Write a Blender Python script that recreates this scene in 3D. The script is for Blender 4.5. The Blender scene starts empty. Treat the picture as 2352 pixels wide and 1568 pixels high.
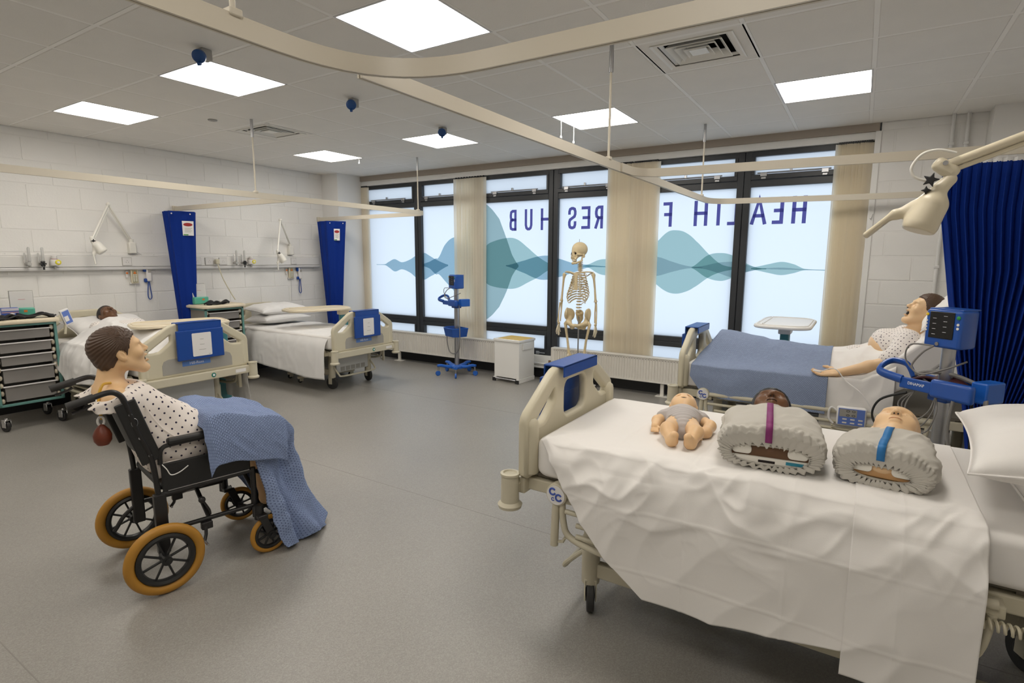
import bpy, bmesh, math, random
import numpy as np
from mathutils import Vector, Matrix, Euler
random.seed(7); np.random.seed(7)
PI = math.pi
S = bpy.context.scene
COL = S.collection

# ------------------------------------------------------------------ camera, world, exposure
cam = bpy.data.cameras.new('camera'); camo = bpy.data.objects.new('camera', cam); COL.objects.link(camo)
cam.sensor_fit = 'HORIZONTAL'; cam.sensor_width = 36.0; cam.lens = 36.0 * 1267.11 / 2352.0
cam.clip_start = 0.05; cam.clip_end = 200
_yaw, _pit, _rol = math.radians(-32.15245), math.radians(-8.60113), math.radians(0.27333)
_f = Vector((math.sin(_yaw) * math.cos(_pit), math.cos(_yaw) * math.cos(_pit), math.sin(_pit)))
_r = Vector((math.cos(_yaw), -math.sin(_yaw), 0)); _u = _r.cross(_f)
_r2 = _r * math.cos(_rol) + _u * math.sin(_rol); _u2 = -_r * math.sin(_rol) + _u * math.cos(_rol)
camo.matrix_world = Matrix(((_r2.x, _u2.x, -_f.x, 0), (_r2.y, _u2.y, -_f.y, 0), (_r2.z, _u2.z, -_f.z, 1.56), (0, 0, 0, 1)))
S.camera = camo
W = bpy.data.worlds.new('overcast_sky'); S.world = W; W.use_nodes = True
W.node_tree.nodes['Background'].inputs[0].default_value = (0.755, 0.875, 1.02, 1)
W.node_tree.nodes['Background'].inputs[1].default_value = 1.28
S.view_settings.view_transform = 'Standard'; S.view_settings.look = 'None'
S.view_settings.gamma = 1.0; S.view_settings.use_curve_mapping = False
S.view_settings.exposure = 0.0
LED_STRENGTH = 15.0
LED_COLOUR = (1.0, 0.945, 0.865)
S.cycles.max_bounces = 8; S.cycles.diffuse_bounces = 5; S.cycles.transparent_max_bounces = 16
S.cycles.sample_clamp_indirect = 6.0

# ------------------------------------------------------------------ materials
MATS = {}
def mat(name, col, rough=0.5, metal=0.0, spec=0.5, noise=None, bump=None, trans=0.0, alpha=1.0, emit=None, coat=0.0, sss=0.0):
    """noise=(scale, amount[, detail]) colour variation; bump=(scale, strength[, detail])."""
    if name in MATS: return MATS[name]
    m = bpy.data.materials.new(name); m.use_nodes = True
    nt = m.node_tree; b = nt.nodes['Principled BSDF']
    c = tuple(col) + (1,)
    b.inputs['Base Color'].default_value = c; b.inputs['Roughness'].default_value = rough
    b.inputs['Metallic'].default_value = metal; b.inputs['Specular IOR Level'].default_value = spec
    b.inputs['Transmission Weight'].default_value = trans; b.inputs['Alpha'].default_value = alpha
    b.inputs['Coat Weight'].default_value = coat
    if sss:
        b.inputs['Subsurface Weight'].default_value = sss; b.inputs['Subsurface Radius'].default_value = (0.01, 0.005, 0.003)
    if emit:
        b.inputs['Emission Color'].default_value = tuple(emit[0]) + (1,); b.inputs['Emission Strength'].default_value = emit[1]
    if noise or bump:
        tc = nt.nodes.new('ShaderNodeTexCoord')
    if noise:
        n = nt.nodes.new('ShaderNodeTexNoise'); n.inputs['Scale'].default_value = noise[0]
        n.inputs['Detail'].default_value = noise[2] if len(noise) > 2 else 4
        nt.links.new(tc.outputs['Object'], n.inputs['Vector'])
        mp = nt.nodes.new('ShaderNodeMapRange'); mp.inputs[1].default_value = 0.25; mp.inputs[2].default_value = 0.75
        mp.inputs[3].default_value = 1 - noise[1]; mp.inputs[4].default_value = 1 + noise[1]
        nt.links.new(n.outputs['Fac'], mp.inputs[0])
        mx = nt.nodes.new('ShaderNodeVectorMath'); mx.operation = 'SCALE'; mx.inputs[0].default_value = col
        nt.links.new(mp.outputs[0], mx.inputs['Scale']); nt.links.new(mx.outputs[0], b.inputs['Base Color'])
    if bump:
        n2 = nt.nodes.new('ShaderNodeTexNoise'); n2.inputs['Scale'].default_value = bump[0]
        n2.inputs['Detail'].default_value = bump[2] if len(bump) > 2 else 3
        nt.links.new(tc.outputs['Object'], n2.inputs['Vector'])
        bp = nt.nodes.new('ShaderNodeBump'); bp.inputs['Strength'].default_value = bump[1]; bp.inputs['Distance'].default_value = 0.01
        nt.links.new(n2.outputs['Fac'], bp.inputs['Height']); nt.links.new(bp.outputs[0], b.inputs['Normal'])
    MATS[name] = m
    return m

def nodes_of(m):
    nt = m.node_tree
    return nt, nt.nodes['Principled BSDF'], nt.nodes.new, nt.links.new

# ------------------------------------------------------------------ mesh builder
def rotm(rx=0, ry=0, rz=0, deg=True):
    if deg: rx, ry, rz = map(math.radians, (rx, ry, rz))
    return Euler((rx, ry, rz)).to_matrix()

class MB:
    def __init__(s): s.v = []; s.f = []
    def add(s, vs, fs, M=None, loc=None):
        o = len(s.v)
        for p in vs:
            p = Vector(p)
            if M is not None: p = M @ p
            if loc is not None: p = p + Vector(loc)
            s.v.append(tuple(p))
        s.f += [tuple(o + i for i in f) for f in fs]
        return s
    def box(s, c, d, R=None):
        x, y, z = d[0] / 2, d[1] / 2, d[2] / 2
        vs = [(-x, -y, -z), (x, -y, -z), (x, y, -z), (-x, y, -z), (-x, -y, z), (x, -y, z), (x, y, z), (-x, y, z)]
        return s.add(vs, [(0, 3, 2, 1), (4, 5, 6, 7), (0, 1, 5, 4), (1, 2, 6, 5), (2, 3, 7, 6), (3, 0, 4, 7)], R, c)
    def bb(s, lo, hi):
        return s.box([(a + b) / 2 for a, b in zip(lo, hi)], [abs(b - a) for a, b in zip(lo, hi)])
    def tube(s, pts, r, n=10, closed=False, cap=True, flat=None):
        """round tube along pts; r number or list; flat=(a,b) scales the section."""
        P = [Vector(p) for p in pts]; m = len(P)
        R = list(r) if hasattr(r, '__len__') else [r] * m
        T = []
        for i in range(m):
            a = P[(i - 1) % m] if (i > 0 or closed) else P[i]
            b = P[(i + 1) % m] if (i < m - 1 or closed) else P[i]
            t = (b - a); T.append(t.normalized() if t.length > 1e-9 else Vector((0, 0, 1)))
        up = Vector((0, 0, 1)) if abs(T[0].z) < 0.9 else Vector((1, 0, 0))
        N = (up - T[0] * up.dot(T[0])).normalized()
        vs = []
        fa, fb = flat if flat else (1, 1)
        for i in range(m):
            if i:
                N = (N - T[i] * N.dot(T[i])); N = N.normalized() if N.length > 1e-6 else T[i].orthogonal().normalized()
            B = T[i].cross(N)
            for k in range(n):
                a = 2 * PI * k / n
                vs.append(P[i] + (N * math.cos(a) * fa + B * math.sin(a) * fb) * R[i])
        fs = []
        for i in range(m if closed else m - 1):
            j = (i + 1) % m
            for k in range(n):
                l = (k + 1) % n
                fs.append((i * n + k, i * n + l, j * n + l, j * n + k))
        if cap and not closed:
            fs.append(tuple(range(n - 1, -1, -1))); fs.append(tuple((m - 1) * n + k for k in range(n)))
        return s.add(vs, fs)
    def cyl(s, a, b, r, r2=None, n=16):
        return s.tube([a, b], [r, r if r2 is None else r2], n)
    def lathe(s, prof, n=24, M=None, loc=None):
        """prof: (r, z) from bottom to top around local z."""
        vs = []; fs = []; m = len(prof)
        for (r, z) in prof:
            for k in range(n):
                a = 2 * PI * k / n; vs.append((r * math.cos(a), r * math.sin(a), z))
        for i in range(m - 1):
            for k in range(n):
                l = (k + 1) % n; fs.append((i * n + k, i * n + l, (i + 1) * n + l, (i + 1) * n + k))
        fs.append(tuple(range(n - 1, -1, -1))); fs.append(tuple((m - 1) * n + k for k in range(n)))
        return s.add(vs, fs, M, loc)
    def prism(s, poly, h, M=None, loc=None, z0=0.0):
        n = len(poly)
        vs = [(x, y, z0) for x, y in poly] + [(x, y, z0 + h) for x, y in poly]
        fs = [tuple(range(n - 1, -1, -1)), tuple(range(n, 2 * n))] + [(i, (i + 1) % n, n + (i + 1) % n, n + i) for i in range(n)]
        return s.add(vs, fs, M, loc)
    def ell(s, c, r, n=16, m=10, R=None):
        vs = [(0, 0, -1)]; fs = []
        for i in range(1, m):
            t = PI * i / m
            for k in range(n):
                a = 2 * PI * k / n; vs.append((math.sin(t) * math.cos(a), math.sin(t) * math.sin(a), -math.cos(t)))
        vs.append((0, 0, 1)); last = len(vs) - 1
        for k in range(n): fs.append((0, 1 + (k + 1) % n, 1 + k))
        for i in range(m - 2):
            for k in range(n):
                l = (k + 1) % n; a = 1 + i * n; b = a + n
                fs.append((a + k, a + l, b + l, b + k))
        a = 1 + (m - 2) * n
        for k in range(n): fs.append((a + k, a + (k + 1) % n, last))
        r = r if hasattr(r, '__len__') else (r, r, r)
        vs = [(x * r[0], y * r[1], z * r[2]) for x, y, z in vs]
        return s.add(vs, fs, R, c)
    def grid(s, fn, nu, nv, closeu=False):
        vs = [fn(i / (nu - (0 if closeu else 1)), j / (nv - 1)) for j in range(nv) for i in range(nu)]
        fs = []
        for j in range(nv - 1):
            for i in range(nu if closeu else nu - 1):
                k = (i + 1) % nu
                fs.append((j * nu + i, j * nu + k, (j + 1) * nu + k, (j + 1) * nu + i))
        return s.add(vs, fs)
    def mesh(s, name):
        me = bpy.data.meshes.new(name); me.from_pydata(s.v, [], s.f); me.update()
        return me

def finish(me, smooth=True, angle=40):
    if smooth:
        me.polygons.foreach_set('use_smooth', [True] * len(me.polygons))
        me.set_sharp_from_angle(angle=math.radians(angle))
    return me

def fix_normals(me):
    bm = bmesh.new(); bm.from_mesh(me); bmesh.ops.recalc_face_normals(bm, faces=bm.faces); bm.to_mesh(me); bm.free()

def ob(name, geo, m, parent=None, loc=None, rot=None, smooth=True, angle=40, bevel=0, seg=2, sub=0, solid=0, fixn=False):
    me = geo.mesh(name) if isinstance(geo, MB) else geo
    if fixn: fix_normals(me)
    finish(me, smooth, angle)
    if m is not None and not me.materials: me.materials.append(m)
    o = bpy.data.objects.new(name, me); COL.objects.link(o)
    if loc is not None: o.location = loc
    if rot is not None: o.rotation_euler = rot
    if parent is not None: o.parent = parent
    if solid:
        md = o.modifiers.new('thick', 'SOLIDIFY'); md.thickness = solid; md.offset = 0
    if bevel:
        md = o.modifiers.new('bevel', 'BEVEL'); md.width = bevel; md.segments = seg; md.limit_method = 'ANGLE'; md.angle_limit = math.radians(35)
    if sub:
        md = o.modifiers.new('sub', 'SUBSURF'); md.levels = sub; md.render_levels = sub
    return o

def empty(name, loc=(0, 0, 0), rz=0.0):
    o = bpy.data.objects.new(name, None); COL.objects.link(o); o.location = loc; o.rotation_euler = (0, 0, rz)
    o.empty_display_size = 0.05
    return o

def tag(o, label=None, cat=None, group=None, kind=None):
    if label: o['label'] = label
    if cat: o['category'] = cat
    if group: o['group'] = group
    if kind: o['kind'] = kind
    return o

def thing(name, label, cat, loc=(0, 0, 0), rz=0.0, group=None):
    return tag(empty(name, loc, rz), label, cat, group)

def copy_tree(o, parent=None):
    c = o.copy(); COL.objects.link(c)
    if parent is not None: c.parent = parent
    for ch in [x for x in bpy.data.objects if x.parent == o]: copy_tree(ch, c)
    return c

def struct(o): o['kind'] = 'structure'; return o

def arc(c, r, a0, a1, n, ax=('x', 'y')):
    """list of 2d points on an arc in degrees."""
    return [(c[0] + r * math.cos(math.radians(a0 + (a1 - a0) * i / n)), c[1] + r * math.sin(math.radians(a0 + (a1 - a0) * i / n))) for i in range(n + 1)]

def rrect(w, h, r, n=5, cx=0, cy=0):
    P = []
    for sx, sy, a in ((1, -1, -90), (1, 1, 0), (-1, 1, 90), (-1, -1, 180)):
        P += arc((cx + sx * (w / 2 - r), cy + sy * (h / 2 - r)), r, a, a + 90, n)
    return P

def smoothpts(pts, k=6):
    """Catmull-Rom resample of a 3d polyline."""
    P = [Vector(p) for p in pts]; out = []
    for i in range(len(P) - 1):
        p0 = P[max(i - 1, 0)]; p1 = P[i]; p2 = P[i + 1]; p3 = P[min(i + 2, len(P) - 1)]
        for j in range(k):
            t = j / k
            out.append(0.5 * ((2 * p1) + (p2 - p0) * t + (2 * p0 - 5 * p1 + 4 * p2 - p3) * t * t + (3 * p1 - p0 - 3 * p2 + p3) * t ** 3))
    out.append(P[-1])
    return out

def plate(name, polys, thick, bevel=0.0, res=2):
    """filled 2d outline(s) with holes -> mesh in the xy plane, thickness along z, centred."""
    cu = bpy.data.curves.new(name, 'CURVE'); cu.dimensions = '2D'; cu.fill_mode = 'BOTH'
    cu.extrude = max(thick / 2 - bevel, 0.0); cu.bevel_depth = bevel; cu.bevel_resolution = res
    for poly in polys:
        sp = cu.splines.new('POLY'); sp.points.add(len(poly) - 1)
        for i, (x, y) in enumerate(poly): sp.points[i].co = (x, y, 0, 1)
        sp.use_cyclic_u = True
    o = bpy.data.objects.new('tmp', cu); COL.objects.link(o)
    dg = bpy.context.evaluated_depsgraph_get(); me = bpy.data.meshes.new_from_object(o.evaluated_get(dg))
    bpy.data.objects.remove(o); bpy.data.curves.remove(cu)
    me.name = name; me.materials.clear()
    return me

def text_mesh(name, s, size, thick=0.001, align='CENTER', sx=1.0):
    cu = bpy.data.curves.new(name, 'FONT'); cu.body = s; cu.size = size; cu.extrude = thick / 2; cu.align_x = align; cu.align_y = 'CENTER'
    o = bpy.data.objects.new('tmp', cu); COL.objects.link(o)
    dg = bpy.context.evaluated_depsgraph_get(); me = bpy.data.meshes.new_from_object(o.evaluated_get(dg))
    bpy.data.objects.remove(o); bpy.data.curves.remove(cu)
    me.name = name; me.materials.clear()
    if sx != 1: me.transform(Matrix.Diagonal((sx, 1, 1, 1)))
    return me

def xf(me, M):
    me.transform(M); return me

def boxuv(me, s=1.0):
    """metric box-projected UVs."""
    uv = me.uv_layers.new(name='UVMap'); n = len(me.loops)
    co = np.empty(len(me.vertices) * 3); me.vertices.foreach_get('co', co); co = co.reshape(-1, 3)
    d = np.zeros((n, 2))
    for p in me.polygons:
        ax = max(range(3), key=lambda i: abs(p.normal[i])); a, b = ((1, 2), (0, 2), (0, 1))[ax]
        for li in p.loop_indices:
            v = co[me.loops[li].vertex_index]; d[li] = (v[a] * s, v[b] * s)
    uv.data.foreach_set('uv', d.ravel())

# ------------------------------------------------------------------ signed-distance meshes (organic bodies)
def _len(a): return np.sqrt((a * a).sum(-1))
class SDF:
    """list of smooth-blended primitives, meshed with surface nets."""
    def __init__(s): s.ops = []
    def cap(s, a, b, ra, rb=None, k=0.02, mode='+'):
        s.ops.append((mode, 'c', np.array(a, float), np.array(b, float), ra, ra if rb is None else rb, k)); return s
    def ell(s, c, r, k=0.02, mode='+', R=None):
        s.ops.append((mode, 'e', np.array(c, float), np.array(r if hasattr(r, '__len__') else (r, r, r), float), None if R is None else np.array(R), 0, k)); return s
    def box(s, c, h, rr, k=0.02, mode='+', R=None):
        s.ops.append((mode, 'b', np.array(c, float), np.array(h, float), None if R is None else np.array(R), rr, k)); return s
    def chain(s, pts, rad, k=0.02):
        for i in range(len(pts) - 1): s.cap(pts[i], pts[i + 1], rad[i], rad[i + 1], k)
        return s
    def fn(s, fun, k=0.0, mode='+'):
        s.ops.append((mode, 'f', fun, None, None, 0, k)); return s
    def ev(s, P):
        D = np.full(len(P), 1e3)
        for mode, t, a, b, c, d, k in s.ops:
            if t == 'c':
                ab = b - a; h = np.clip(((P - a) @ ab) / max(ab @ ab, 1e-12), 0, 1)
                x = _len(P - a - h[:, None] * ab) - (c + (d - c) * h)
            elif t == 'e':
                q = P - a
                if c is not None: q = q @ c
                k0 = _len(q / b); k1 = _len(q / (b * b)); x = k0 * (k0 - 1) / np.maximum(k1, 1e-9)
            elif t == 'b':
                q = P - a
                if c is not None: q = q @ c
                q = np.abs(q) - (b - d); x = _len(np.maximum(q, 0)) + np.minimum(q.max(-1), 0) - d
            else: x = a(P)
            if mode == '+':
                if k > 0:
                    h = np.clip(0.5 + 0.5 * (D - x) / k, 0, 1); D = D * (1 - h) + x * h - k * h * (1 - h)
                else: D = np.minimum(D, x)
            elif mode == '-':
                if k > 0:
                    h = np.clip(0.5 - 0.5 * (D + x) / k, 0, 1); D = D * (1 - h) - x * h + k * h * (1 - h)
                else: D = np.maximum(D, -x)
            else:  # intersect
                if k > 0:
                    h = np.clip(0.5 - 0.5 * (D - x) / k, 0, 1); D = D * (1 - h) + x * h + k * h * (1 - h)
                else: D = np.maximum(D, x)
        return D
    def mesh(s, name, lo, hi, h, disp=None):
        lo = np.array(lo, float); hi = np.array(hi, float); n = np.ceil((hi - lo) / h).astype(int) + 1
        ax = [lo[i] + h * np.arange(n[i]) for i in range(3)]
        B = 8; nb = (n + B - 1) // B
        cb = [lo[i] + h * (np.arange(nb[i]) * B + (B - 1) / 2) for i in range(3)]
        C = np.stack(np.meshgrid(*cb, indexing='ij'), -1).reshape(-1, 3)
        ff = (lambda q: s.ev(q) + disp(q)) if disp else s.ev
        dc = np.concatenate([ff(C[i:i + 100000]) for i in range(0, len(C), 100000)])
        near = np.abs(dc) < h * B * 1.25 + .004
        D = np.repeat(np.repeat(np.repeat(dc.reshape(nb), B, 0), B, 1), B, 2)[:n[0], :n[1], :n[2]].copy()
        msk = np.repeat(np.repeat(np.repeat(near.reshape(nb), B, 0), B, 1), B, 2)[:n[0], :n[1], :n[2]]
        idx = np.argwhere(msk)
        for i in range(0, len(idx), 150000):
            q = idx[i:i + 150000]; D[q[:, 0], q[:, 1], q[:, 2]] = ff(lo + q * h)
        nx, ny, nz = n
        vsum = np.zeros((nx - 1, ny - 1, nz - 1, 3)); cnt = np.zeros((nx - 1, ny - 1, nz - 1))
        quads = []
        for axis in range(3):
            sl0 = [slice(None)] * 3; sl1 = [slice(None)] * 3; sl0[axis] = slice(0, -1); sl1[axis] = slice(1, None)
            a = D[tuple(sl0)]; b = D[tuple(sl1)]; m = (a < 0) != (b < 0)
            idx = np.argwhere(m)
            if len(idx) == 0: continue
            va = a[m]; vb = b[m]; t = va / (va - vb)
            p = lo + idx * h; p[:, axis] += t * h
            o1, o2 = [(1, 2), (2, 0), (0, 1)][axis]
            cells = []
            for d1, d2 in ((0, 0), (-1, 0), (-1, -1), (0, -1)):
                c = idx.copy(); c[:, o1] += d1; c[:, o2] += d2; cells.append(c)
            ok = np.ones(len(idx), bool)
            for c in cells: ok &= (c >= 0).all(1) & (c < np.array([nx - 1, ny - 1, nz - 1])).all(1)
            for c in cells:
                cc = c[ok]; np.add.at(vsum, (cc[:, 0], cc[:, 1], cc[:, 2]), p[ok]); np.add.at(cnt, (cc[:, 0], cc[:, 1], cc[:, 2]), 1)
            q = np.stack([np.ravel_multi_index(c[ok].T, (nx - 1, ny - 1, nz - 1)) for c in cells], 1)
            fl = va[ok] < 0
            q[~fl] = q[~fl][:, ::-1]
            quads.append(q)
        used = np.flatnonzero(cnt.ravel() > 0)
        V = vsum.reshape(-1, 3)[used] / cnt.ravel()[used][:, None]
        remap = np.full(cnt.size, -1); remap[used] = np.arange(len(used))
        Q = remap[np.concatenate(quads)]
        me = bpy.data.meshes.new(name); me.from_pydata(V.tolist(), [], Q.tolist()); me.update()
        return me
def noise3(P, f, seed=0):
    """cheap smooth pseudo-noise in [-1,1] made of sines."""
    r = np.random.RandomState(seed); out = 0
    for i in range(5):
        d = r.normal(size=3); d /= np.linalg.norm(d); ph = r.uniform(0, 6.28); out = out + np.sin((P @ d) * f * r.uniform(0.6, 1.5) + ph)
    return out / 3.2

def vnoise(x, y, seed=0):
    """2d value noise in [-1,1]; x, y arrays."""
    x = np.asarray(x, float); y = np.asarray(y, float)
    xi = np.floor(x).astype(np.int64); yi = np.floor(y).astype(np.int64); fx = x - xi; fy = y - yi
    fx = fx * fx * fx * (fx * (fx * 6 - 15) + 10); fy = fy * fy * fy * (fy * (fy * 6 - 15) + 10)
    def hsh(a, b):
        k = (a * 374761393 + b * 668265263 + seed * 974634541) & 0x7fffffff
        k = ((k ^ (k >> 13)) * 1274126177) & 0x7fffffff
        return ((k ^ (k >> 16)) & 0xffff) / 32767.5 - 1
    return (hsh(xi, yi) * (1 - fx) + hsh(xi + 1, yi) * fx) * (1 - fy) + (hsh(xi, yi + 1) * (1 - fx) + hsh(xi + 1, yi + 1) * fx) * fy
def ridged(x, y, seed=0): return 1 - 2 * np.abs(vnoise(x, y, seed))
def grid_mesh(name, P, closeu=False):
    """P: array (nv, nu, 3) -> quad mesh with metric-ish UVs."""
    nv, nu, _ = P.shape; idx = np.arange(nv * nu).reshape(nv, nu)
    q = np.stack([idx[:-1, :-1], idx[:-1, 1:], idx[1:, 1:], idx[1:, :-1]], -1).reshape(-1, 4)
    me = bpy.data.meshes.new(name); me.from_pydata(P.reshape(-1, 3).tolist(), [], q.tolist()); me.update()
    du = np.concatenate([[0], np.cumsum(np.median(_len(P[:, 1:] - P[:, :-1]), 0))]); dv = np.concatenate([[0], np.cumsum(np.median(_len(P[1:] - P[:-1]), 1))])
    UU, VV = np.meshgrid(du, dv); uvv = np.stack([UU, VV], -1).reshape(-1, 2)
    uv = me.uv_layers.new(name='UVMap'); li = np.empty(len(me.loops), np.int32); me.loops.foreach_get('vertex_index', li)
    uv.data.foreach_set('uv', uvv[li].ravel())
    return me
# ================================================================== ROOM
XL, XR, YB, YW, ZC = -7.09, 1.35, -2.6, 6.25, 2.80
GX, GY = -6.044, 2.117            # ceiling grid origin (0.6 m modules)

m_wall = mat('painted_blockwork', (0.80, 0.785, 0.755), 0.62, bump=(60, 0.10, 4), noise=(3, 0.02))
m_mortar = mat('painted_mortar', (0.79, 0.775, 0.745), 0.7)
m_plaster = mat('painted_plaster', (0.80, 0.785, 0.755), 0.6, bump=(25, 0.03))
m_taupe = mat('taupe_boarding', (0.36, 0.31, 0.26), 0.7)
m_white = mat('white_gloss_paint', (0.80, 0.79, 0.76), 0.35)
m_black = mat('black_rubber_skirting', (0.012, 0.012, 0.013), 0.5)
m_tile = mat('mineral_ceiling_tile', (0.80, 0.775, 0.73), 0.9, bump=(220, 0.25, 5), noise=(4, 0.02))
m_tbar = mat('ceiling_grid_white', (0.86, 0.84, 0.80), 0.5)
m_void = mat('ceiling_void', (0.05, 0.05, 0.05), 0.9)

# floor: speckled safety vinyl
m_floor = mat('speckled_vinyl', (0.30, 0.28, 0.25), 0.36, spec=0.5)
nt, b, new, ln = nodes_of(m_floor)
tc = new('ShaderNodeTexCoord'); v1 = new('ShaderNodeTexVoronoi'); v1.inputs['Scale'].default_value = 240
ln(tc.outputs['Object'], v1.inputs['Vector'])
n1 = new('ShaderNodeTexNoise'); n1.inputs['Scale'].default_value = 1.3; n1.inputs['Detail'].default_value = 5; ln(tc.outputs['Object'], n1.inputs['Vector'])
cr = new('ShaderNodeValToRGB'); ln(v1.outputs['Color'], cr.inputs[0])
cr.color_ramp.elements[0].color = (0.23, 0.215, 0.19, 1); cr.color_ramp.elements[0].position = 0.1
cr.color_ramp.elements[1].color = (0.325, 0.31, 0.28, 1); cr.color_ramp.elements[1].position = 0.95
e = cr.color_ramp.elements.new(0.5); e.color = (0.268, 0.252, 0.226, 1)
mp = new('ShaderNodeMapRange'); mp.inputs[1].default_value = .3; mp.inputs[2].default_value = .7; mp.inputs[3].default_value = .93; mp.inputs[4].default_value = 1.05
ln(n1.outputs['Fac'], mp.inputs[0]); sc = new('ShaderNodeVectorMath'); sc.operation = 'SCALE'; ln(cr.outputs[0], sc.inputs[0]); ln(mp.outputs[0], sc.inputs['Scale'])
ln(sc.outputs[0], b.inputs['Base Color'])
mp2 = new('ShaderNodeMapRange'); mp2.inputs[3].default_value = .36; mp2.inputs[4].default_value = .44; ln(n1.outputs['Fac'], mp2.inputs[0]); ln(mp2.outputs[0], b.inputs['Roughness']); b.inputs['IOR'].default_value = 1.85

floor = struct(ob('floor', MB().bb((XL - .3, YB - .3, -.1), (XR + .3, YW + .4, 0)), m_floor, smooth=False))
# welded floor seams
ms = mat('floor_weld', (0.25, 0.235, 0.21), 0.4)
for y in (0.62, 2.62, 4.62):
    ob('weld_seam', MB().bb((XL, y - .002, 0), (XR, y + .002, .0006)), ms, floor, smooth=False)

# left wall: blockwork, every block a piece
wall_left = struct(ob('wall_left', MB().bb((XL - .25, YB - .2, 0), (XL - .004, YW + .3, ZC + .3)), m_mortar, smooth=False))
def block_mesh(w, h, t=.02):
    mb = MB(); b_ = .004
    x, z = w / 2, h / 2
    vs = [(0, -x, -z), (0, x, -z), (0, x, z), (0, -x, z), (t, -x + b_, -z + b_), (t, x - b_, -z + b_), (t, x - b_, z - b_), (t, -x + b_, z - b_)]
    return mb.add(vs, [(0, 1, 2, 3)][:0] + [(4, 5, 6, 7), (0, 1, 5, 4), (1, 2, 6, 5), (2, 3, 7, 6), (3, 0, 4, 7)]).mesh('block')
_bm = {}
def block(parent, M, y0, y1, z0, z1):
    key = (round(y1 - y0, 3), round(z1 - z0, 3))
    if key not in _bm:
        _bm[key] = finish(block_mesh(*key), False); _bm[key].materials.append(m_wall)
    o = bpy.data.objects.new('block', _bm[key]); COL.objects.link(o); o.parent = parent
    o.matrix_local = M @ Matrix.Translation((0, (y0 + y1) / 2, (z0 + z1) / 2))
def lay_blocks(parent, M, a0, a1, zt, off=0.0, j=0.008):
    z = 1.367 - .225 * 6; row = 0
    zs = []
    while z < zt: zs.append((max(z, 0.0), min(z + .225, zt))); z += .225
    for r, (z0, z1) in enumerate([(0.0, zs[0][0])] + zs if zs[0][0] > .02 else zs):
        if z1 - z0 < .02: continue
        y = a0 - .45 + off + (.225 if r % 2 else 0)
        while y < a1:
            u0, u1 = max(y, a0), min(y + .45, a1)
            if u1 - u0 > .03: block(parent, M, u0 + j / 2, u1 - j / 2, z0 + j / 2, z1 - j / 2)
            y += .45
lay_blocks(wall_left, Matrix.Translation((XL - .02, 0, 0)), 0.6, 5.80, ZC, .02)
# corner pier beside the window
trim_n = [0]
def trim(lo, hi, m, bev=0.0):
    trim_n[0] += 1
    return struct(ob('trim_%d' % trim_n[0], MB().bb(lo, hi), m, smooth=False, bevel=bev))
struct(ob('wall_pier', MB().bb((XL - .05, 5.80, 0), (-6.74, 6.75, ZC)), m_plaster, smooth=False, bevel=.004))
# window wall: right-hand blockwork, pier, lintel, plinth
wall_window = struct(ob('wall_window', MB().bb((.045, YW + .004, 0), (XR + .2, YW + .3, ZC + .3)), m_mortar, smooth=False))
RZ = Matrix.Translation((0, YW + .02, 0)) @ Matrix.Rotation(math.radians(-90), 4, 'Z')
lay_blocks(wall_window, RZ @ Matrix.Translation((0, 0, 0)), .05, .80, ZC, -.12)
struct(ob('wall_pier_right', MB().bb((.80, 6.03, 0), (XR + .1, YW + .2, ZC)), m_plaster, smooth=False))
trim((-6.74, YW - .005, 2.725), (.03, YW + .35, ZC + .01), m_taupe)                 # lintel boarding
trim((-6.74, YW + .02, 2.655), (.03, YW + .35, 2.725), m_white, .003)               # pelmet strip
trim((.0, YW - .01, 0), (.05, YW + .2, 2.725), m_white, .004)                       # jamb trim
trim((-6.74, YW - .02, .145), (.0, YW + .2, .19), m_white, .004)                    # plinth ledge
trim((-6.74, YW + .03, .19), (.0, YW + .2, .292), m_white, .004)
struct(ob('baseboard_window', MB().bb((-6.74, YW + .01, 0), (.03, YW + .2, .145)), m_black, smooth=False))
struct(ob('baseboard_window_right', MB().bb((.05, YW - .012, 0), (.80, YW + .01, .12)), m_black, smooth=False))
struct(ob('wall_window_back', MB().bb((XL - .3, YW + .32, 2.66), (XR + .3, YW + .55, ZC + .3)), m_plaster, smooth=False))
struct(ob('wall_window_low', MB().bb((XL - .3, YW + .20, -.1), (XR + .3, YW + .55, .285)), m_plaster, smooth=False))
struct(ob('baseboard_left', MB().bb((XL, YB, 0), (XL + .012, 5.8, .12)), m_black, smooth=False))
struct(ob('wall_right', MB().bb((XR, YB - .2, 0), (XR + .25, YW + .3, ZC + .3)), m_plaster, smooth=False))
struct(ob('wall_back', MB().bb((XL - .3, YB - .25, 0), (XR + .3, YB, ZC + .3)), m_plaster, smooth=False))

# ceiling: slab above, T-bars and single tiles below
ceiling = struct(ob('ceiling', MB().bb((XL - .3, YB - .3, ZC + .16), (XR + .3, YW + .5, ZC + .3)), m_void, smooth=False))
LIGHTS = [(i, j) for j in (4, 0, -4) for i in (0, 3, 6, 9)]
VENTS = [(8, 2), (1, 2)]
def ceil_tile_mesh():
    w = .289; e = .006; t = .008
    vs = [(-w, -w, t), (w, -w, t), (w, w, t), (-w, w, t), (-w, -w, .002), (w, -w, .002), (w, w, .002), (-w, w, .002), (-w + e, -w + e, -.003), (w - e, -w + e, -.003), (w - e, w - e, -.003), (-w + e, w - e, -.003)]
    return MB().add(vs, [(0, 1, 2, 3), (11, 10, 9, 8), (4, 5, 1, 0), (5, 6, 2, 1), (6, 7, 3, 2), (7, 4, 0, 3), (8, 9, 5, 4), (9, 10, 6, 5), (10, 11, 7, 6), (11, 8, 4, 7)]).mesh('ceiling_tile')
tm = finish(ceil_tile_mesh(), False); tm.materials.append(m_tile)
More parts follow.
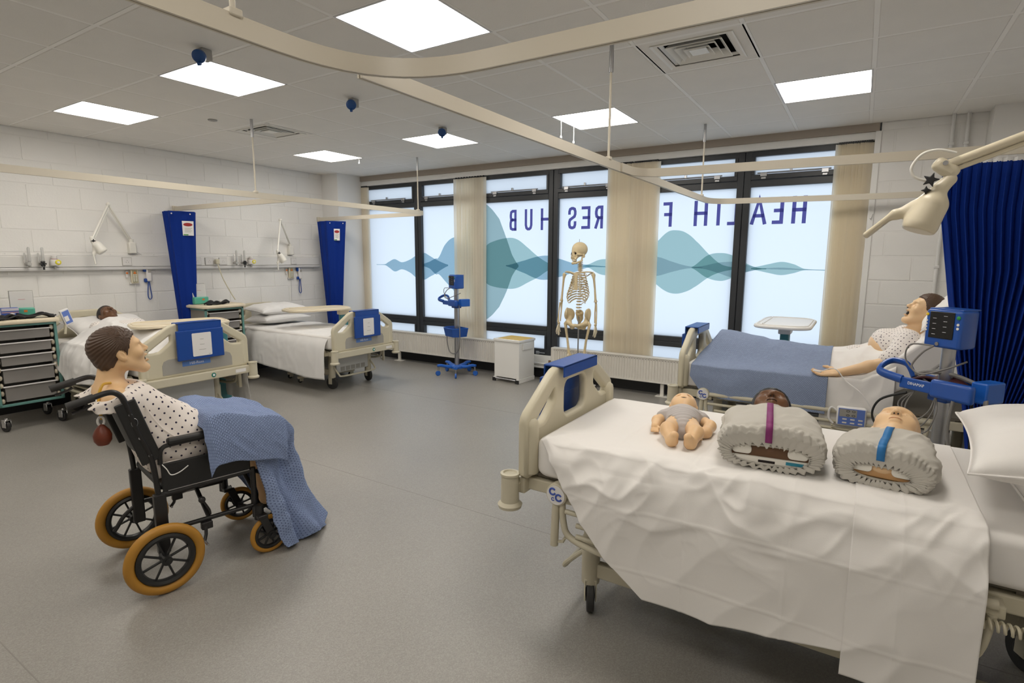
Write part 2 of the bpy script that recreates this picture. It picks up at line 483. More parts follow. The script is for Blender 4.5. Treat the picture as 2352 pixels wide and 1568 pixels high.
xs = [GX + .6 * i for i in range(-2, 14)]; ys = [GY + .6 * j for j in range(-9, 8)]
for i in range(-2, 13):
    for j in range(-9, 8):
        if (i, j) in LIGHTS or (i, j) in VENTS: continue
        x0, x1 = max(GX + .6 * i, XL), min(GX + .6 * i + .6, XR); y0, y1 = max(GY + .6 * j, YB), min(GY + .6 * j + .6, YW)
        if x1 - x0 < .05 or y1 - y0 < .05: continue
        o = bpy.data.objects.new('ceiling_tile', tm); COL.objects.link(o); o.parent = ceiling
        o.location = ((x0 + x1) / 2, (y0 + y1) / 2, ZC); o.scale = ((x1 - x0) / .6, (y1 - y0) / .6, 1)
for x in xs:
    if XL < x < XR: ob('grid_bar', MB().bb((x - .012, YB, ZC - .001), (x + .012, YW, ZC + .004)).bb((x - .001, YB, ZC + .004), (x + .001, YW, ZC + .03)), m_tbar, ceiling, smooth=False)
for y in ys:
    if YB < y < YW: ob('grid_bar', MB().bb((XL, y - .012, ZC - .0012), (XR, y + .012, ZC + .0038)), m_tbar, ceiling, smooth=False)
mw = MB().bb((XL, YB, ZC - .002), (XL + .022, YW, ZC + .004)); ob('wall_angle', mw, m_tbar, ceiling, smooth=False)
ob('wall_angle', MB().bb((XL, YW - .022, ZC - .002), (XR, YW, ZC + .004)), m_tbar, ceiling, smooth=False)

# LED ceiling panels
m_led = mat('led_diffuser', (0.9, 0.9, 0.9), 0.6, emit=(LED_COLOUR, LED_STRENGTH))
m_frame = mat('led_frame', (0.62, 0.61, 0.62), 0.4)
WHERE = {(0, 4): 'small square ceiling light panel nearest the left window corner', (3, 4): 'square ceiling light panel in front of the leftmost window, beside a blue socket',
         (6, 4): 'square ceiling light panel with two short white pull cords, middle of the window row', (9, 4): 'square ceiling light panel nearest the right end of the windows', (9, 0): 'square ceiling light panel overhead, above the bed nearest the camera',
         (0, 0): 'square ceiling light panel nearest the left block wall', (3, 0): 'square ceiling light panel with a blue socket at its upper corner',
         (6, 0): 'largest square ceiling light panel, nearest the camera'}
def led(i, j):
    t = thing('ceiling_light', WHERE.get((i, j), 'square ceiling light panel over the near part of the room, out of view'), 'ceiling light', (GX + .6 * i + .3, GY + .6 * j + .3, ZC), 0, 'ceiling light panels')
    fr = MB(); w = .2885; a = .299
    for s in (-1, 1):
        fr.bb((s * w, -a, -.004), (s * a, a, .012)); fr.bb((-w, s * w, -.004), (w, s * a, .012))
    ob('frame', fr, m_frame, t, smooth=False)
    ob('diffuser', MB().bb((-w, -w, .001), (w, w, .008)), m_led, t, smooth=False)
for (i, j) in LIGHTS:
    if GX + .6 * i < XR - .6: led(i, j)
# pull cords under one panel and a stub under another
m_cord = mat('white_cord', (0.8, 0.8, 0.78), 0.5)
def pull(x, y, l, lab):
    t = thing('pull_cord', lab, 'cord', (x, y, ZC - .005), 0, 'ceiling pull cords')
    ob('cord', MB().tube([(0, 0, 0), (.002, 0, -l * .6), (0, .002, -l)], .004, 6), m_cord, t)
    ob('toggle', MB().lathe([(.004, -l - .03), (.011, -l - .022), (.008, -l - .004), (.004, -l)], 10), m_cord, t)
pull(GX + 3.6 + .02, GY + 2.4 + .16, .13, 'left of two short white pull cords hanging under a ceiling light')
pull(GX + 3.6 + .02, GY + 2.4 + .42, .13, 'right of two short white pull cords hanging under a ceiling light')
pull(GX + .5, GY + 2.4 + .62, .03, 'tiny white pull cord stub by the far left light panel')

# square ceiling diffusers
m_vent = mat('vent_white', (0.82, 0.81, 0.77), 0.45)
m_dark = mat('duct_dark', (0.01, 0.01, 0.01), 0.9)
def vent(i, j, lab):
    t = thing('ceiling_vent', lab, 'air vent', (GX + .6 * i + .3, GY + .6 * j + .3, ZC), 0, 'ceiling vents')
    ob('duct', MB().bb((-.22, -.22, .09), (.22, .22, .11)), m_dark, t, smooth=False)
    sd = MB()
    for s in (-1, 1): sd.bb((s * .2, -.2, 0.004), (s * .21, .2, .1)); sd.bb((-.2, s * .2, 0.004), (.2, s * .21, .1))
    ob('duct_side', sd, m_dark, t, smooth=False)
    def ring(r0, z0, r1, z1, nm):
        vs = [(sx * r0, sy * r0, z0) for sx, sy in ((-1, -1), (1, -1), (1, 1), (-1, 1))] + [(sx * r1, sy * r1, z1) for sx, sy in ((-1, -1), (1, -1), (1, 1), (-1, 1))]
        ob(nm, MB().add(vs, [(k, (k + 1) % 4, 4 + (k + 1) % 4, 4 + k) for k in range(4)]), m_vent, t, smooth=False, solid=.004)
    pl = MB()
    for s in (-1, 1): pl.bb((s * .29, -.299, -.001), (s * .299, .299, .004)); pl.bb((-.29, s * .29, -.001), (.29, s * .299, .004))
    ob('tile_edge', pl, m_tbar, t, smooth=False)
    bd = MB()
    for s in (-1, 1): bd.bb((s * .2, -.29, 0), (s * .29, .29, .006)); bd.bb((-.2, s * .2, 0), (.2, s * .29, .006))
    ob('face_plate', bd, m_tile, t, smooth=False)
    ring(.235, -.004, .18, .022, 'outer_cone'); ring(.162, -.004, .125, .036, 'cone'); ring(.118, -.004, .085, .036, 'cone'); ring(.075, -.004, .04, .03, 'cone')
    ob('centre_plate', MB().bb((-.05, -.05, -.002), (.05, .05, .002)), m_vent, t, smooth=False)
vent(8, 2, 'square ceiling air vent nearer the right, above the right-hand beds')
vent(1, 2, 'square ceiling air vent above the left-hand beds')
# blue ceiling sockets
m_blue_plug = mat('blue_plug', (0.008, 0.06, 0.22), 0.35)
m_grey_pl = mat('grey_plastic', (0.36, 0.35, 0.33), 0.45)
for x, y, lab in ((-3.48, 2.02, 'blue round-capped power socket on ceiling, nearest the camera'), (-3.52, 3.22, 'middle of three blue round-capped power sockets on ceiling'), (-3.53, 4.34, 'blue round-capped power socket on ceiling, nearest the windows')):
    t = thing('ceiling_socket', lab, 'power socket', (x, y, ZC - .003), 0, 'ceiling sockets'); t.scale = (.64, .64, .64)
    ob('mount_box', MB().bb((-.04, -.05, -.10), (.05, .05, 0)), m_grey_pl, t, bevel=.008)
    d = Vector((.55, -.75, -.45)).normalized(); c = Vector((.02, -.03, -.06))
    mm = d.to_track_quat('Z', 'Y').to_matrix()
    ob('collar', MB().lathe([(.04, 0), (.04, .05), (.045, .05), (.045, .06)], 20, mm, c), m_grey_pl, t)
    ob('cap', MB().lathe([(.055, .06), (.06, .065), (.06, .095), (.05, .105), (.02, .11)], 24, mm, c), m_blue_plug, t)
    ob('cap_latch', MB().box(c + d * .085 + Vector((0, 0, -.065)), (.03, .03, .045), mm), m_blue_plug, t, bevel=.006)
for i, j, lab in ((1, 1, 'small flat round detector on ceiling left of the left air vent'), (7, 1, 'small flat round detector on ceiling behind the large curtain rail')):
    t = thing('smoke_detector', lab, 'detector', (GX + .6 * i + .3, GY + .6 * j + .3, ZC - .003), 0, 'ceiling detectors')
    ob('base', MB().lathe([(.036, -.010), (.040, -.006), (.040, 0)], 20), m_grey_pl, t); ob('sensor', MB().lathe([(.014, -.014), (.018, -.010)], 16), m_grey_pl, t)

# ================================================================== WINDOWS
m_alu = mat('anthracite_aluminium', (0.030, 0.033, 0.038), 0.38, spec=0.5)
m_chrome = mat('chrome', (0.75, 0.75, 0.76), 0.18, 1.0)
m_steel = mat('brushed_steel', (0.46, 0.46, 0.47), 0.35, 1.0)
# frosted pane: daylight scattered through the film
m_pane = bpy.data.materials.new('frosted_pane'); m_pane.use_nodes = True
nt = m_pane.node_tree; nt.nodes.remove(nt.nodes['Principled BSDF']); out = nt.nodes['Material Output']
tr = nt.nodes.new('ShaderNodeBsdfTranslucent'); tr.inputs[0].default_value = (0.86, 0.88, 0.90, 1)
gl = nt.nodes.new('ShaderNodeBsdfGlossy'); gl.inputs[0].default_value = (1, 1, 1, 1); gl.inputs[1].default_value = .35
mx = nt.nodes.new('ShaderNodeMixShader'); mx.inputs[0].default_value = .03
nt.links.new(tr.outputs[0], mx.inputs[1]); nt.links.new(gl.outputs[0], mx.inputs[2]); nt.links.new(mx.outputs[0], out.inputs[0])
YG = 6.35
def pane(parent, x0, x1, z0, z1):
    me = MB().add([(x0, YG + .012, z0), (x1, YG + .012, z0), (x1, YG + .012, z1), (x0, YG + .012, z1)], [(0, 1, 2, 3)]).mesh('pane')
    return ob('pane', me, m_pane, parent, smooth=False)
def opener(parent, x, z, w):
    """winding-gear rail with two brackets on the top light."""
    g = MB(); g.tube([(x, YG - .05, z), (x + w, YG - .05, z)], .008, 8)
    ob('opener_rod', g, m_steel, parent)
    for xx in (x + .06, x + w - .05):
        ob('opener_bracket', MB().bb((xx - .03, YG - .06, z - .035), (xx + .03, YG - .02, z + .004)).bb((xx - .022, YG - .055, z - .06), (xx + .022, YG - .02, z - .04)), m_steel, parent, smooth=False, bevel=.003)
    ob('opener_clip', MB().bb((x + w * .45, YG - .06, z), (x + w * .45 + .025, YG - .03, z + .035)), m_steel, parent, smooth=False, bevel=.003)
bounds = [-6.755, -4.50, -2.25, 0.0]; mids = [-5.63, -3.365, -1.12]
for k in range(3):
    w = struct(empty('window_%d' % (k + 1), ((bounds[k] + bounds[k + 1]) / 2, YG, .29)))
    ox, oz = w.location.x, w.location.z
    def B(nm, x0, x1, z0, z1, y0=YG - .035, y1=YG + .05, m=m_alu, bev=.004):
        return ob(nm, MB().bb((x0 - ox, y0 - YG, z0 - oz), (x1 - ox, y1 - YG, z1 - oz)), m, w, smooth=False, bevel=bev)
    a, c, bq = bounds[k], mids[k], bounds[k + 1]
    B('mullion', c - .068, c - .004, .29, 2.655); B('mullion', c + .004, c + .068, .29, 2.655); B('mullion_joint', c - .004, c + .004, .29, 2.655, YG - .025)
    B('jamb', a, a + .075, .29, 2.655); B('jamb', bq - .075, bq, .29, 2.655)
    for x0, x1, in_l, in_r in ((a + .075, c - .068, 0, .03), (c + .068, bq - .075, .03, 0)):
        B('head_rail', x0, x1, 2.60, 2.655); B('transom', x0, x1, 2.297, 2.365); B('transom', x0, x1, 2.369, 2.42, YG - .045); B('transom', x0, x1, .552, .612); B('transom', x0, x1, .615, .675); B('sill_rail', x0, x1, .29, .372)
        if in_l: B('stile', x0, x0 + .03, 2.42, 2.60, YG - .045); B('stile', x0, x0 + .03, .372, .552, YG - .045)
        if in_r: B('stile', x1 - .03, x1, 2.42, 2.60, YG - .045); B('stile', x1 - .03, x1, .372, .552, YG - .045)
        for z0, z1 in ((2.42, 2.60), (.675, 2.297), (.372, .552)):
            p = pane(w, x0 - .01, x1 + .01, z0 - .01, z1 + .01)
            for v in p.data.vertices: v.co -= Vector((ox, YG, oz))
        wd = .72 if in_r else .66
        x = x1 - .03 - wd - .12 if in_r else x0 + .06
        opener(w, x - ox, 2.432 - oz, wd)
    hb = B('handle_base', c - .22, c - .17, .30, .34, YG - .05, YG - .03, m_steel); B('handle_lever', c - .21, c - .08, .315, .33, YG - .065, YG - .05, m_steel)
for o in bpy.data.objects:            # opener parts were laid out in room depth
    if o.name.startswith('opener_'): o.location.y = -YG

# printed film: wave and mirrored lettering on the glass
def film_mat(name, col):
    m = bpy.data.materials.new(name); m.use_nodes = True; nt = m.node_tree; nt.nodes.remove(nt.nodes['Principled BSDF'])
    t = nt.nodes.new('ShaderNodeBsdfTransparent'); t.inputs[0].default_value = tuple(col) + (1,)
    nt.links.new(t.outputs[0], nt.nodes['Material Output'].inputs[0]); return m
f_teal = film_mat('film_teal', (.37, .49, .48)); f_blue = film_mat('film_blue', (.35, .50, .57)); f_sea = film_mat('film_seagreen', (.42, .58, .555)); f_grey = film_mat('film_greyblue', (.64, .68, .72))
f_text = film_mat('film_violet', (.11, .10, .30))
film = thing('window_film', 'printed teal and blue wave with mirrored dark blue lettering across the frosted windows', 'window film', (-3.4, YG + .008, 1.45))
def wave_poly(pts, n=8):
    """pts (x, top, bottom) -> smooth band polygon, cut at the frame members."""
    P = np.array(pts); xs = np.linspace(P[0, 0], P[-1, 0], len(P) * n)
    def cr_(col):
        out = []
        for x in xs:
            i = int(np.clip(np.searchsorted(P[:, 0], x) - 1, 0, len(P) - 2)); t = (x - P[i, 0]) / (P[i + 1, 0] - P[i, 0])
            p0, p1, p2, p3 = P[max(i - 1, 0), col], P[i, col], P[i + 1, col], P[min(i + 2, len(P) - 1), col]
            out.append(.5 * (2 * p1 + (p2 - p0) * t + (2 * p0 - 5 * p1 + 4 * p2 - p3) * t * t + (3 * p1 - p0 - 3 * p2 + p3) * t ** 3))
        return np.array(out)
    return xs, cr_(1), cr_(2)
def wave(nm, pts, m, dy=0.0):
    xs, t, bq = wave_poly(pts)
    mb = MB(); n = len(xs)
    vs = [(xs[i] + 3.4, dy, max(t[i], bq[i] + .002) - 1.45) for i in range(n)] + [(xs[i] + 3.4, dy, bq[i] - 1.45) for i in range(n)]
    mb.add(vs, [(i, n + i, n + i + 1, i + 1) for i in range(n - 1)])
    ob(nm, mb, m, film, smooth=False)
wave('wave_shape', [(-6.55, 1.45, 1.443), (-6.36, 1.455, 1.44), (-6.30, 1.486, 1.413), (-6.16, 1.534, 1.345), (-6.007, 1.488, 1.38), (-5.84, 1.529, 1.332), (-5.69, 1.60, 1.245), (-5.55, 1.629, 1.234), (-5.43, 1.58, 1.286), (-5.36, 1.545, 1.317), (-5.24, 1.50, 1.38), (-5.1, 1.46, 1.44)], f_blue)
wave('wave_shape', [(-5.62, 1.46, 1.44), (-5.45, 1.50, 1.40), (-5.33, 1.548, 1.317), (-5.279, 1.56, 1.319), (-5.163, 1.734, 1.224), (-5.04, 1.831, 1.121), (-4.93, 1.845, 1.047), (-4.8, 1.78, 1.10), (-4.6, 1.6, 1.3), (-4.45, 1.46, 1.44)], f_blue, -.0006)
wave('wave_shape', [(-4.95, 1.46, 1.44), (-4.8, 1.75, 1.2), (-4.6, 2.2, .8), (-4.48, 2.29, .70), (-4.366, 2.243, .741), (-4.208, 2.083, .889), (-4.127, 1.905, 1.031), (-4.07, 1.77, 1.15), (-4.0, 1.60, 1.32), (-3.9, 1.47, 1.44)], f_teal, -.0012)
wave('wave_shape', [(-4.75, 1.46, 1.44), (-4.55, 1.62, 1.30), (-4.367, 1.763, 1.182), (-4.073, 1.826, 1.146), (-3.915, 1.802, 1.163), (-3.734, 1.681, 1.246), (-3.60, 1.58, 1.31), (-3.45, 1.50, 1.40), (-3.3, 1.46, 1.44)], f_sea, -.0018)
wave('wave_shape', [(-4.1, 1.46, 1.45), (-3.8, 1.53, 1.36), (-3.595, 1.582, 1.288), (-3.434, 1.591, 1.286), (-3.289, 1.554, 1.321), (-3.1, 1.503, 1.378), (-2.87, 1.48, 1.45), (-2.7, 1.468, 1.455), (-2.5, 1.462, 1.458)], f_blue, -.0024)
wave('wave_shape', [(-2.98, 1.465, 1.46), (-2.871, 1.49, 1.443), (-2.761, 1.536, 1.384), (-2.674, 1.552, 1.359), (-2.588, 1.543, 1.367), (-2.45, 1.49, 1.43), (-2.3, 1.465, 1.46)], f_sea, -.003)
wave('wave_shape', [(-2.3, 1.47, 1.45), (-2.15, 1.62, 1.38), (-2.027, 1.751, 1.275), (-1.907, 1.862, 1.193), (-1.804, 1.878, 1.165), (-1.701, 1.848, 1.182), (-1.587, 1.756, 1.241), (-1.427, 1.60, 1.36), (-1.30, 1.50, 1.42), (-1.15, 1.47, 1.45)], f_sea, -.0036)
wave('wave_shape', [(-2.4, 1.47, 1.45), (-2.2, 1.56, 1.38), (-2.019, 1.581, 1.362), (-1.834, 1.525, 1.413), (-1.663, 1.48, 1.453), (-1.5, 1.468, 1.46)], f_grey, -.0042)
wave('wave_shape', [(-1.62, 1.47, 1.458), (-1.45, 1.60, 1.355), (-1.297, 1.624, 1.323), (-1.175, 1.592, 1.362), (-1.062, 1.522, 1.417), (-.953, 1.475, 1.447), (-.85, 1.465, 1.455)], f_sea, -.0048)
wave('wave_shape', [(-1.6, 1.47, 1.458), (-1.482, 1.486, 1.45), (-1.343, 1.52, 1.412), (-1.172, 1.53, 1.365), (-1.05, 1.50, 1.42), (-.9, 1.465, 1.455)], f_grey, -.0054)
wave('wave_shape', [(-1.0, 1.466, 1.456), (-.953, 1.48, 1.445), (-.842, 1.507, 1.421), (-.709, 1.534, 1.398), (-.592, 1.51, 1.42), (-.498, 1.466, 1.451), (-.285, 1.458, 1.45), (-.2, 1.456, 1.452)], f_sea, -.006)
wave('wave_shape', [(-.95, 1.463, 1.458), (-.709, 1.475, 1.455), (-.5, 1.462, 1.453), (-.3, 1.458, 1.453)], f_grey, -.0066)
LET = {'H': [[(0, 0), (0, 1)], [(1, 0), (1, 1)], [(0, .5), (1, .5)]], 'E': [[(1, 0), (0, 0), (0, 1), (1, 1)], [(0, .5), (.82, .5)]], 'A': [[(-.08, 0), (.5, 1), (1.08, 0)], [(.16, .3), (.84, .3)]],
       'L': [[(0, 1), (0, 0), (1, 0)]], 'T': [[(.5, 0), (.5, 1)], [(0, 1), (1, 1)]], 'F': [[(0, 0), (0, 1), (1, 1)], [(0, .5), (.82, .5)]],
       'U': [[(0, 1), (0, .22), (.12, .06), (.35, 0), (.65, 0), (.88, .06), (1, .22), (1, 1)]],
       'R': [[(0, 0), (0, 1), (.6, 1), (.9, .93), (1, .78), (1, .68), (.9, .54), (.6, .47), (0, .47)], [(.55, .47), (1.02, 0)]],
       'S': [[(1, .76), (1, .84), (.88, .96), (.62, 1), (.38, 1), (.12, .96), (0, .84), (0, .7), (.12, .58), (.88, .42), (1, .3), (1, .16), (.88, .04), (.62, 0), (.38, 0), (.12, .04), (0, .16), (0, .26)]],
       'B': [[(0, 0), (0, 1), (.6, 1), (.88, .94), (.96, .8), (.96, .68), (.88, .56), (.6, .52), (0, .52)], [(.6, .52), (.92, .46), (1, .33), (1, .18), (.92, .05), (.6, 0), (0, 0)]]}
def letter(ch, xr, xl, z0=1.919, z1=2.192, w=.036):
    """mirrored: the letter's left edge is at xr (right side seen from indoors)."""
    mb = MB(); h = w / 2
    W_ = (xr - xl) - w; H_ = (z1 - z0) - w
    for st in LET[ch]:
        P = [Vector((xr - h - a * W_, z0 + h + c * H_)) for a, c in st]
        L = []; R_ = []
        for i, p in enumerate(P):
            d0 = (P[i] - P[i - 1]).normalized() if i else None; d1 = (P[i + 1] - P[i]).normalized() if i < len(P) - 1 else None
            if d0 is None: d0 = d1; p = p - d1 * (h if ch not in 'A' or True else 0)
            elif d1 is None: d1 = d0; p = p + d0 * h
            n0 = Vector((-d0.y, d0.x)); n1 = Vector((-d1.y, d1.x)); n = (n0 + n1).normalized(); k = h / max(n.dot(n1), .35)
            L.append(p + n * k); R_.append(p - n * k)
        n = len(P); vs = [(q.x + 3.4, 0, q.y - 1.45) for q in L + R_]
        mb.add(vs, [(i, i + 1, n + i + 1, n + i) for i in range(n - 1)])
    ob('letter', mb, f_text, film, loc=(0, -.0002, 0), smooth=False)
for ch, xr, xl in (('H', -.52, -.652), ('E', -.727, -.832), ('A', -.893, -1.033), ('L', -1.165, -1.272), ('T', -1.311, -1.42), ('H', -1.479, -1.626), ('F', -1.868, -1.972), ('U', -2.045, -2.16), ('T', -2.23, -2.34), ('U', -2.51, -2.63), ('R', -2.703, -2.812), ('E', -2.872, -2.991), ('S', -3.059, -3.174), ('H', -3.414, -3.567), ('U', -3.69, -3.808), ('B', -3.934, -4.045)):
    letter(ch, xr, xl)

# vertical blinds drawn into bunches
m_blind = mat('cream_blind_fabric', (0.92, 0.85, 0.72), 0.8, bump=(400, 0.1))
nt, b, new, ln = nodes_of(m_blind)
tl = new('ShaderNodeBsdfTranslucent'); tl.inputs[0].default_value = (0.94, 0.88, 0.75, 1); ms_ = new('ShaderNodeMixShader'); ms_.inputs[0].default_value = .55
ln(b.outputs[0], ms_.inputs[1]); ln(tl.outputs[0], ms_.inputs[2]); ln(ms_.outputs[0], nt.nodes['Material Output'].inputs[0])
def blind(x0, x1, n, lab, tilt, curl=0.0):
    t = thing('vertical_blind', lab, 'blind', ((x0 + x1) / 2, YW + .016, .40), 0, 'drawn vertical blinds')
    L = 2.235
    for k in range(n):
        x = x0 + (x1 - x0) * (k + .5) / n - t.location.x; a = math.radians(tilt + random.uniform(-9, 9)); hw = .040
        dx, dy = math.cos(a) * hw, math.sin(a) * hw
        pts = []
        mb = MB()
        def fn(u, v):
            q = (u - .5) * 2; bow = .008 * (1 - q * q)
            return (x + dx * q - math.sin(a) * bow, dy * q + math.cos(a) * bow + .004 * math.sin(v * 5 + k), v * L)
        mb.grid(fn, 5, 6)
        ob('slat', mb, m_blind, t)
        ob('slat_hook', MB().bb((x - .008, -.01, L), (x + .008, .01, L + .02)), m_black, t, smooth=False)
blind(-6.74, -6.615, 5, 'narrow cream vertical blind bunched at the left end of the windows', 20)
blind(-4.89, -4.38, 11, 'cream vertical blind bunched behind the monitor stand by the window', 14)
blind(-2.585, -2.315, 13, 'left half of the wide cream vertical blind between skeleton and bed', 28)
blind(-2.295, -2.02, 13, 'right half of the wide cream vertical blind between skeleton and bed', 28)
blind(-.285, -.012, 15, 'cream vertical blind bunched at the right end of the windows', 30)
hr = thing('blind_headrail', 'long white blind headrail running along the top of the windows', 'blind rail', (-3.37, YW + .055, 2.66))
ob('rail', MB().bb((-3.36, -.02, -.003), (3.36, .02, .028)), m_white, hr, smooth=False, bevel=.003)
cordo = thing('pull_cord', 'thin pull cord with small hook hanging beside the right blind', 'cord', (.03, YW - .02, 1.93))
ob('cord', MB().tube([(-.02, .03, .7), (-.02, .03, .1), (-.015, .02, .02), (0, 0, 0), (.012, -.01, .05)], .003, 6), m_grey_pl, cordo)
# small wall pipes by the right pier
m_pipe = mat('white_pipe', (0.72, 0.71, 0.69), 0.4)
for x, lab in ((.56, 'left of two thin white pipes on the right block wall'), (.66, 'right of two thin white pipes on the right block wall')):
    t = thing('wall_pipe', lab, 'pipe', (x, YW - .03, 0), 0, 'white wall pipes')
    ob('pipe', MB().cyl((0, 0, 0), (0, 0, ZC - .002), .014, n=12), m_pipe, t)
    for z in (.6, 1.5, 2.55): ob('pipe_clip', MB().bb((-.02, -.018, z - .012), (.02, .03, z + .012)), m_pipe, t, bevel=.004)
# ================================================================== HOSPITAL BEDS
m_bed = mat('bed_beige_plastic', (0.60, 0.55, 0.41), 0.42, bump=(300, 0.05))
m_beds = mat('bed_beige_steel', (0.575, 0.53, 0.405), 0.38)
m_bedgrey = mat('bed_grey_cover', (0.56, 0.56, 0.54), 0.5)
m_inset = mat('bed_inset_grey', (0.36, 0.345, 0.31), 0.5)
m_tyre = mat('dark_rubber', (0.025, 0.024, 0.023), 0.6)
m_bluepl = mat('nameplate_blue', (0.10, 0.22, 0.55), 0.4)
m_ink = mat('white_print', (0.85, 0.86, 0.9), 0.5)
m_inkblue = mat('blue_print', (0.05, 0.10, 0.42), 0.5)
m_cardw = mat('white_card', (0.78, 0.76, 0.74), 0.45)
m_blue = mat('royal_blue_plastic', (0.006, 0.058, 0.30), 0.35)
m_green = mat('green_badge', (0.02, 0.20, 0.15), 0.4)
m_deck = mat('bed_deck_dark', (0.16, 0.14, 0.11), 0.6)
YZ = Matrix(((0, 0, 1, 0), (1, 0, 0, 0), (0, 1, 0, 0), (0, 0, 0, 1)))     # plate xy -> yz, thickness along x

def board_outline():
    R = [(.455, .012), (.455, .225), (.447, .25), (.43, .268), (.235, .395), (.205, .41), (.17, .418)]
    return [(-.44, 0)] + [(.44, 0)] + R + [(-y, z) for y, z in R[::-1]]
def board_slot(s):
    P = [(.402, .232), (.415, .222), (.412, .202), (.392, .190), (.318, .192), (.295, .200), (.215, .262), (.2, .285), (.2, .345), (.212, .356), (.228, .352)]
    return [(s * y, z) for y, z in (P if s > 0 else P[::-1])]
def board_mesh(mid):
    pol = [board_outline(), board_slot(1), board_slot(-1)]
    if mid: pol.append([(y, z) for y, z in rrect(.27, .20, .06, 5, 0, .27)])
    return xf(plate('board', pol, .046, .016, 3), YZ)
BOARD_F = finish(board_mesh(True), True, 50); BOARD_F.materials.append(m_bed)
HILL = text_mesh('nameplate_text', 'Hill-Rom', .034, .0012)
def shared(name, me, parent, loc=(0, 0, 0), rot=(0, 0, 0)):
    o = bpy.data.objects.new(name, me); COL.objects.link(o); o.parent = parent; o.location = loc; o.rotation_euler = rot
    return o

def castor(parent, x, y, r=.075, w=.032, m_fork=None, ang=0.0, nm='castor'):
    c = ob(nm, MB().tube([(0, -w / 2, 0), (0, w / 2, 0)], r, 28).tube([(0, -w / 2 - .003, 0), (0, w / 2 + .003, 0)], r * .45, 20), m_tyre, parent, loc=(x, y, r), rot=(0, 0, ang), angle=30, bevel=.006)
    f = MB()
    for s in (-1, 1): f.box((.012, s * (w / 2 + .008), r * .45), (.05, .006, r * 1.3))
    f.box((.012, 0, r * 1.12), (.05, w + .022, .012)); f.cyl((.02, 0, r * 1.12), (.02, 0, r * 1.5), .013)
    ob('castor_fork', f, m_fork or m_beds, c, bevel=.003)
    return c

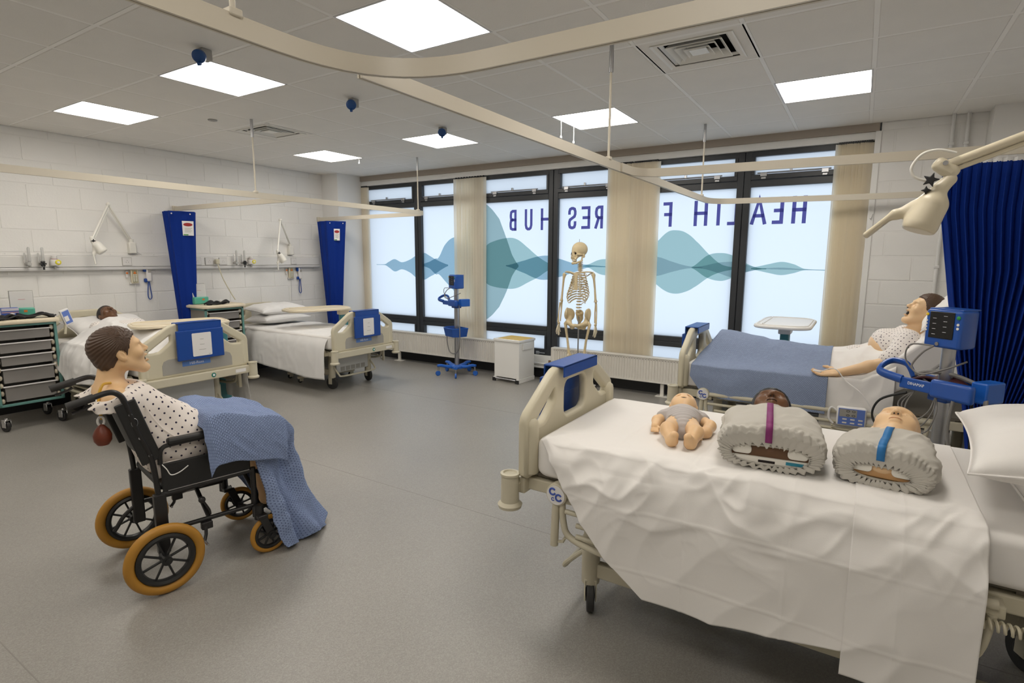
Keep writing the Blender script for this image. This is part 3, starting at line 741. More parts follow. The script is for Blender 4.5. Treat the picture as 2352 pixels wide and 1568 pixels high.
def hospital_bed(label, loc, rz, hb, rails=(1, 1)):
    """foot end at local x=0, head at x=2.06; hb = height of the boards' lower edge."""
    t = thing('hospital_bed', label, 'hospital bed', loc, rz, 'hospital beds')
    for nm, x, s in (('foot_board', 0.0, -1), ('head_board', 2.06, 1)):
        fb = shared(nm, BOARD_F, t, (x, 0, hb))
        for sy in (-1, 1):
            ob('board_post', MB().lathe([(.030, 0.002), (.037, .01), (.037, .215), (.033, .235), (.018, .248)], 18, None, (-s * .012, sy * .42, 0)), m_bed, fb)
        ob('inset_panel', xf(plate('inset', [[(-.30, .012), (.30, .012), (.30, .09), (.285, .125), (.25, .14), (-.25, .14), (-.285, .125), (-.30, .09)]], .006, .001), YZ), m_inset, fb, loc=(s * .0235, 0, 0))
        ob('name_plate', xf(plate('np', [rrect(.24, .042, .004)], .004, .001), YZ), m_bluepl, fb, loc=(s * .0265, -.02 * s, .085))
        tx = shared('name_plate_lettering', HILL, fb, (s * .0292, -.02 * s, .085), (math.radians(90), 0, math.radians(90 if s > 0 else -90)))
        if not HILL.materials: HILL.materials.append(m_ink)
        # cross bar with corner bumpers
        ob('cross_bar', MB().bb((x + s * .055, -.455, hb - .085), (x - s * .005, .455, hb - .012)), m_beds, t, smooth=False, bevel=.008)
        for sy in (-1, 1):
            ob('bumper', MB().lathe([(.020, -.125), (.050, -.122), (.054, -.108), (.040, -.095), (.038, .02), (.042, .022), (.042, .032), (.030, .034), (.026, .028)], 24, None, (x + s * .05, sy * .485, hb - .02)), m_beds, t)
            ob('bumper_arm', MB().box((x + s * .035, sy * .455, hb - .055), (.045, .05, .045)), m_beds, t, bevel=.006)
        ob('round_badge', MB().lathe([(.020, 0), (.020, .003), (.014, .004)], 20, rotm(0, 90 * s, 0), (x + s * .055, s * .105, hb - .048)), m_green, t)
        ob('badge_print', MB().lathe([(.010, 0), (.010, .0012)], 14, rotm(0, 90 * s, 0), (x + s * .059, s * .105, hb - .048)), m_ink, t)
        ob('rating_label', MB().box((x + s * .056, s * .36, hb - .05), (.002, .10, .03)), m_cardw, t, smooth=False)
        # end legs, cover, brake loop
        xc = x - s * .25
        for sy in (-1, 1):
            ob('leg', MB().lathe([(.036, .135), (.040, .14), (.040, .35), (.034, .36), (.034, hb - .08)], 18, None, (xc, sy * .285, 0)), m_beds, t)
            castor(t, xc, sy * .285, ang=(-1.12 if hb > .6 else random.uniform(-.5, .5)))
        ob('end_cover', MB().bb((xc + s * .02, -.25, .19), (xc + s * .045, .25, hb - .12)), m_bedgrey, t, smooth=False, bevel=.012)
        for q in range(-2, 3): ob('cover_vent', MB().bb((xc + s * .044, q * .08 - .03, .205), (xc + s * .048, q * .08 + .03, .255)), m_inset, t, smooth=False)
        lo = smoothpts([(xc, -.285, .30), (xc + s * .05, -.285, .26), (xc + s * .12, -.285, .19), (xc + s * .135, -.25, .165), (xc + s * .14, 0, .16), (xc + s * .135, .25, .165), (xc + s * .12, .285, .19), (xc + s * .05, .285, .26), (xc, .285, .30)], 5)
        ob('brake_bar', MB().tube(lo, .011, 8), m_beds, t)
    # frames
    for sy in (-1, 1):
        ob('side_frame', MB().bb((.0, sy * .37, hb - .075), (2.06, sy * .42, hb - .02)), m_beds, t, smooth=False, bevel=.006)
        ob('base_rail', MB().bb((.22, sy * .26, .17), (1.84, sy * .30, .235)), m_beds, t, smooth=False, bevel=.006)
    for x in (.35, 1.0, 1.65): ob('deck_slat', MB().bb((x - .04, -.40, hb - .05), (x + .04, .40, hb - .012)), m_deck, t, smooth=False)
    ob('deck_panel', MB().bb((.04, -.40, hb - .012), (2.02, .40, hb + .004)), m_deck, t, smooth=False)
    for x in (.62, 1.44):
        ob('lift_column', MB().bb((x - .10, -.11, .235), (x + .10, .11, hb - .07)).bb((x - .13, -.14, .18), (x + .13, .14, .36)), m_bedgrey, t, smooth=False, bevel=.01)
    ob('motor_box', MB().bb((.85, -.2, .20), (1.25, .2, .34)), m_bedgrey, t, smooth=False, bevel=.015)
    # lowered side rails
    for sy in (-1, 1):
        if not rails[0 if sy < 0 else 1]: continue
        y = sy * .478
        for xa, xb in ((.13, .24), (1.50, 1.58)): ob('rail_bracket', MB().bb((xa, sy * .42, hb - .07), (xb, y, hb - .03)), m_beds, t, smooth=False, bevel=.005)
        hub = ob('rail_hub', MB().lathe([(.030, -.028), (.046, -.024), (.048, .0), (.046, .018), (.040, .022)], 24, rotm(90 if sy < 0 else -90, 0, 0), (.18, y, hb - .03)), m_beds, t)
        ob('hub_face', MB().lathe([(.040, 0), (.040, .002)], 24, rotm(90 if sy < 0 else -90, 0, 0), (.18, y + sy * .022, hb - .03)), m_cardw, hub)
        for dx, dz, r in ((-.014, .014, .013), (.014, -.008, .013), (-.012, -.018, .006)):
            ob('hub_symbol', MB().tube([(dx + r * math.cos(a), 0, dz + r * math.sin(a)) for a in np.linspace(0.6, 5.9, 14)], r * .32, 6), m_inkblue, hub, loc=(.18, y + sy * .0245, hb - .03))
        ob('rail_post', MB().tube([(.18, y, hb - .03), (.17, y, hb - .10), (.165, y, hb - .26)], .017, 10).tube([(.165, y, hb - .245), (.20, y - sy * .01, hb - .24), (.215, y, hb - .215)], .007, 6), m_beds, t)
        ob('rail_tube', MB().tube(smoothpts([(.20, y, hb - .05), (.205, y, hb - .14), (.235, y, hb - .205), (.36, y, hb - .235), (.60, y, hb - .245), (1.40, y, hb - .25), (1.52, y, hb - .20), (1.55, y, hb - .06)], 6), .0135, 10), m_beds, t)
        for q, z in enumerate((hb - .10, hb - .148, hb - .196)):
            ob('rail_tube', MB().tube([(.215 + .05 * (q > 0), y, z), (1.50, y, z)], .0105, 10), m_beds, t)
        ob('rail_tube', MB().tube([(.20, y, hb - .028), (1.56, y, hb - .028)], .0155, 10), m_beds, t)
        for x in (.52, 1.30): ob('rail_link', MB().cyl((x, y, hb - .25), (x, y, hb - .09), .009, n=8), m_beds, t)
        for q, x in enumerate((.40, .50)): ob('rail_sleeve', MB().cyl((x, y, hb - .10 - .048 * q), (x + .12, y, hb - .10 - .048 * q), .014, n=10), m_cardw if q else m_beds, t)
    return t

BED1 = dict(loc=(-4.87, 2.56, 0), rz=PI, hb=.565)
BED2 = dict(loc=(-5.00, 4.605, 0), rz=PI, hb=.50)
BED3 = dict(loc=(-1.12, 4.70, 0), rz=0.0, hb=.58)
BED4 = dict(loc=(-1.16, 2.40, 0), rz=0.0, hb=.635)
hospital_bed('beige adjustable hospital bed behind the wheelchair, with a dark-skinned manikin in it', **BED1)
hospital_bed('beige adjustable hospital bed with two stacked pillows, in the far left corner', **BED2)
hospital_bed('beige adjustable hospital bed under the window, with a blue-blanketed patient manikin', **BED3)
hospital_bed('beige adjustable hospital bed nearest the camera, with training manikins lying on it', **BED4)

# chart holders hooked over three foot boards and one seen from inside
def chart_holder(label, bed, yoff, inside=False):
    hb = bed['hb']; M = Matrix.Translation(bed['loc']) @ Matrix.Rotation(bed['rz'], 4, 'Z')
    t = tag(empty('chart_holder', M @ Vector((-.05, yoff, hb + .14)), bed['rz']), label, 'chart holder', 'blue chart holders')
    ob('hook', MB().bb((-.008, -.185, .12), (.0, .185, .298)).bb((-.008, -.185, .29), (.102, .185, .298)).bb((.094, -.185, .245), (.102, .185, .298)), m_blue, t, smooth=False, bevel=.003)
    ob('pocket', MB().bb((-.030, -.185, -.02), (-.006, .215, .235)), m_blue, t, smooth=False, bevel=.006)
    ob('label_card', xf(plate('card', [rrect(.165, .20, .008)], .003), YZ), m_cardw, t, loc=(-.0315, .01, .105))
    for k, w in enumerate((.03, .04, .06, .02)):
        ob('card_print', MB().box((-.0335, .01 if k < 3 else -.05, .15 - .045 * k), (.0006, w, .0035)), m_inset, t, smooth=False)
    return t
chart_holder('blue plastic chart holder with white card on the bed behind the wheelchair', BED1, -.02)
chart_holder('blue plastic chart holder with white card on the far corner bed', BED2, -.02)
chart_holder('blue plastic chart holder over the foot board of the window bed, seen from behind', BED3, 0.0)
chart_holder('blue plastic chart holder over the foot board nearest the camera, seen from behind', BED4, 0.0)
# ================================================================== MATTRESSES, SHEETS, PILLOWS
m_sheet = mat('white_cotton', (0.80, 0.775, 0.745), 0.85, bump=(500, 0.06), spec=0.2)
m_sheet2 = mat('white_cotton_cool', (0.78, 0.765, 0.75), 0.85, bump=(500, 0.06), spec=0.2)
def bedpt(bed, p):
    return Matrix.Translation(bed['loc']) @ Matrix.Rotation(bed['rz'], 4, 'Z') @ Vector(p)
def mattress(bed, label, profile=None):
    """profile: optional list of (x, z) of the top line (raised backrest)."""
    hb = bed['hb']; t = tag(empty('mattress', bedpt(bed, (1.03, 0, hb + .006)), bed['rz']), label, 'mattress', 'mattresses')
    if profile is None:
        ob('cover', xf(plate('mat', [rrect(1.93, .84, .05, 6)], .155, .03, 4), Matrix.Translation((0, 0, .0785))), m_sheet, t)
    else:
        th = .14; P = np.array([(x - 1.03, z - hb - .006) for x, z in profile]); n = len(P)
        tg = np.gradient(P, axis=0); tg /= _len(tg)[:, None]; nr = np.stack([-tg[:, 1], tg[:, 0]], -1)
        poly = [tuple(p) for p in P] + [tuple(p) for p in (P - nr * th)[::-1]]
        ob('cover', xf(plate('mat', [poly], .84, .02, 3), Matrix(((1, 0, 0, 0), (0, 0, 1, 0), (0, 1, 0, 0), (0, 0, 0, 1)))), m_sheet, t, fixn=True)
    return t
mattress(BED1, 'white covered mattress on the bed behind the wheelchair')
mattress(BED2, 'white covered mattress on the far corner bed')
mattress(BED3, 'raised-back white mattress under the patient manikin by the window', [(.06, .745), (.5, .745), (1.05, .75), (1.2, .785), (1.32, .865), (1.62, 1.165), (1.74, 1.28)])
mattress(BED4, 'white covered mattress on the bed nearest the camera')

def pillow(label, c, size, rot=(0, 0, 0), m=None, seed=1, pinch=.07):
    a, b, h = size[0] / 2, size[1] / 2, size[2] / 2
    n = 44; u = np.linspace(-1, 1, n); U, V = np.meshgrid(u, u)
    x = a * U * (1 - pinch * (1 - V ** 2)); y = b * V * (1 - pinch * (1 - U ** 2))
    prof = np.clip((1 - U ** 4) * (1 - V ** 4), 0, 1) ** .55
    wr = .006 * ridged(U * 2.2 + V, V * 2.6 - U * .5, seed) * prof + .003 * ridged(U * 5, V * 5, seed + 3) * np.clip(1 - prof * .7, 0, 1) * (prof > 0)
    top = np.stack([x, y, h * prof + wr], -1); bot = np.stack([x, y, -h * .75 * prof + wr * .4], -1)[:, ::-1]
    A = grid_mesh('pillow', top); B_ = grid_mesh('pb', bot)
    bm = bmesh.new(); bm.from_mesh(A); bm.from_mesh(B_); bmesh.ops.remove_doubles(bm, verts=bm.verts, dist=.0008); bm.to_mesh(A); bm.free()
    t = tag(empty('pillow', c), label, 'pillow', 'white pillows'); t.rotation_euler = rot
    ob('pillowcase', A, m or m_sheet, t, angle=180)
    seam = [(p[0] * 1.004, p[1] * 1.004, 0) for p in list(zip(x[0], y[0])) + list(zip(x[1:, -1], y[1:, -1])) + list(zip(x[-1][::-1][1:], y[-1][::-1][1:])) + list(zip(x[::-1, 0][1:-1], y[::-1, 0][1:-1]))]
    ob('seam', MB().tube(seam, .004, 5, closed=True), m or m_sheet, t)
    return t
R_ = math.radians
pillow('lower white pillow of the stack on the far corner bed', (-6.66, 4.62, .735), (.46, .70, .15), (0, R_(-3), R_(2)), m_sheet2, 5)
pillow('upper white pillow of the stack on the far corner bed', (-6.68, 4.63, .862), (.46, .70, .15), (0, R_(4), R_(-2)), m_sheet2, 8)
pillow('white pillow under the dark-skinned manikin\'s head', (-6.62, 2.62, .83), (.48, .72, .16), (0, R_(16), 0), m_sheet2, 11)
pillow('white pillow behind the window patient\'s head, one corner sticking up', (.545, 4.74, 1.27), (.46, .66, .12), (0, R_(-48), R_(-6)), m_sheet, 14)
pillow('lower white pillow at the head of the nearest bed', (.74, 2.30, .875), (.60, .80, .14), (0, R_(-4), R_(3)), m_sheet, 17)
pillow('upper white pillow with a pointed corner at the head of the nearest bed', (.685, 2.34, .985), (.70, .70, .18), (R_(2), R_(-5), R_(-4)), m_sheet, 20)

# --- top sheet on the nearest bed: flat top, long wrinkled drop on the near side
def sheet_near(nm, x0, x1, hem, nu, nv, cut, lift=0.0, far=True):
    zt = .805; yn, yf = 1.955, 2.83; topw = yf - yn
    u = np.linspace(0, 1, nu); v = np.linspace(0, 1, nv); U, V = np.meshgrid(u, v)
    vt = .52
    s_top = np.clip(V / vt, 0, 1); t = np.clip((V - vt) / (1 - vt), 0, 1)
    xl = np.interp(t, [0, .1, .45, .74, 1], [x0, x0 + .055, x0 + .19, x0 + .335, x0 + .49]) if cut else np.full_like(t, x0)
    X_ = xl + (x1 - xl) * U
    hz = np.interp(X_, *hem) ; drop = (zt - hz) * t
    Y_ = yf - topw * s_top; Z_ = zt - drop
    # rounded shoulder and slight outward flare
    d = yn + .05 - Y_; sh = np.clip(d / .05, 0, 1); Z_ = Z_ - np.where(t <= 0, .012 * sh ** 2, .012 * np.exp(-drop * 30) )
    Y_ = Y_ - np.where(t > 0, .075 * (1 - np.exp(-(drop / .10) ** 1.5)) + .015 * t, 0)
    # far-side roll-off
    fr = np.clip((Y_ - (yf - .06)) / .06, 0, 1); Z_ = Z_ - .05 * fr ** 2
    S_ = np.where(t > 0, topw + drop, topw * s_top)
    edge = np.exp(-((S_ - topw - .08) / .16) ** 2); hang = np.clip((S_ - topw) / .2, 0, 1); top = 1 - hang
    wx, ws = X_ + .05 * vnoise(X_ * 5, S_ * 5, 3), S_ + .05 * vnoise(X_ * 5, S_ * 5, 4)
    n = .016 * edge * (ridged(wx * 4.0 + ws * 3.2, ws * 4.5 - wx * 1.2, 21) ** 2 + .6 * ridged(wx * 7 - ws * 5, ws * 6 + wx * 2, 22))
    n = n + .006 * edge * ridged(wx * 14 + ws * 9, ws * 11, 23)
    n = n + .020 * hang * vnoise(wx * 3.4 + ws * .5, ws * .8, 24) + .008 * hang * ridged(wx * 6 + ws * 2.4, ws * 2.0, 25)
    n = n + .0025 * top * ridged(wx * 5, ws * 5, 26)
    for xi in (-.78, -.46, -.13, .17): n = n + .0022 * np.exp(-((X_ - xi) / .005) ** 2)
    for si in (.40, 1.05, 1.28): n = n + .0018 * np.exp(-((S_ - si) / .005) ** 2)
    ny = np.where(t > 0, -np.clip(drop / .06, 0, 1), 0); nz = np.sqrt(np.clip(1 - ny ** 2, 0, 1))
    n = np.maximum(n, np.where(t > 0, -.012, 0)) + lift
    return grid_mesh(nm, np.stack([X_, Y_ + ny * n, Z_ + nz * np.maximum(n, .0) + .002], -1))
sh = thing('bed_sheet', 'white cotton sheet under the training manikins, draped down the near side of the nearest bed', 'bed sheet', (0, 0, 0), 0, 'bed sheets')
ob('cloth', sheet_near('cloth', -1.085, .357, ([-1.1, -.62, -.353, -.1, .06, .36], [.30, .297, .292, .33, .37, .38]), 260, 200, True), m_sheet, sh, angle=180, solid=.0016)
ob('hanging_fold', sheet_near('hanging_fold', .042, .364, ([0, .05, .26, .37], [.285, .286, .291, .26]), 70, 200, False, .006), m_sheet, sh, angle=180, solid=.0016)

# --- draped cover as a height field over a bed with hanging near/far sides
def drape(nm, bed, x0, x1, topfn, hemN, hemF, nu, nv, m, parent, half=.43, seed=1, wr=.006, fold=.014, edgex=None, solid=.002, flare=.075):
    """local bed coords (x from foot to head); topfn(x, y) -> z; hems as (xs, zs) or None."""
    u = np.linspace(0, 1, nu); v = np.linspace(-1, 1, nv); U, V = np.meshgrid(u, v)
    X_ = x0 + (x1 - x0) * U
    if edgex is not None: X_ = X_ + edgex(U, V)
    a = .62; c = np.clip(np.abs(V) / a, 0, 1); t = np.clip((np.abs(V) - a) / (1 - a), 0, 1); sg = np.sign(V)
    Y_ = sg * half * c; zt = topfn(X_, Y_)
    hz = np.where(V < 0, np.interp(X_, *hemN), np.interp(X_, *hemF)); drop = (zt - hz) * t
    Z_ = zt - drop
    sh_ = np.clip((c - .85) / .15, 0, 1); Z_ = Z_ - .010 * sh_ ** 2 * np.exp(-drop * 20)
    out = flare * (1 - np.exp(-(drop / .09) ** 1.5)) + .012 * t
    hang = np.clip(drop / .15, 0, 1); S_ = half * c + drop
    wx = X_ + .04 * vnoise(X_ * 6, S_ * 6, seed); ws = S_ + .04 * vnoise(X_ * 6, S_ * 6, seed + 1)
    n = wr * (ridged(wx * 5 + ws * 3, ws * 5 - wx, seed + 2)) * (1 - hang * .5) + wr * .5 * ridged(wx * 11, ws * 10, seed + 3)
    n = n + hang * (fold * vnoise(wx * 5, ws * .7, seed + 4) + fold * .4 * ridged(wx * 8 + ws, ws * 2, seed + 5))
    Y_ = Y_ + sg * (out + hang * n); Z_ = Z_ + (1 - hang) * n
    P = np.stack([X_, Y_, Z_], -1)
    return ob(nm, grid_mesh(nm, P), m, parent, angle=180, solid=solid)

def bedthing(name, label, cat, bed, group=None):
    return tag(empty(name, bed['loc'], bed['rz']), label, cat, group)
# far corner bed: flat sheet, hem higher at the head, hanging corner toward the foot
s2 = bedthing('bed_sheet', 'white sheet spread over the empty far corner bed, hanging almost to the floor', 'bed sheet', BED2, 'bed sheets')
z2 = BED2['hb'] + .165
drape('cloth', BED2, .10, 1.66, lambda x, y: z2 + .004 + 0 * x, ([.1, 1.66], [.42, .42]), ([.1, .45, .6, 1.0, 1.4, 1.66], [.17, .16, .18, .21, .24, .25]), 120, 120, m_sheet2, s2, half=.435, seed=40, wr=.004, fold=.012)
# ================================================================== MANIKINS
m_skin = mat('manikin_skin_light', (0.76, 0.50, 0.27), 0.42, noise=(9, 0.04), sss=0.06)
m_skinp = mat('manikin_skin_pale', (0.78, 0.53, 0.30), 0.40, noise=(9, 0.03), sss=0.06)
m_skind = mat('manikin_skin_dark', (0.14, 0.062, 0.026), 0.34, noise=(9, 0.06))
m_hair = mat('moulded_brown_hair', (0.075, 0.040, 0.022), 0.5)
m_hairb = mat('moulded_black_hair', (0.016, 0.013, 0.012), 0.45)
m_hole = mat('dark_opening', (0.012, 0.006, 0.005), 0.8)
m_lip = mat('manikin_lip', (0.66, 0.36, 0.22), 0.4)
# polka-dot gown (flat print on cloth)
def dotted(name, base, dot, pitch=.042, r=.0046):
    m = mat(name, base, 0.85, spec=0.2); nt, b, new, ln = nodes_of(m)
    uv = new('ShaderNodeUVMap'); sp = new('ShaderNodeSeparateXYZ'); ln(uv.outputs[0], sp.inputs[0])
    def mth(op, a, c=None, d=None):
        n = new('ShaderNodeMath'); n.operation = op
        for i, q in enumerate((a, c, d)):
            if q is None: continue
            if hasattr(q, 'links') or hasattr(q, 'is_linked'): ln(q, n.inputs[i])
            else: n.inputs[i].default_value = q
        return n.outputs[0]
    x, y = mth('DIVIDE', sp.outputs[0], pitch), mth('DIVIDE', sp.outputs[1], pitch * .62)
    row = mth('FLOOR', y); odd = mth('MODULO', mth('ABSOLUTE', row), 2.0); x2 = mth('ADD', x, mth('MULTIPLY', odd, .5))
    fx = mth('MULTIPLY', mth('SUBTRACT', mth('SUBTRACT', x2, mth('FLOOR', x2)), .5), pitch)
    fy = mth('MULTIPLY', mth('SUBTRACT', mth('SUBTRACT', y, row), .5), pitch * .62)
    d = mth('SQRT', mth('ADD', mth('MULTIPLY', fx, fx), mth('MULTIPLY', fy, fy)))
    k = mth('LESS_THAN', d, r); mixn = new('ShaderNodeMix'); mixn.data_type = 'RGBA'; ln(k, mixn.inputs[0])
    mixn.inputs[6].default_value = tuple(base) + (1,); mixn.inputs[7].default_value = tuple(dot) + (1,); ln(mixn.outputs[2], b.inputs['Base Color'])
    return m
m_gown = dotted('polka_dot_gown', (0.80, 0.73, 0.67), (0.03, 0.025, 0.05))
m_gown3 = dotted('polka_dot_gown_small', (0.80, 0.75, 0.71), (0.05, 0.04, 0.06), .030, .0034)

def head_ops(s, T, sc=1.0, mouth=0.0, k=1.0, baby=False, ears=True, neck=.12):
    """adds a head at transform T (local +x face, +z crown)."""
    R = np.array(T.to_3x3()); o = np.array(T.translation)
    def p(x, y, z): return o + R @ (np.array([x, y, z]) * sc)
    def E(x, y, z, r, kk, mode='+', ry=0.0):
        RR = R @ np.array(rotm(0, ry, 0)) if ry else R
        s.ell(p(x, y, z), np.array(r) * sc, kk * sc, mode, RR)
    j = -mouth * .018
    E(-.014, 0, .042, (.100, .078, .092), .02)
    E(.036, 0, -.018, (.060, .060, .080), .03)
    for q in (-1, 1): s.cap(p(-.005, q * .048, -.045), p(.058, q * .016, -.094 + j), .027 * sc, .020 * sc, .035 * sc)
    E(.072, 0, -.098 + j, (.019, .022, .017), .018)
    E(.080, 0, .026, (.016, .046, .011), .02)
    for q in (-1, 1):
        E(.094, q * .031, .007, (.016, .018, .011), .014, '-'); E(.0755, q * .031, .005, (.0135, .0155, .0115), .005)
        E(.062, q * .046, -.022, (.022, .018, .02), .025)
    s.cap(p(.088, 0, .014), p(.111, 0, -.020), .0075 * sc, .0105 * sc, .012 * sc)
    for q in (-1, 1): E(.101, q * .0105, -.025, (.010, .0075, .0075), .006)
    E(.094, 0, -.050, (.011, .021, .0062), .008); E(.091, 0, -.064 + j, (.011, .019, .0070), .008)
    for q in (-1, 1): E(.1055, q * .0058, -.032, (.008, .0038, .0042), .002, '-')
    if mouth: E(.098, 0, -.057 + j * .5, (.030, .0175, .005 + .011 * mouth), .004, '-')
    else: E(.104, 0, -.0568, (.010, .022, .0016), .003, '-')
    if ears:
        for q in (-1, 1):
            E(-.010, q * .078, .000, (.019, .0085, .031), .006, ry=-14); E(-.004, q * .087, .003, (.010, .0065, .017), .004, '-', ry=-14)
            E(-.002, q * .078, -.022, (.010, .007, .010), .006)
    if neck: s.cap(p(-.018, 0, -.055), p(-.032, 0, -.055 - neck), .050 * sc, .053 * sc, .03 * sc)
def hair_mesh(T, sc=1.0, grow=.006, groove=.0014, low=-.045):
    """moulded hair cap in head space, transformed to T."""
    s = SDF(); s.ell((-.014, 0, .042), (.100 + grow, .078 + grow, .092 + grow), 0)
    s.cap((-.075, -.03, -.02), (-.075, .03, -.02), .035, .035, .03)
    s.fn(lambda P: np.maximum(.052 + .30 * np.clip(P[:, 2] - .03, 0, 1) * 1.0 - P[:, 0] - .018 * np.cos(P[:, 1] * 40) * 0, 0) * 0 + (P[:, 0] - (.040 + np.clip(P[:, 2] - .01, -.06, .2) * .62 + .012 * np.cos(P[:, 1] * 45))), 0.004, '&')
    s.fn(lambda P: (low - P[:, 2]) * .9 + np.clip(P[:, 0] + .03, 0, 1) * .85, .004, '&')
    for q in (-1, 1): s.ell((-.006, q * .088, -.006), (.026, .03, .034), .004, '-')
    def ds(P):
        a = np.arctan2(P[:, 2] - .10, P[:, 0] - .06)
        return groove * np.sin(a * 62 + 10 * P[:, 1] + 2 * np.sin(P[:, 1] * 60)) 
    me = s.mesh('hair', (-.135, -.1, -.075), (.115, .1, .155), .0032, ds)
    M = T.copy(); me.transform(Matrix.Scale(sc, 4)); me.transform(M); return me
def face_bits(parent, T, sc=1.0, mouth=0.0, lip=None):
    R = T.to_3x3(); j = -mouth * .018
    def loc(x, y, z): return T @ (Vector((x, y, z)) * sc)
    for q in (-1, 1):
        mb = MB().ell((0, 0, 0), (.0035 * sc, .0026 * sc, .003 * sc), 10, 6, R); ob('nostril', mb, m_hole, parent, loc=loc(.1062, q * .0062, -.0335))
        pts = [loc(.0885 - abs(u) * .006 - .0 , q * (.031 + u * .013), .0035 - .0035 * (1 - u * u)) for u in np.linspace(-1, 1, 9)]
        ob('eyelid_line', MB().tube(pts, .0011 * sc, 5), lip or m_lip, parent)
    if mouth:
        ob('mouth_opening', MB().ell((0, 0, 0), (.006 * sc, .016 * sc, (.004 + .010 * mouth) * sc), 14, 8, R), m_hole, parent, loc=loc(.083, 0, -.057 + j * .5))
    else:
        pts = [loc(.103 - abs(u) ** 2 * .010, u * .020, -.0568 + .002 * abs(u)) for u in np.linspace(-1, 1, 11)]
        ob('mouth_line', MB().tube(pts, .0012 * sc, 5), lip or m_lip, parent)
def HT(p, yaw, pitch, roll=0.0):
    """head transform: yaw of the face direction, pitch up positive, degrees."""
    return Matrix.Translation(p) @ Matrix.Rotation(math.radians(yaw), 4, 'Z') @ Matrix.Rotation(math.radians(-pitch), 4, 'Y') @ Matrix.Rotation(math.radians(roll), 4, 'X')
def hand_ops(s, wrist, direc, palm, thumb_side, sc=1.0, curl=.25, spread=.05):
    """five-finger hand: direc = pointing direction, palm = palm normal, thumb_side = +1/-1 about cross product."""
    d = Vector(direc).normalized(); n = Vector(palm).normalized(); n = (n - d * n.dot(d)).normalized(); w = d.cross(n) * thumb_side; o = Vector(wrist)
    s.box(o + d * .045 * sc, (.046 * sc, .039 * sc, .012 * sc), .011 * sc, .02 * sc, R=Matrix((d, w, n)).transposed())
    for q, (off, ln_) in enumerate(((.030, .072), (.010, .080), (-.010, .075), (-.029, .058))):
        a = o + d * .085 * sc + w * off * sc; dd = (d + w * (off * spread * 30)).normalized(); b = a + (dd * .42 + n * curl * .12) * ln_ * sc; c = b + (dd * .34 + n * curl * .35) * ln_ * sc; e = c + (dd * .24 + n * curl * .5) * ln_ * sc
        s.chain([a - d * .01 * sc, b, c, e], [.0092 * sc, .0086 * sc, .0078 * sc, .0068 * sc], .004 * sc)
    a = o + d * .02 * sc + w * .030 * sc; b = a + (d * .55 + w * .75 + n * .25) * .036 * sc; c = b + (d * .8 + w * .42 + n * .25) * .034 * sc; e = c + (d * .9 + w * .2 + n * .15) * .024 * sc
    s.chain([a, b, c, e], [.014 * sc, .0115 * sc, .0098 * sc, .0078 * sc], .01 * sc)

# ------------------------------------------------------------------ patient by the window (bed 3), world coords
p3 = thing('patient_manikin', 'light-skinned patient manikin in dotted gown propped up in the window bed, one arm laid out', 'manikin', (0.1, 4.68, .70))
o3 = p3.location.copy()
H3 = HT((.385, 4.665, 1.215), 196, 30, 0)
b3 = SDF(); head_ops(b3, H3, .95, mouth=1.0)
sh_c = Vector((.34, 4.68, 1.02))
b3.cap((.40, 4.67, 1.13), (.34, 4.68, 1.03), .052, .058, .03)
b3.cap((.30, 4.52, 1.015), (.30, 4.84, 1.015), .065, .065, .05)          # shoulders
b3.ell((.22, 4.68, .92), (.16, .175, .105), .05, R=rotm(0, 40, 0))         # chest
b3.ell((.06, 4.68, .81), (.15, .165, .10), .06, R=rotm(0, 25, 0))         # belly
b3.cap((-.05, 4.68, .775), (-.05, 4.68, .775), .12, .12, .05)
for q in (-1, 1): b3.chain([(-.05, 4.68 + q * .09, .765), (-.50, 4.68 + q * .10, .80), (-.88, 4.68 + q * .09, .765), (-.93, 4.68 + q * .10, .86)], [.085, .06, .042, .032], .03)
b3.chain([(.30, 4.46, 1.005), (.235, 4.36, .90), (.09, 4.325, .855), (-.085, 4.30, .795)], [.055, .042, .038, .026], .02)
b3.chain([(.30, 4.88, 1.0), (.2, 4.98, .88), (.0, 4.96, .80)], [.05, .04, .03], .02)
hand_ops(b3, (-.075, 4.30, .80), (-1, -.08, -.16), (.0, -.25, 1), 1, .98, curl=.35)
ob('body', b3.mesh('body', (-1.0, 4.18, .68), (.56, 5.06, 1.36), .0046), m_skinp, p3, loc=-o3, angle=180)
ob('hair', hair_mesh(H3, .95), m_hair, p3, loc=-o3, angle=180)
fb = empty('face_details'); fb.parent = p3; fb.location = -o3; face_bits(fb, H3, .95, 1.0)
g3 = SDF(); g3.cap((.30, 4.53, 1.02), (.30, 4.83, 1.02), .078, .078, .04); g3.ell((.235, 4.68, .945), (.165, .19, .105), .05, R=rotm(0, 42, 0)); g3.ell((.06, 4.68, .82), (.165, .18, .115), .06, R=rotm(0, 25, 0))
g3.chain([(.30, 4.49, 1.02), (.235, 4.385, .925), (.215, 4.365, .905)], [.072, .070, .072], .02)
g3.chain([(.30, 4.87, 1.02), (.22, 4.96, .91)], [.07, .066], .02)
g3.cap((.43, 4.665, 1.16), (.36, 4.67, 1.075), .062, .085, .012, '-')
me = g3.mesh('gown', (-.15, 4.25, .66), (.5, 5.08, 1.16), .007, lambda P: .0028 * noise3(P, 38, 5) + .0015 * noise3(P, 80, 6)); boxuv(me)
ob('gown', me, m_gown3, p3, loc=-o3, angle=180)
probe = tag(ob('finger_clip', MB().box((0, 0, 0), (.052, .020, .022), rotm(0, 8, 0)), m_cardw, bevel=.007), 'small white finger clip on the window patient\'s fingers', 'finger clip')
probe.location = (-.205, 4.285, .795)
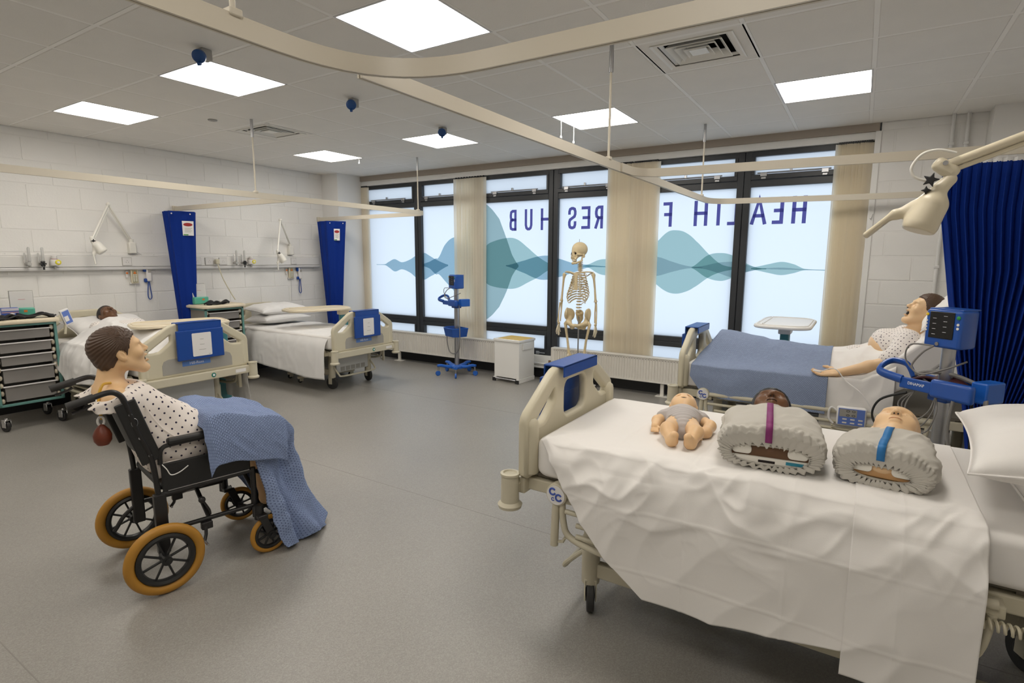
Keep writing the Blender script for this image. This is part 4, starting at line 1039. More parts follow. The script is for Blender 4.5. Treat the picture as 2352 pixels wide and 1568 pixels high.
wire = tag(ob('clip_cable', MB().tube(smoothpts([(-.18, 4.285, .80), (-.10, 4.262, .83), (-.03, 4.235, .76), (.06, 4.18, .70), (.13, 4.17, .60), (.16, 4.20, .52)], 8), .0035, 6), m_cardw), 'thin white cable running from finger clip across the white sheet', 'cable')

# blanket and sheet over the window patient (bed-local coordinates)
m_blanket = mat('blue_cellular_blanket', (0.30, 0.365, 0.52), 0.9, spec=0.1)
def cellular(m, su, sv, strength):
    nt, b, new, ln = nodes_of(m); uv = new('ShaderNodeUVMap'); br = new('ShaderNodeTexBrick'); br.offset = .5
    mpn = new('ShaderNodeMapping'); mpn.inputs['Scale'].default_value = (su, sv, 1); ln(uv.outputs[0], mpn.inputs[0]); ln(mpn.outputs[0], br.inputs[0])
    br.inputs['Color1'].default_value = (1, 1, 1, 1); br.inputs['Color2'].default_value = (.75, .75, .75, 1); br.inputs['Mortar'].default_value = (0, 0, 0, 1)
    br.inputs['Scale'].default_value = 1.0; br.inputs['Mortar Size'].default_value = .12; br.inputs['Mortar Smooth'].default_value = .8; br.inputs['Brick Width'].default_value = 1.0; br.inputs['Row Height'].default_value = 1.0
    bp = new('ShaderNodeBump'); bp.inputs['Strength'].default_value = strength; bp.inputs['Distance'].default_value = .004; ln(br.outputs['Color'], bp.inputs['Height']); ln(bp.outputs[0], b.inputs['Normal'])
    c = b.inputs['Base Color'].default_value[:]; rp = new('ShaderNodeValToRGB'); ln(br.outputs['Color'], rp.inputs[0])
    rp.color_ramp.elements[0].color = (c[0] * .62, c[1] * .62, c[2] * .66, 1); rp.color_ramp.elements[1].color = (c[0] * 1.08, c[1] * 1.08, c[2] * 1.06, 1); ln(rp.outputs[0], b.inputs['Base Color'])
cellular(m_blanket, 70, 130, .8)
def top3(x, y):
    ctr = np.interp(x, [.05, .12, .19, .30, .55, .95, 1.15, 1.35], [.79, .88, .99, .985, .935, .91, .935, .97])
    w = np.interp(x, [.05, .2, .6, 1.0], [.26, .20, .25, .30]); flat = .75 + .018
    return flat + (ctr - flat) * np.exp(-(np.abs(y) / w) ** 3)
k3 = bedthing('blanket', 'grey-blue woven blanket over the legs of the window patient', 'blanket', BED3, 'blue blankets')
drape('cloth', BED3, .07, .985, top3, ([.07, .16, .3, .985], [.68, .56, .53, .52]), ([.0, 1.0], [.5, .5]), 150, 150, m_blanket, k3, half=.44, seed=60, wr=.005, fold=.012, solid=.004, flare=.032)
s3 = bedthing('bed_sheet', 'white sheet gathered round the waist of the window patient, below the blanket', 'bed sheet', BED3, 'bed sheets')
def top3s(x, y):
    base = np.where(x < 1.18, .765, .765 + (x - 1.18) * .7)
    ctr = np.interp(x, [.9, 1.05, 1.2, 1.35], [.905, .925, .955, .985]); w = .27
    return base + (np.maximum(ctr, base + .02) - base) * np.exp(-(np.abs(y) / w) ** 3)
drape('cloth', BED3, .95, 1.36, top3s, ([.9, 1.36], [.42, .42]), ([.9, 1.36], [.5, .5]), 90, 130, m_sheet, s3, half=.435, seed=70, wr=.010, fold=.010, flare=.010)

# ------------------------------------------------------------------ manikin lying in bed 1
p1 = thing('patient_manikin', 'dark-skinned manikin lying under a white sheet in the bed behind the wheelchair', 'manikin', (-6.5, 2.60, .75))
o1 = p1.location.copy(); H1 = HT((-6.60, 2.60, .945), 0, 62, 0)
b1 = SDF(); head_ops(b1, H1, .95, mouth=0.0); b1.cap((-6.53, 2.6, .90), (-6.42, 2.6, .86), .05, .06, .03); b1.cap((-6.36, 2.44, .84), (-6.36, 2.76, .84), .06, .06, .05)
b1.ell((-6.2, 2.6, .82), (.25, .17, .095), .05)
ob('body', b1.mesh('body', (-6.74, 2.34, .70), (-5.9, 2.86, 1.08), .0045), m_skind, p1, loc=-o1, angle=180)
ob('hair', hair_mesh(H1, .95), m_hairb, p1, loc=-o1, angle=180)
fb = empty('face_details'); fb.parent = p1; fb.location = -o1; face_bits(fb, H1, .95, 0.0, m_hole)
g1 = SDF(); g1.cap((-6.38, 2.42, .845), (-6.38, 2.78, .845), .075, .075, .04); g1.ell((-6.2, 2.6, .825), (.25, .185, .105), .05); g1.cap((-6.52, 2.6, .93), (-6.44, 2.6, .90), .06, .075, .01, '-')
me = g1.mesh('gown', (-6.5, 2.3, .7), (-5.9, 2.9, .96), .008, lambda P: .003 * noise3(P, 40, 9)); boxuv(me); ob('gown', me, m_gown3, p1, loc=-o1, angle=180)
s1 = bedthing('bed_sheet', 'white crumpled sheet over the dark-skinned manikin, hanging in folds beside the drawers', 'bed sheet', BED1, 'bed sheets')
def top1(x, y):
    base = .742; ctr = np.interp(x, [.1, .2, .35, .9, 1.35, 1.5, 1.62], [.80, .90, .89, .88, .92, .94, .90]); w = np.interp(x, [.1, 1.6], [.2, .27])
    return base + (ctr - base) * np.exp(-(np.abs(y) / w) ** 3)
drape('cloth', BED1, .10, 1.56, top1, ([.1, .7, 1.56], [.13, .20, .50]), ([.1, .6, 1.0, 1.2, 1.35, 1.56], [.50, .46, .42, .38, .43, .56]), 150, 150, m_sheet2, s1, half=.435, seed=80, wr=.012, fold=.02)
# ================================================================== TRAINING MANIKINS ON THE NEAREST BED
m_vest = mat('grey_cotton_jacket', (0.52, 0.495, 0.445), 0.88, spec=0.15, bump=(300, 0.05))
m_vestb = mat('grey_striped_romper', (0.50, 0.465, 0.45), 0.88, spec=0.15)
m_purple = mat('purple_strap', (0.22, 0.02, 0.14), 0.6); m_cyan = mat('blue_strap', (0.015, 0.16, 0.42), 0.6)
m_chestd = mat('chest_shell_brown', (0.12, 0.055, 0.022), 0.45); m_chestl = mat('chest_shell_tan', (0.55, 0.31, 0.13), 0.45)
m_pad = mat('white_pad', (0.78, 0.75, 0.68), 0.5); m_teallab = mat('teal_label', (0.01, 0.20, 0.30), 0.5)

# --- infant: lies on its back, head away from the camera
ZB = .806
ba = thing('infant_manikin', 'light-skinned baby manikin in a grey romper on the nearest bed, by the foot board', 'manikin', (-.60, 2.335, ZB), math.radians(104))
# local: +x = towards head, +y = baby's right-hand side as seen, z up
bs = SDF()
bs.ell((.275, 0, .062), (.068, .060, .060), .02); bs.ell((.225, 0, .075), (.045, .046, .040), .03); bs.ell((.200, 0, .062), (.03, .03, .022), .02)
bs.cap((.20, 0, .05), (.16, 0, .05), .03, .036, .02)
bs.ell((.245, 0, .113), (.010, .010, .010), .012); bs.ell((.226, 0, .112), (.006, .016, .006), .01)
bs.ell((.219, 0, .118), (.0035, .016, .008), .003, '-')
for q in (-1, 1):
    bs.ell((.258, q * .022, .108), (.012, .012, .008), .012, '-'); bs.ell((.262, q * .060, .055), (.013, .006, .014), .006)
bs.ell((.08, 0, .052), (.105, .066, .050), .02); bs.ell((0.0, 0, .045), (.06, .062, .043), .03)
bs.chain([(.135, .062, .045), (.075, .108, .035), (.01, .112, .026)], [.026, .023, .018], .012); bs.chain([(.135, -.062, .045), (.06, -.115, .035), (-.015, -.098, .028), (-.045, -.07, .022)], [.026, .025, .023, .017], .012)
for q, kx in ((1, 0), (-1, -.01)):
    bs.chain([(-.015, q * .036, .045), (-.10 + kx, q * .054, .052), (-.175 + kx, q * .036, .030)], [.037, .031, .023], .015)
    bs.chain([(-.175 + kx, q * .036, .028), (-.200 + kx, q * .026, .060)], [.023, .017], .012)
# fingers as short curls
for hx, hy, sgn in ((.0, .112, 1), (-.05, -.066, -1)):
    for f in range(4): bs.cap((hx - .012, hy - .012 + f * .008, .022), (hx - .030, hy - .014 + f * .009, .016), .0058, .0048, .003)
    bs.cap((hx, hy - sgn * .012, .028), (hx - .018, hy - sgn * .022, .030), .006, .005, .003)
ob('body', bs.mesh('body', (-.26, -.165, -.004), (.35, .165, .135), .0036), m_skin, ba, angle=180)
ob('mouth_opening', MB().ell((.217, 0, .113), (.004, .013, .004), 12, 6), m_hole, ba)
for q in (-1, 1): ob('eyelid_line', MB().tube([(.256, q * (.022 + u * .010), .1085 - .003 * u * u) for u in np.linspace(-1, 1, 7)], .0009, 5), m_lip, ba)
vs_ = SDF(); vs_.ell((.085, 0, .053), (.110, .074, .058), .02); vs_.ell((0.0, 0, .046), (.066, .068, .050), .03); vs_.cap((-.04, 0, .04), (-.055, 0, .03), .038, .030, .02)
for q in (-1, 1): vs_.cap((.130, q * .05, .048), (.118, q * .078, .044), .034, .034, .02); vs_.cap((-.02, q * .052, .045), (-.09, q * .06, .05), .041, .036, .010, '-')
vs_.cap((.25, 0, .07), (.178, 0, .062), .05, .036, .01, '-')
def romper(P):
    return .0022 * np.sin(P[:, 0] * 300 + 2 * np.sin(P[:, 1] * 25)) * np.clip((P[:, 2] - .06) * 40, 0, 1) + .004 * np.exp(-((P[:, 0] - .068 - .25 * P[:, 1] ** 2 / .07) / .006) ** 2) * -1
ob('romper', vs_.mesh('romper', (-.1, -.125, -.002), (.215, .125, .125), .0034, romper), m_vestb, ba, angle=180)
wp = MB().tube([(.062 + .45 * y * y / .06, y, .1095 - 7 * y * y if abs(y) < .03 else .1095 - 7 * .0009 - (abs(y) - .03) * .75) for y in np.linspace(-.06, .06, 21)], .0035, 5, flat=(1, .5))
ob('front_flap_edge', wp, m_vestb, ba)

# --- two torsos in elasticated jackets
def torso(label, loc, rz, L, Wd, Hh, skin, hair, strap, chest, openw, openh, openz, hs, seed, head_dx=.0, plate_side=True, hole_line=None):
    """local +x = from open belly end (x=0) to the head; origin on the sheet at the belly end."""
    t = thing('torso_manikin', label, 'manikin', loc, rz, 'adult training torsos')
    Hd = HT((L + .105, head_dx, .086), 180, 74, 0)
    b = SDF(); head_ops(b, Hd, hs, 0.0, ears=True, neck=.10)
    b.cap((L + .07, head_dx, .07), (L - .06, 0, .075), .05, .065, .03); b.ell((L * .55, 0, Hh * .45), (L * .50, Wd * .42, Hh * .42), .05)
    hm = b.mesh('body', (L * .02, -Wd * .5, -.01), (L + .30, Wd * .5, .235), .0044); bm = hm
    ob('body', bm, skin, t, angle=180)
    if hair: ob('hair', hair_mesh(Hd, hs, low=-.09), hair, t, angle=180)
    fe = empty('face_details'); fe.parent = t; face_bits(fe, Hd, hs, 0.0, hole_line or m_lip)
    # jacket: superelliptic shell with an elastic opening at the belly end
    nu, nv = 150, 70; U, V = np.meshgrid(np.linspace(0, 2 * PI, nu), np.linspace(0, 1, nv))
    prof_w = np.interp(V, [0, .10, .2, .36, .7, .9, 1], [.58, .80, .93, 1.0, 1.0, .86, .50]); prof_h = np.interp(V, [0, .10, .2, .36, .7, .9, 1], [.56, .76, .90, 1.0, .98, .86, .60])
    X_ = np.interp(V, [0, .10, .2, .36, .7, .9, 1], [.012, .0, .02, .10, .62, .92, 1.0]) * L
    c, s_ = np.cos(U), np.sin(U); n_ = 2.6
    rr = (np.abs(c) ** n_ + np.abs(s_) ** n_) ** (-1 / n_)
    gat = np.clip(1 - V / .34, 0, 1)
    pl = .0085 * gat ** .7 * np.sin(U * 38 + 2.0 * np.sin(U * 5 + seed)) * (1 - .3 * vnoise(U * 4, V * 8, seed)) + .010 * vnoise(U * 2.2 + V * 2, V * 4, seed + 1) * np.clip(V * 5, 0, 1) + .004 * ridged(U * 4 - V * 5, V * 6, seed + 2)
    ow = openw + (1 - openw) * np.clip(V / .2, 0, 1) ** .8; oh = openh + (1 - openh) * np.clip(V / .2, 0, 1) ** .8
    Y_ = (Wd / 2) * c * rr * np.where(V < .2, np.minimum(prof_w, 9) * 0 + (openw * .5 + 0) * 0 + np.interp(V, [0, .1, .2], [openw, (openw + .93) / 2 + .12, .93]), prof_w) + pl * c
    Z0 = Hh / 2; zc = np.interp(V, [0, .2, 1], [openz, Z0, Z0])
    Z_ = zc + (Hh / 2) * s_ * rr * np.where(V < .2, np.interp(V, [0, .1, .2], [openh, (openh + .9) / 2 + .10, .90]), prof_h) + pl * s_
    Z_ = np.maximum(Z_, .003 + .001 * s_)
    Y_ = Y_ + head_dx * 0
    ob('jacket', grid_mesh('jacket', np.stack([X_, Y_, Z_], -1)), m_vest, t, angle=180, solid=.003)
    # elastic rim
    rim = [(.010 * 1 + .012 * L, (Wd / 2) * openw * math.cos(a) * (abs(math.cos(a)) ** n_ + abs(math.sin(a)) ** n_) ** (-1 / n_), max(openz + (Hh / 2) * openh * math.sin(a) * (abs(math.cos(a)) ** n_ + abs(math.sin(a)) ** n_) ** (-1 / n_), .006)) for a in np.linspace(0, 2 * PI, 60, endpoint=False)]
    ob('elastic_rim', MB().tube(rim, .006, 6, closed=True), m_vest, t)
    ob('chest_plate', MB().bb((.022, -Wd / 2 * openw * 1.02, openz - Hh / 2 * openh * .9), (.05, Wd / 2 * openw * 1.02, openz + Hh / 2 * openh * 1.05)), chest, t, bevel=.006)
    for q in (-1, 1): ob('clip_pad', xf(plate('pad', [rrect(.062, .030, .012)], .006, .002), YZ), m_pad, t, loc=(.018, q * Wd / 2 * openw * .70, openz + .012))
    if plate_side:
        ob('base_plate', MB().bb((.012, -Wd / 2 * openw * .98, openz - Hh / 2 * openh * .95), (.03, Wd / 2 * openw * .98, openz - Hh / 2 * openh * .30)), m_pad, t, bevel=.004)
        ob('base_label', MB().bb((.0095, -Wd / 2 * openw * .85, openz - Hh / 2 * openh * .72), (.012, -Wd / 2 * openw * .42, openz - Hh / 2 * openh * .42)), m_teallab, t, smooth=False)
        ob('hand_slot', MB().bb((.0105, -.02, openz - Hh / 2 * openh * .80), (.0125, .035, openz - Hh / 2 * openh * .55)), m_hole, t, smooth=False, bevel=.001)
    # strap runs from neck to the rim along the crest
    pts = []
    for v in np.linspace(.0, .98, 40):
        i = int(v * (nv - 1)); j = int(nu * .25); pts.append(Vector((X_[max(i - 2, 0):i + 3, j - 3:j + 4].min() - .007 * max(0.0, 1 - v / .3), Y_[i, j] + .004, Z_[max(i - 1, 0):i + 2, j - 3:j + 4].max() + .004)))
    w2 = .0115; mb = MB(); vs = []
    for p in pts: vs += [p + Vector((0, -w2, 0)), p + Vector((0, w2, 0))]
    mb.add(vs, [(2 * i, 2 * i + 2, 2 * i + 3, 2 * i + 1) for i in range(len(pts) - 1)])
    ob('strap', mb, strap, t, solid=.002)
    ob('strap_knob', MB().ell(pts[-1], (.012, .012, .008), 12, 8), strap, t)
    return t
torso('dark-skinned training torso in a grey jacket with a purple strap, middle of the nearest bed', (-.225, 2.085, ZB), math.radians(97), .41, .345, .172, m_skind, m_hairb, m_purple, m_chestd, .76, .42, .058, 1.0, 3, 0.0, True, m_hole)
torso('light-skinned training torso in a grey jacket with a blue strap, next to the pillows', (.108, 2.11, ZB), math.radians(83), .34, .285, .150, m_skinp, None, m_cyan, m_chestl, .60, .34, .056, 1.0, 7, 0.0, False)
# ================================================================== WHEELCHAIR WITH MANIKIN
WC = (-2.925, 1.226, 0); WRZ = math.atan2(.98, .2)
m_wblack = mat('black_frame', (0.014, 0.013, 0.013), 0.38); m_vinyl = mat('black_vinyl', (0.012, 0.012, 0.012), 0.5, bump=(250, 0.08))
m_amber = mat('amber_tyre', (0.42, 0.20, 0.022), 0.5, bump=(160, 0.06)); m_rim = mat('black_rim', (0.012, 0.012, 0.012), 0.4)
m_redbulb = mat('red_rubber_bulb', (0.15, 0.028, 0.010), 0.4); m_yellow = mat('yellow_tube', (0.60, 0.34, 0.03), 0.4)
wc = thing('wheelchair', 'black transit wheelchair with amber tyres carrying a seated manikin', 'wheelchair', WC, WRZ)
def wheel(nm, x, y, r, tw, spokes, rimr, tilt=0.0):
    w = ob(nm, MB().tube([(r * 0 + (r - tw / 2) * math.cos(a), 0, (r - tw / 2) * math.sin(a)) for a in np.linspace(0, 2 * PI, 48, endpoint=False)], tw / 2, 12, closed=True, flat=(1, .95)), m_amber, wc, loc=(x, y, r), rot=(0, 0, tilt))
    ob('rim', MB().tube([(rimr * math.cos(a), 0, rimr * math.sin(a)) for a in np.linspace(0, 2 * PI, 48, endpoint=False)], (r - tw - rimr) + .006, 8, closed=True, flat=(1, 1.3)), m_rim, w)
    sp = []
    for k in range(spokes):
        a = 2 * PI * k / spokes + .3
        ob('spoke', MB().box((rimr * .5 * math.cos(a), 0, rimr * .5 * math.sin(a)), (rimr, .012, .009), rotm(0, -math.degrees(a), 0)), m_rim, w, bevel=.002)
    ob('hub', MB().tube([(0, -.032, 0), (0, .032, 0)], .022, 16).tube([(0, -.038, 0), (0, .038, 0)], .010, 10), m_rim, w)
    return w
for s in (-1, 1): wheel('rear_wheel', 0, s * .298, .168, .046, 8, .112)
wheel('front_wheel', .490, -.272, .103, .026, 8, .072, .02); wheel('front_wheel', .515, .215, .103, .026, 8, .072, -.35)
for s in (-1, 1):
    y = s * .225
    ob('push_tube', MB().tube(smoothpts([(-.285, y, .936), (-.20, y, .958), (-.135, y, .972), (-.10, y, .955), (-.080, y, .91), (-.047, y, .775), (-.004, y, .64), (.012, y, .45), (.018, y, .30)], 6), .0125, 10), m_wblack, wc)
    ob('hand_grip', MB().tube([(-.285, y, .936), (-.235, y, .949), (-.19, y, .960)], [.0175, .0165, .018], 12), m_tyre, wc)
    ob('brake_lever', MB().tube(smoothpts([(-.20, y, .93), (-.23, y, .915), (-.27, y, .905)], 4), .006, 6), m_wblack, wc)
    ob('side_panel', MB().bb((.03, y - .006, .455), (.43, y + .006, .60)), m_vinyl, wc, smooth=False, bevel=.01)
    ob('seat_tube', MB().tube([(.015, y, .452), (.435, y, .457)], .0125, 10), m_wblack, wc)
    ob('seat_clip_strip', MB().bb((.05, y - s * .0, .466), (.42, y + s * .014, .470)), m_steel, wc, smooth=False)
    ob('lower_tube', MB().tube([(.018, y, .272), (.44, y, .265)], .0115, 10), m_wblack, wc)
    ob('rear_post', MB().bb((-.012, y - .018, .165), (.040, y + .018, .46)), m_wblack, wc, smooth=False, bevel=.006)
    ob('axle_plate', MB().tube([(0, y, .168), (0, s * .27, .168)], .012, 10), m_wblack, wc)
    ob('front_post', MB().tube([(.44, y, .47), (.44, y, .20)], .0145, 10), m_wblack, wc)
    ob('armrest_tube', MB().tube(smoothpts([(.03, y, .60), (.04, y, .67), (.10, y, .685), (.30, y, .685), (.36, y, .66), (.37, y, .58)], 5), .011, 8), m_wblack, wc)
    ob('armrest_pad', MB().bb((.065, y - .024, .685), (.335, y + .024, .715)), m_vinyl, wc, bevel=.010)
    ob('castor_stem', MB().cyl((.447, y - s * -.03, .27), (.447, y - s * -.03, .195), .024, n=14), m_wblack, wc)
    yy = -.272 if s < 0 else .215; xx = .490 if s < 0 else .515
    for q in (-1, 1): ob('castor_fork', MB().box(((.447 + xx) / 2 + .004, yy + q * .024, .155), (.040, .006, .13), rotm(0, -20, 0)), m_wblack, wc, bevel=.003)
    ob('fork_crown', MB().box((.452, yy, .212), (.05, .056, .02)), m_wblack, wc, bevel=.004)
    ob('tipper', MB().tube(smoothpts([(.018, y, .272), (-.05, y, .22), (-.085, y, .17), (-.10, y, .15)], 4), .011, 8), m_wblack, wc)
    ob('leg_hanger', MB().tube(smoothpts([(.44, y, .45), (.49, y * .9, .42), (.53, y * .8, .32), (.60, y * .7, .13)], 5), .011, 8), m_wblack, wc)
    ob('foot_plate', MB().box((.645, y * .52, .115), (.13, .13, .014), rotm(0, -10, 0)), m_wblack, wc, bevel=.005)
    for z, x in ((.86, -.068), (.745, -.04), (.655, -.008)): ob('bolt', MB().lathe([(.007, 0), (.007, .003), (.004, .005)], 10, rotm(90 * -s * -1 if s < 0 else -90, 0, 0), (x, s * .236, z)), m_steel, wc)
# seat and back slings, cross brace, parking brakes
ob('seat', MB().bb((.02, -.215, .468), (.43, .215, .50)), m_vinyl, wc, bevel=.012)
ob('back_sling', MB().grid(lambda u, v: ((-.082 + .078 * v ** 1.0) - .03 * math.sin(u * PI) - .02 * 0, -.222 + .444 * u, .905 - .26 * v), 14, 8), m_vinyl, wc, solid=.012)
for s in (-1, 1):
    ob('back_upholstery_side', MB().box((-.042, s * .226, .77), (.085, .012, .31), rotm(0, -16, 0)), m_vinyl, wc, bevel=.008)
    ob('cross_brace', MB().tube([(.22, s * .215, .27), (.24, -s * .215, .452)], .011, 8), m_wblack, wc)
    y = s * .225
    ob('brake_stick', MB().tube(smoothpts([(.225, y, .285), (.222, y, .31), (.200, y, .358)], 4), .005, 6), m_wblack, wc)
    ob('brake_knob', MB().ell((.192, y, .372), .0165, 14, 10), m_wblack, wc)
    ob('brake_block', MB().bb((.175, y - s * -.0, .225), (.225, y + s * .03, .262)), m_wblack, wc, bevel=.004)
    ob('brake_arm', MB().tube([(.195, y + s * .02, .25), (.188, y + s * .035, .205), (.175, y + s * .05, .178)], .008, 8), m_wblack, wc)
    ob('brake_shoe', MB().tube([(.176, s * .262, .178), (.176, s * .325, .178)], .006, 8), m_steel, wc)
lg = MB().tube([(-.0 + .018 * math.cos(a) * .7, -.2335, .85 + .02 * math.sin(a)) for a in np.linspace(0, 2 * PI, 14, endpoint=False)], .0012, 4, closed=True)
ob('maker_emblem', lg, m_steel, wc, loc=(-.055, 0, -.03), rot=(0, R_(0), 0)); ob('maker_emblem', MB().tube([(.27 + .035 * math.cos(a), -.2335, .585 + .010 * math.sin(a)) for a in np.linspace(0, 2 * PI, 18, endpoint=False)], .0012, 4, closed=True), m_steel, wc)

# --- the seated manikin (chair-local coordinates)
pm = thing('seated_manikin', 'light-skinned manikin with moulded brown hair and dotted gown, leaning back in the wheelchair', 'manikin', WC, WRZ)
HM = HT((-.040, 0, 1.108), 0, 18, 0)
bm_ = SDF(); head_ops(bm_, HM, .96, mouth=.75, neck=0)
bm_.cap((-.075, 0, 1.06), (-.095, 0, .955), .052, .056, .03)
bm_.cap((-.095, -.135, .905), (-.095, .135, .905), .058, .058, .06); bm_.ell((-.03, 0, .80), (.10, .155, .16), .06, R=rotm(0, -22, 0)); bm_.ell((.06, 0, .65), (.115, .155, .13), .06, R=rotm(0, -20, 0)); bm_.ell((.12, 0, .57), (.13, .16, .085), .05)
for s in (-1, 1):
    bm_.chain([(.14, s * .085, .575), (.52, s * .09, .60), (.585, s * .09, .40), (.63, s * .09, .14)], [.082, .062, .05, .036], .03)
    bm_.chain([(-.09, s * .13, .895), (-.04, s * .125, .80), (.05, s * .11, .70)], [.048, .036, .030], .03)
    bm_.chain([(.62, s * .09, .15), (.70, s * .09, .135)], [.036, .028], .02)
bm_.fn(lambda P: np.where(P[:, 2] < .89, (-.090 + (.90 - P[:, 2]) * .29) - P[:, 0], (-.087) - P[:, 0] - np.clip(P[:, 2] - .89, 0, .03) * 6), .006, '&')
ob('body', bm_.mesh('body', (-.20, -.27, .10), (.75, .27, 1.25), .0044), m_skin, pm, angle=180)
ob('hair', hair_mesh(HM, .96, .008, .0020, -.055), m_hair, pm, angle=180)
fe = empty('face_details'); fe.parent = pm; face_bits(fe, HM, .96, .75)
for s in (-1, 1): ob('shoe', MB().ell((.70, s * .09, .135), (.085, .038, .035), 16, 10), m_wblack, pm)
gw = SDF(); gw.cap((-.085, -.135, .885), (-.085, .135, .885), .075, .075, .06); gw.ell((-.03, 0, .79), (.135, .178, .19), .06, R=rotm(0, -22, 0)); gw.ell((.055, 0, .66), (.15, .187, .15), .06, R=rotm(0, -24, 0)); gw.ell((.16, 0, .60), (.16, .195, .10), .06)
gw.ell((.17, 0, .665), (.16, .19, .135), .06)
for s in (-1, 1): gw.cap((.0, s * .06, .895), (.19, s * .08, .722), .066, .074, .06)
for s in (-1, 1): gw.chain([(-.10, s * .14, .885), (-.15, s * .165, .865), (-.225, s * .175, .85)], [.062, .050, .036], .03)
gw.cap((-.07, 0, 1.12), (-.075, 0, .965), .085, .088, .012, '-'); gw.cap((-.13, -.13, .985), (-.09, .02, .985), .07, .07, .012, '-')
gw.box((.35, 0, .6), (.08, .4, .4), .0, .01, '-')
gw.fn(lambda P: np.where(P[:, 2] < .865, (-.098 + (.90 - P[:, 2]) * .29) - P[:, 0], (-.098 + .035 * .29) - P[:, 0] - np.clip(P[:, 2] - .865, 0, .03) * 6), .006, '&')
def gwd(P): return .004 * noise3(P, 30, 12) + .0025 * noise3(P * np.array([1, 1, 2.2]), 46, 13) + .004 * np.sin((P[:, 0] * .75 + P[:, 2]) * 62) * np.clip(.78 - P[:, 2], 0, .1) * 4
me = gw.mesh('gown', (-.28, -.28, .48), (.30, .28, 1.0), .0058, gwd); boxuv(me)
ob('gown', me, m_gown, pm, angle=180)
ob('gown_wrap_edge', MB().tube(smoothpts([(.00, -.150, .915), (.01, -.170, .86), (.06, -.186, .76), (.13, -.197, .69), (.20, -.200, .645)], 6), .004, 5, flat=(1, .6)), m_gown, pm)
ob('gown_tail', MB().grid(lambda u, v: (.02 + .26 * u, -.205 - .012 * math.sin(u * 9), .595 - .07 * v - .012 * u + .010 * math.sin(u * 7)), 20, 5), m_gown, pm, solid=.002)
tb = tag(ob('squeeze_bulb', MB().lathe([(.004, -.05), (.022, -.045), (.034, -.025), (.036, .0), (.028, .022), (.014, .04), (.008, .048)], 20), m_redbulb), 'dark red rubber bulb hanging from a white loop behind the wheelchair', 'squeeze bulb')
MWC = Matrix.Translation(WC) @ Matrix.Rotation(WRZ, 4, 'Z')
tb.matrix_world = MWC @ Matrix.Translation((-.165, -.165, .775))
ob('loop', MB().tube([(.012 * math.cos(a), 0, .062 + .020 * math.sin(a)) for a in np.linspace(0, 2 * PI, 16, endpoint=False)], .005, 6, closed=True), m_cardw, tb)
yt = tag(ob('yellow_tube', MB().tube([MWC @ Vector(p) for p in smoothpts([(-.10, -.075, .985), (-.135, -.10, .985), (-.155, -.115, .94), (-.160, -.13, .88), (-.158, -.15, .84)], 6)], .006, 8), m_yellow), 'yellow tube running down the back of the seated manikin\'s neck', 'tube')
sw = tag(ob('white_cord', MB().tube([MWC @ Vector(p) for p in smoothpts([(.035, -.235, .60), (.05, -.246, .575), (.065, -.248, .545), (.10, -.248, .548), (.14, -.246, .57)], 6)], .0025, 6), m_cardw), 'thin white cord looped below the wheelchair armrest', 'cord')

# --- blue blanket over the lap, sliding to the floor in front
bl = thing('blanket', 'light blue woven blanket over the seated manikin\'s lap, trailing onto the floor', 'blanket', WC, WRZ, 'blue blankets')
CP = np.array([(.215, .735), (.25, .79), (.32, .795), (.45, .765), (.56, .745), (.625, .715), (.665, .65), (.685, .56), (.71, .44), (.745, .30), (.79, .17), (.835, .07), (.87, .022)])
def blanket_pts(nu=150, nv=170):
    t = np.linspace(0, len(CP) - 1, nv); C = np.stack([np.interp(t, range(len(CP)), CP[:, k]) for k in (0, 1)], -1)
    for _ in range(14): C[1:-1] = (C[:-2] + C[1:-1] * 2 + C[2:]) / 4
    tg = np.gradient(C, axis=0); tg /= _len(tg)[:, None]; nr = np.stack([-tg[:, 1], tg[:, 0]], -1)     # outward (up / forward)
    s = np.concatenate([[0], np.cumsum(_len(C[1:] - C[:-1]))])
    q = np.linspace(-1, 1, nu); Q, SS = np.meshgrid(q, s)
    front = np.clip((SS - .42) / .22, 0, 1)                       # 0 on the lap, 1 in front of the shins
    halfw = .50 - .05 * front; a = Q * halfw                       # arc length across, negative = near side
    fl = .257 - .095 * front
    over = np.clip(np.abs(a) - fl, 0, 1); sg = np.sign(a)
    Yl = sg * (np.minimum(np.abs(a), fl) + .02 * (1 - np.exp(-over * 16)) + over * (.05 + .22 * front))
    dropz = over * (1 - front) * .98; dropf = over * front * .85
    # hang sides: straight down on the lap, backwards in front
    wob = front * (.022 * np.sin(a * 36 + SS * 4) + .014 * np.sin(a * 61 - SS * 6 + 1)) + .010 * vnoise(a * 9, SS * 7, 31) + .004 * ridged(a * 14 + SS * 9, SS * 10, 32)
    thigh = (1 - front) * .006 * np.cos(np.clip(np.abs(np.abs(a) - .09) / .09, 0, 1) * PI)
    X_ = C[:, 0][:, None] + nr[:, 0][:, None] * (wob + thigh) - dropf; Z_ = C[:, 1][:, None] + nr[:, 1][:, None] * (wob + thigh) - dropz
    X_ = X_ + (1 - front) * np.clip(over, 0, .3) * .03
    Yl = Yl + sg * wob * np.clip(over * 8, 0, 1) * .8
    # trailing hem pulled toward the near side
    k = np.clip((SS - .75) / .5, 0, 1); Yl = Yl * (1 + .15 * k) - .06 * k; X_ = X_ - .09 * k * np.clip(-Q, 0, 1) + .02 * k * np.clip(Q, 0, 1)
    Z_ = np.maximum(Z_, .008 + .006 * np.abs(wob) * 20)
    return np.stack([X_, Yl, Z_], -1)
m_blanket2 = mat('light_blue_cellular_blanket', (0.27, 0.345, 0.55), 0.9, spec=0.1); cellular(m_blanket2, 62, 120, 1.0)
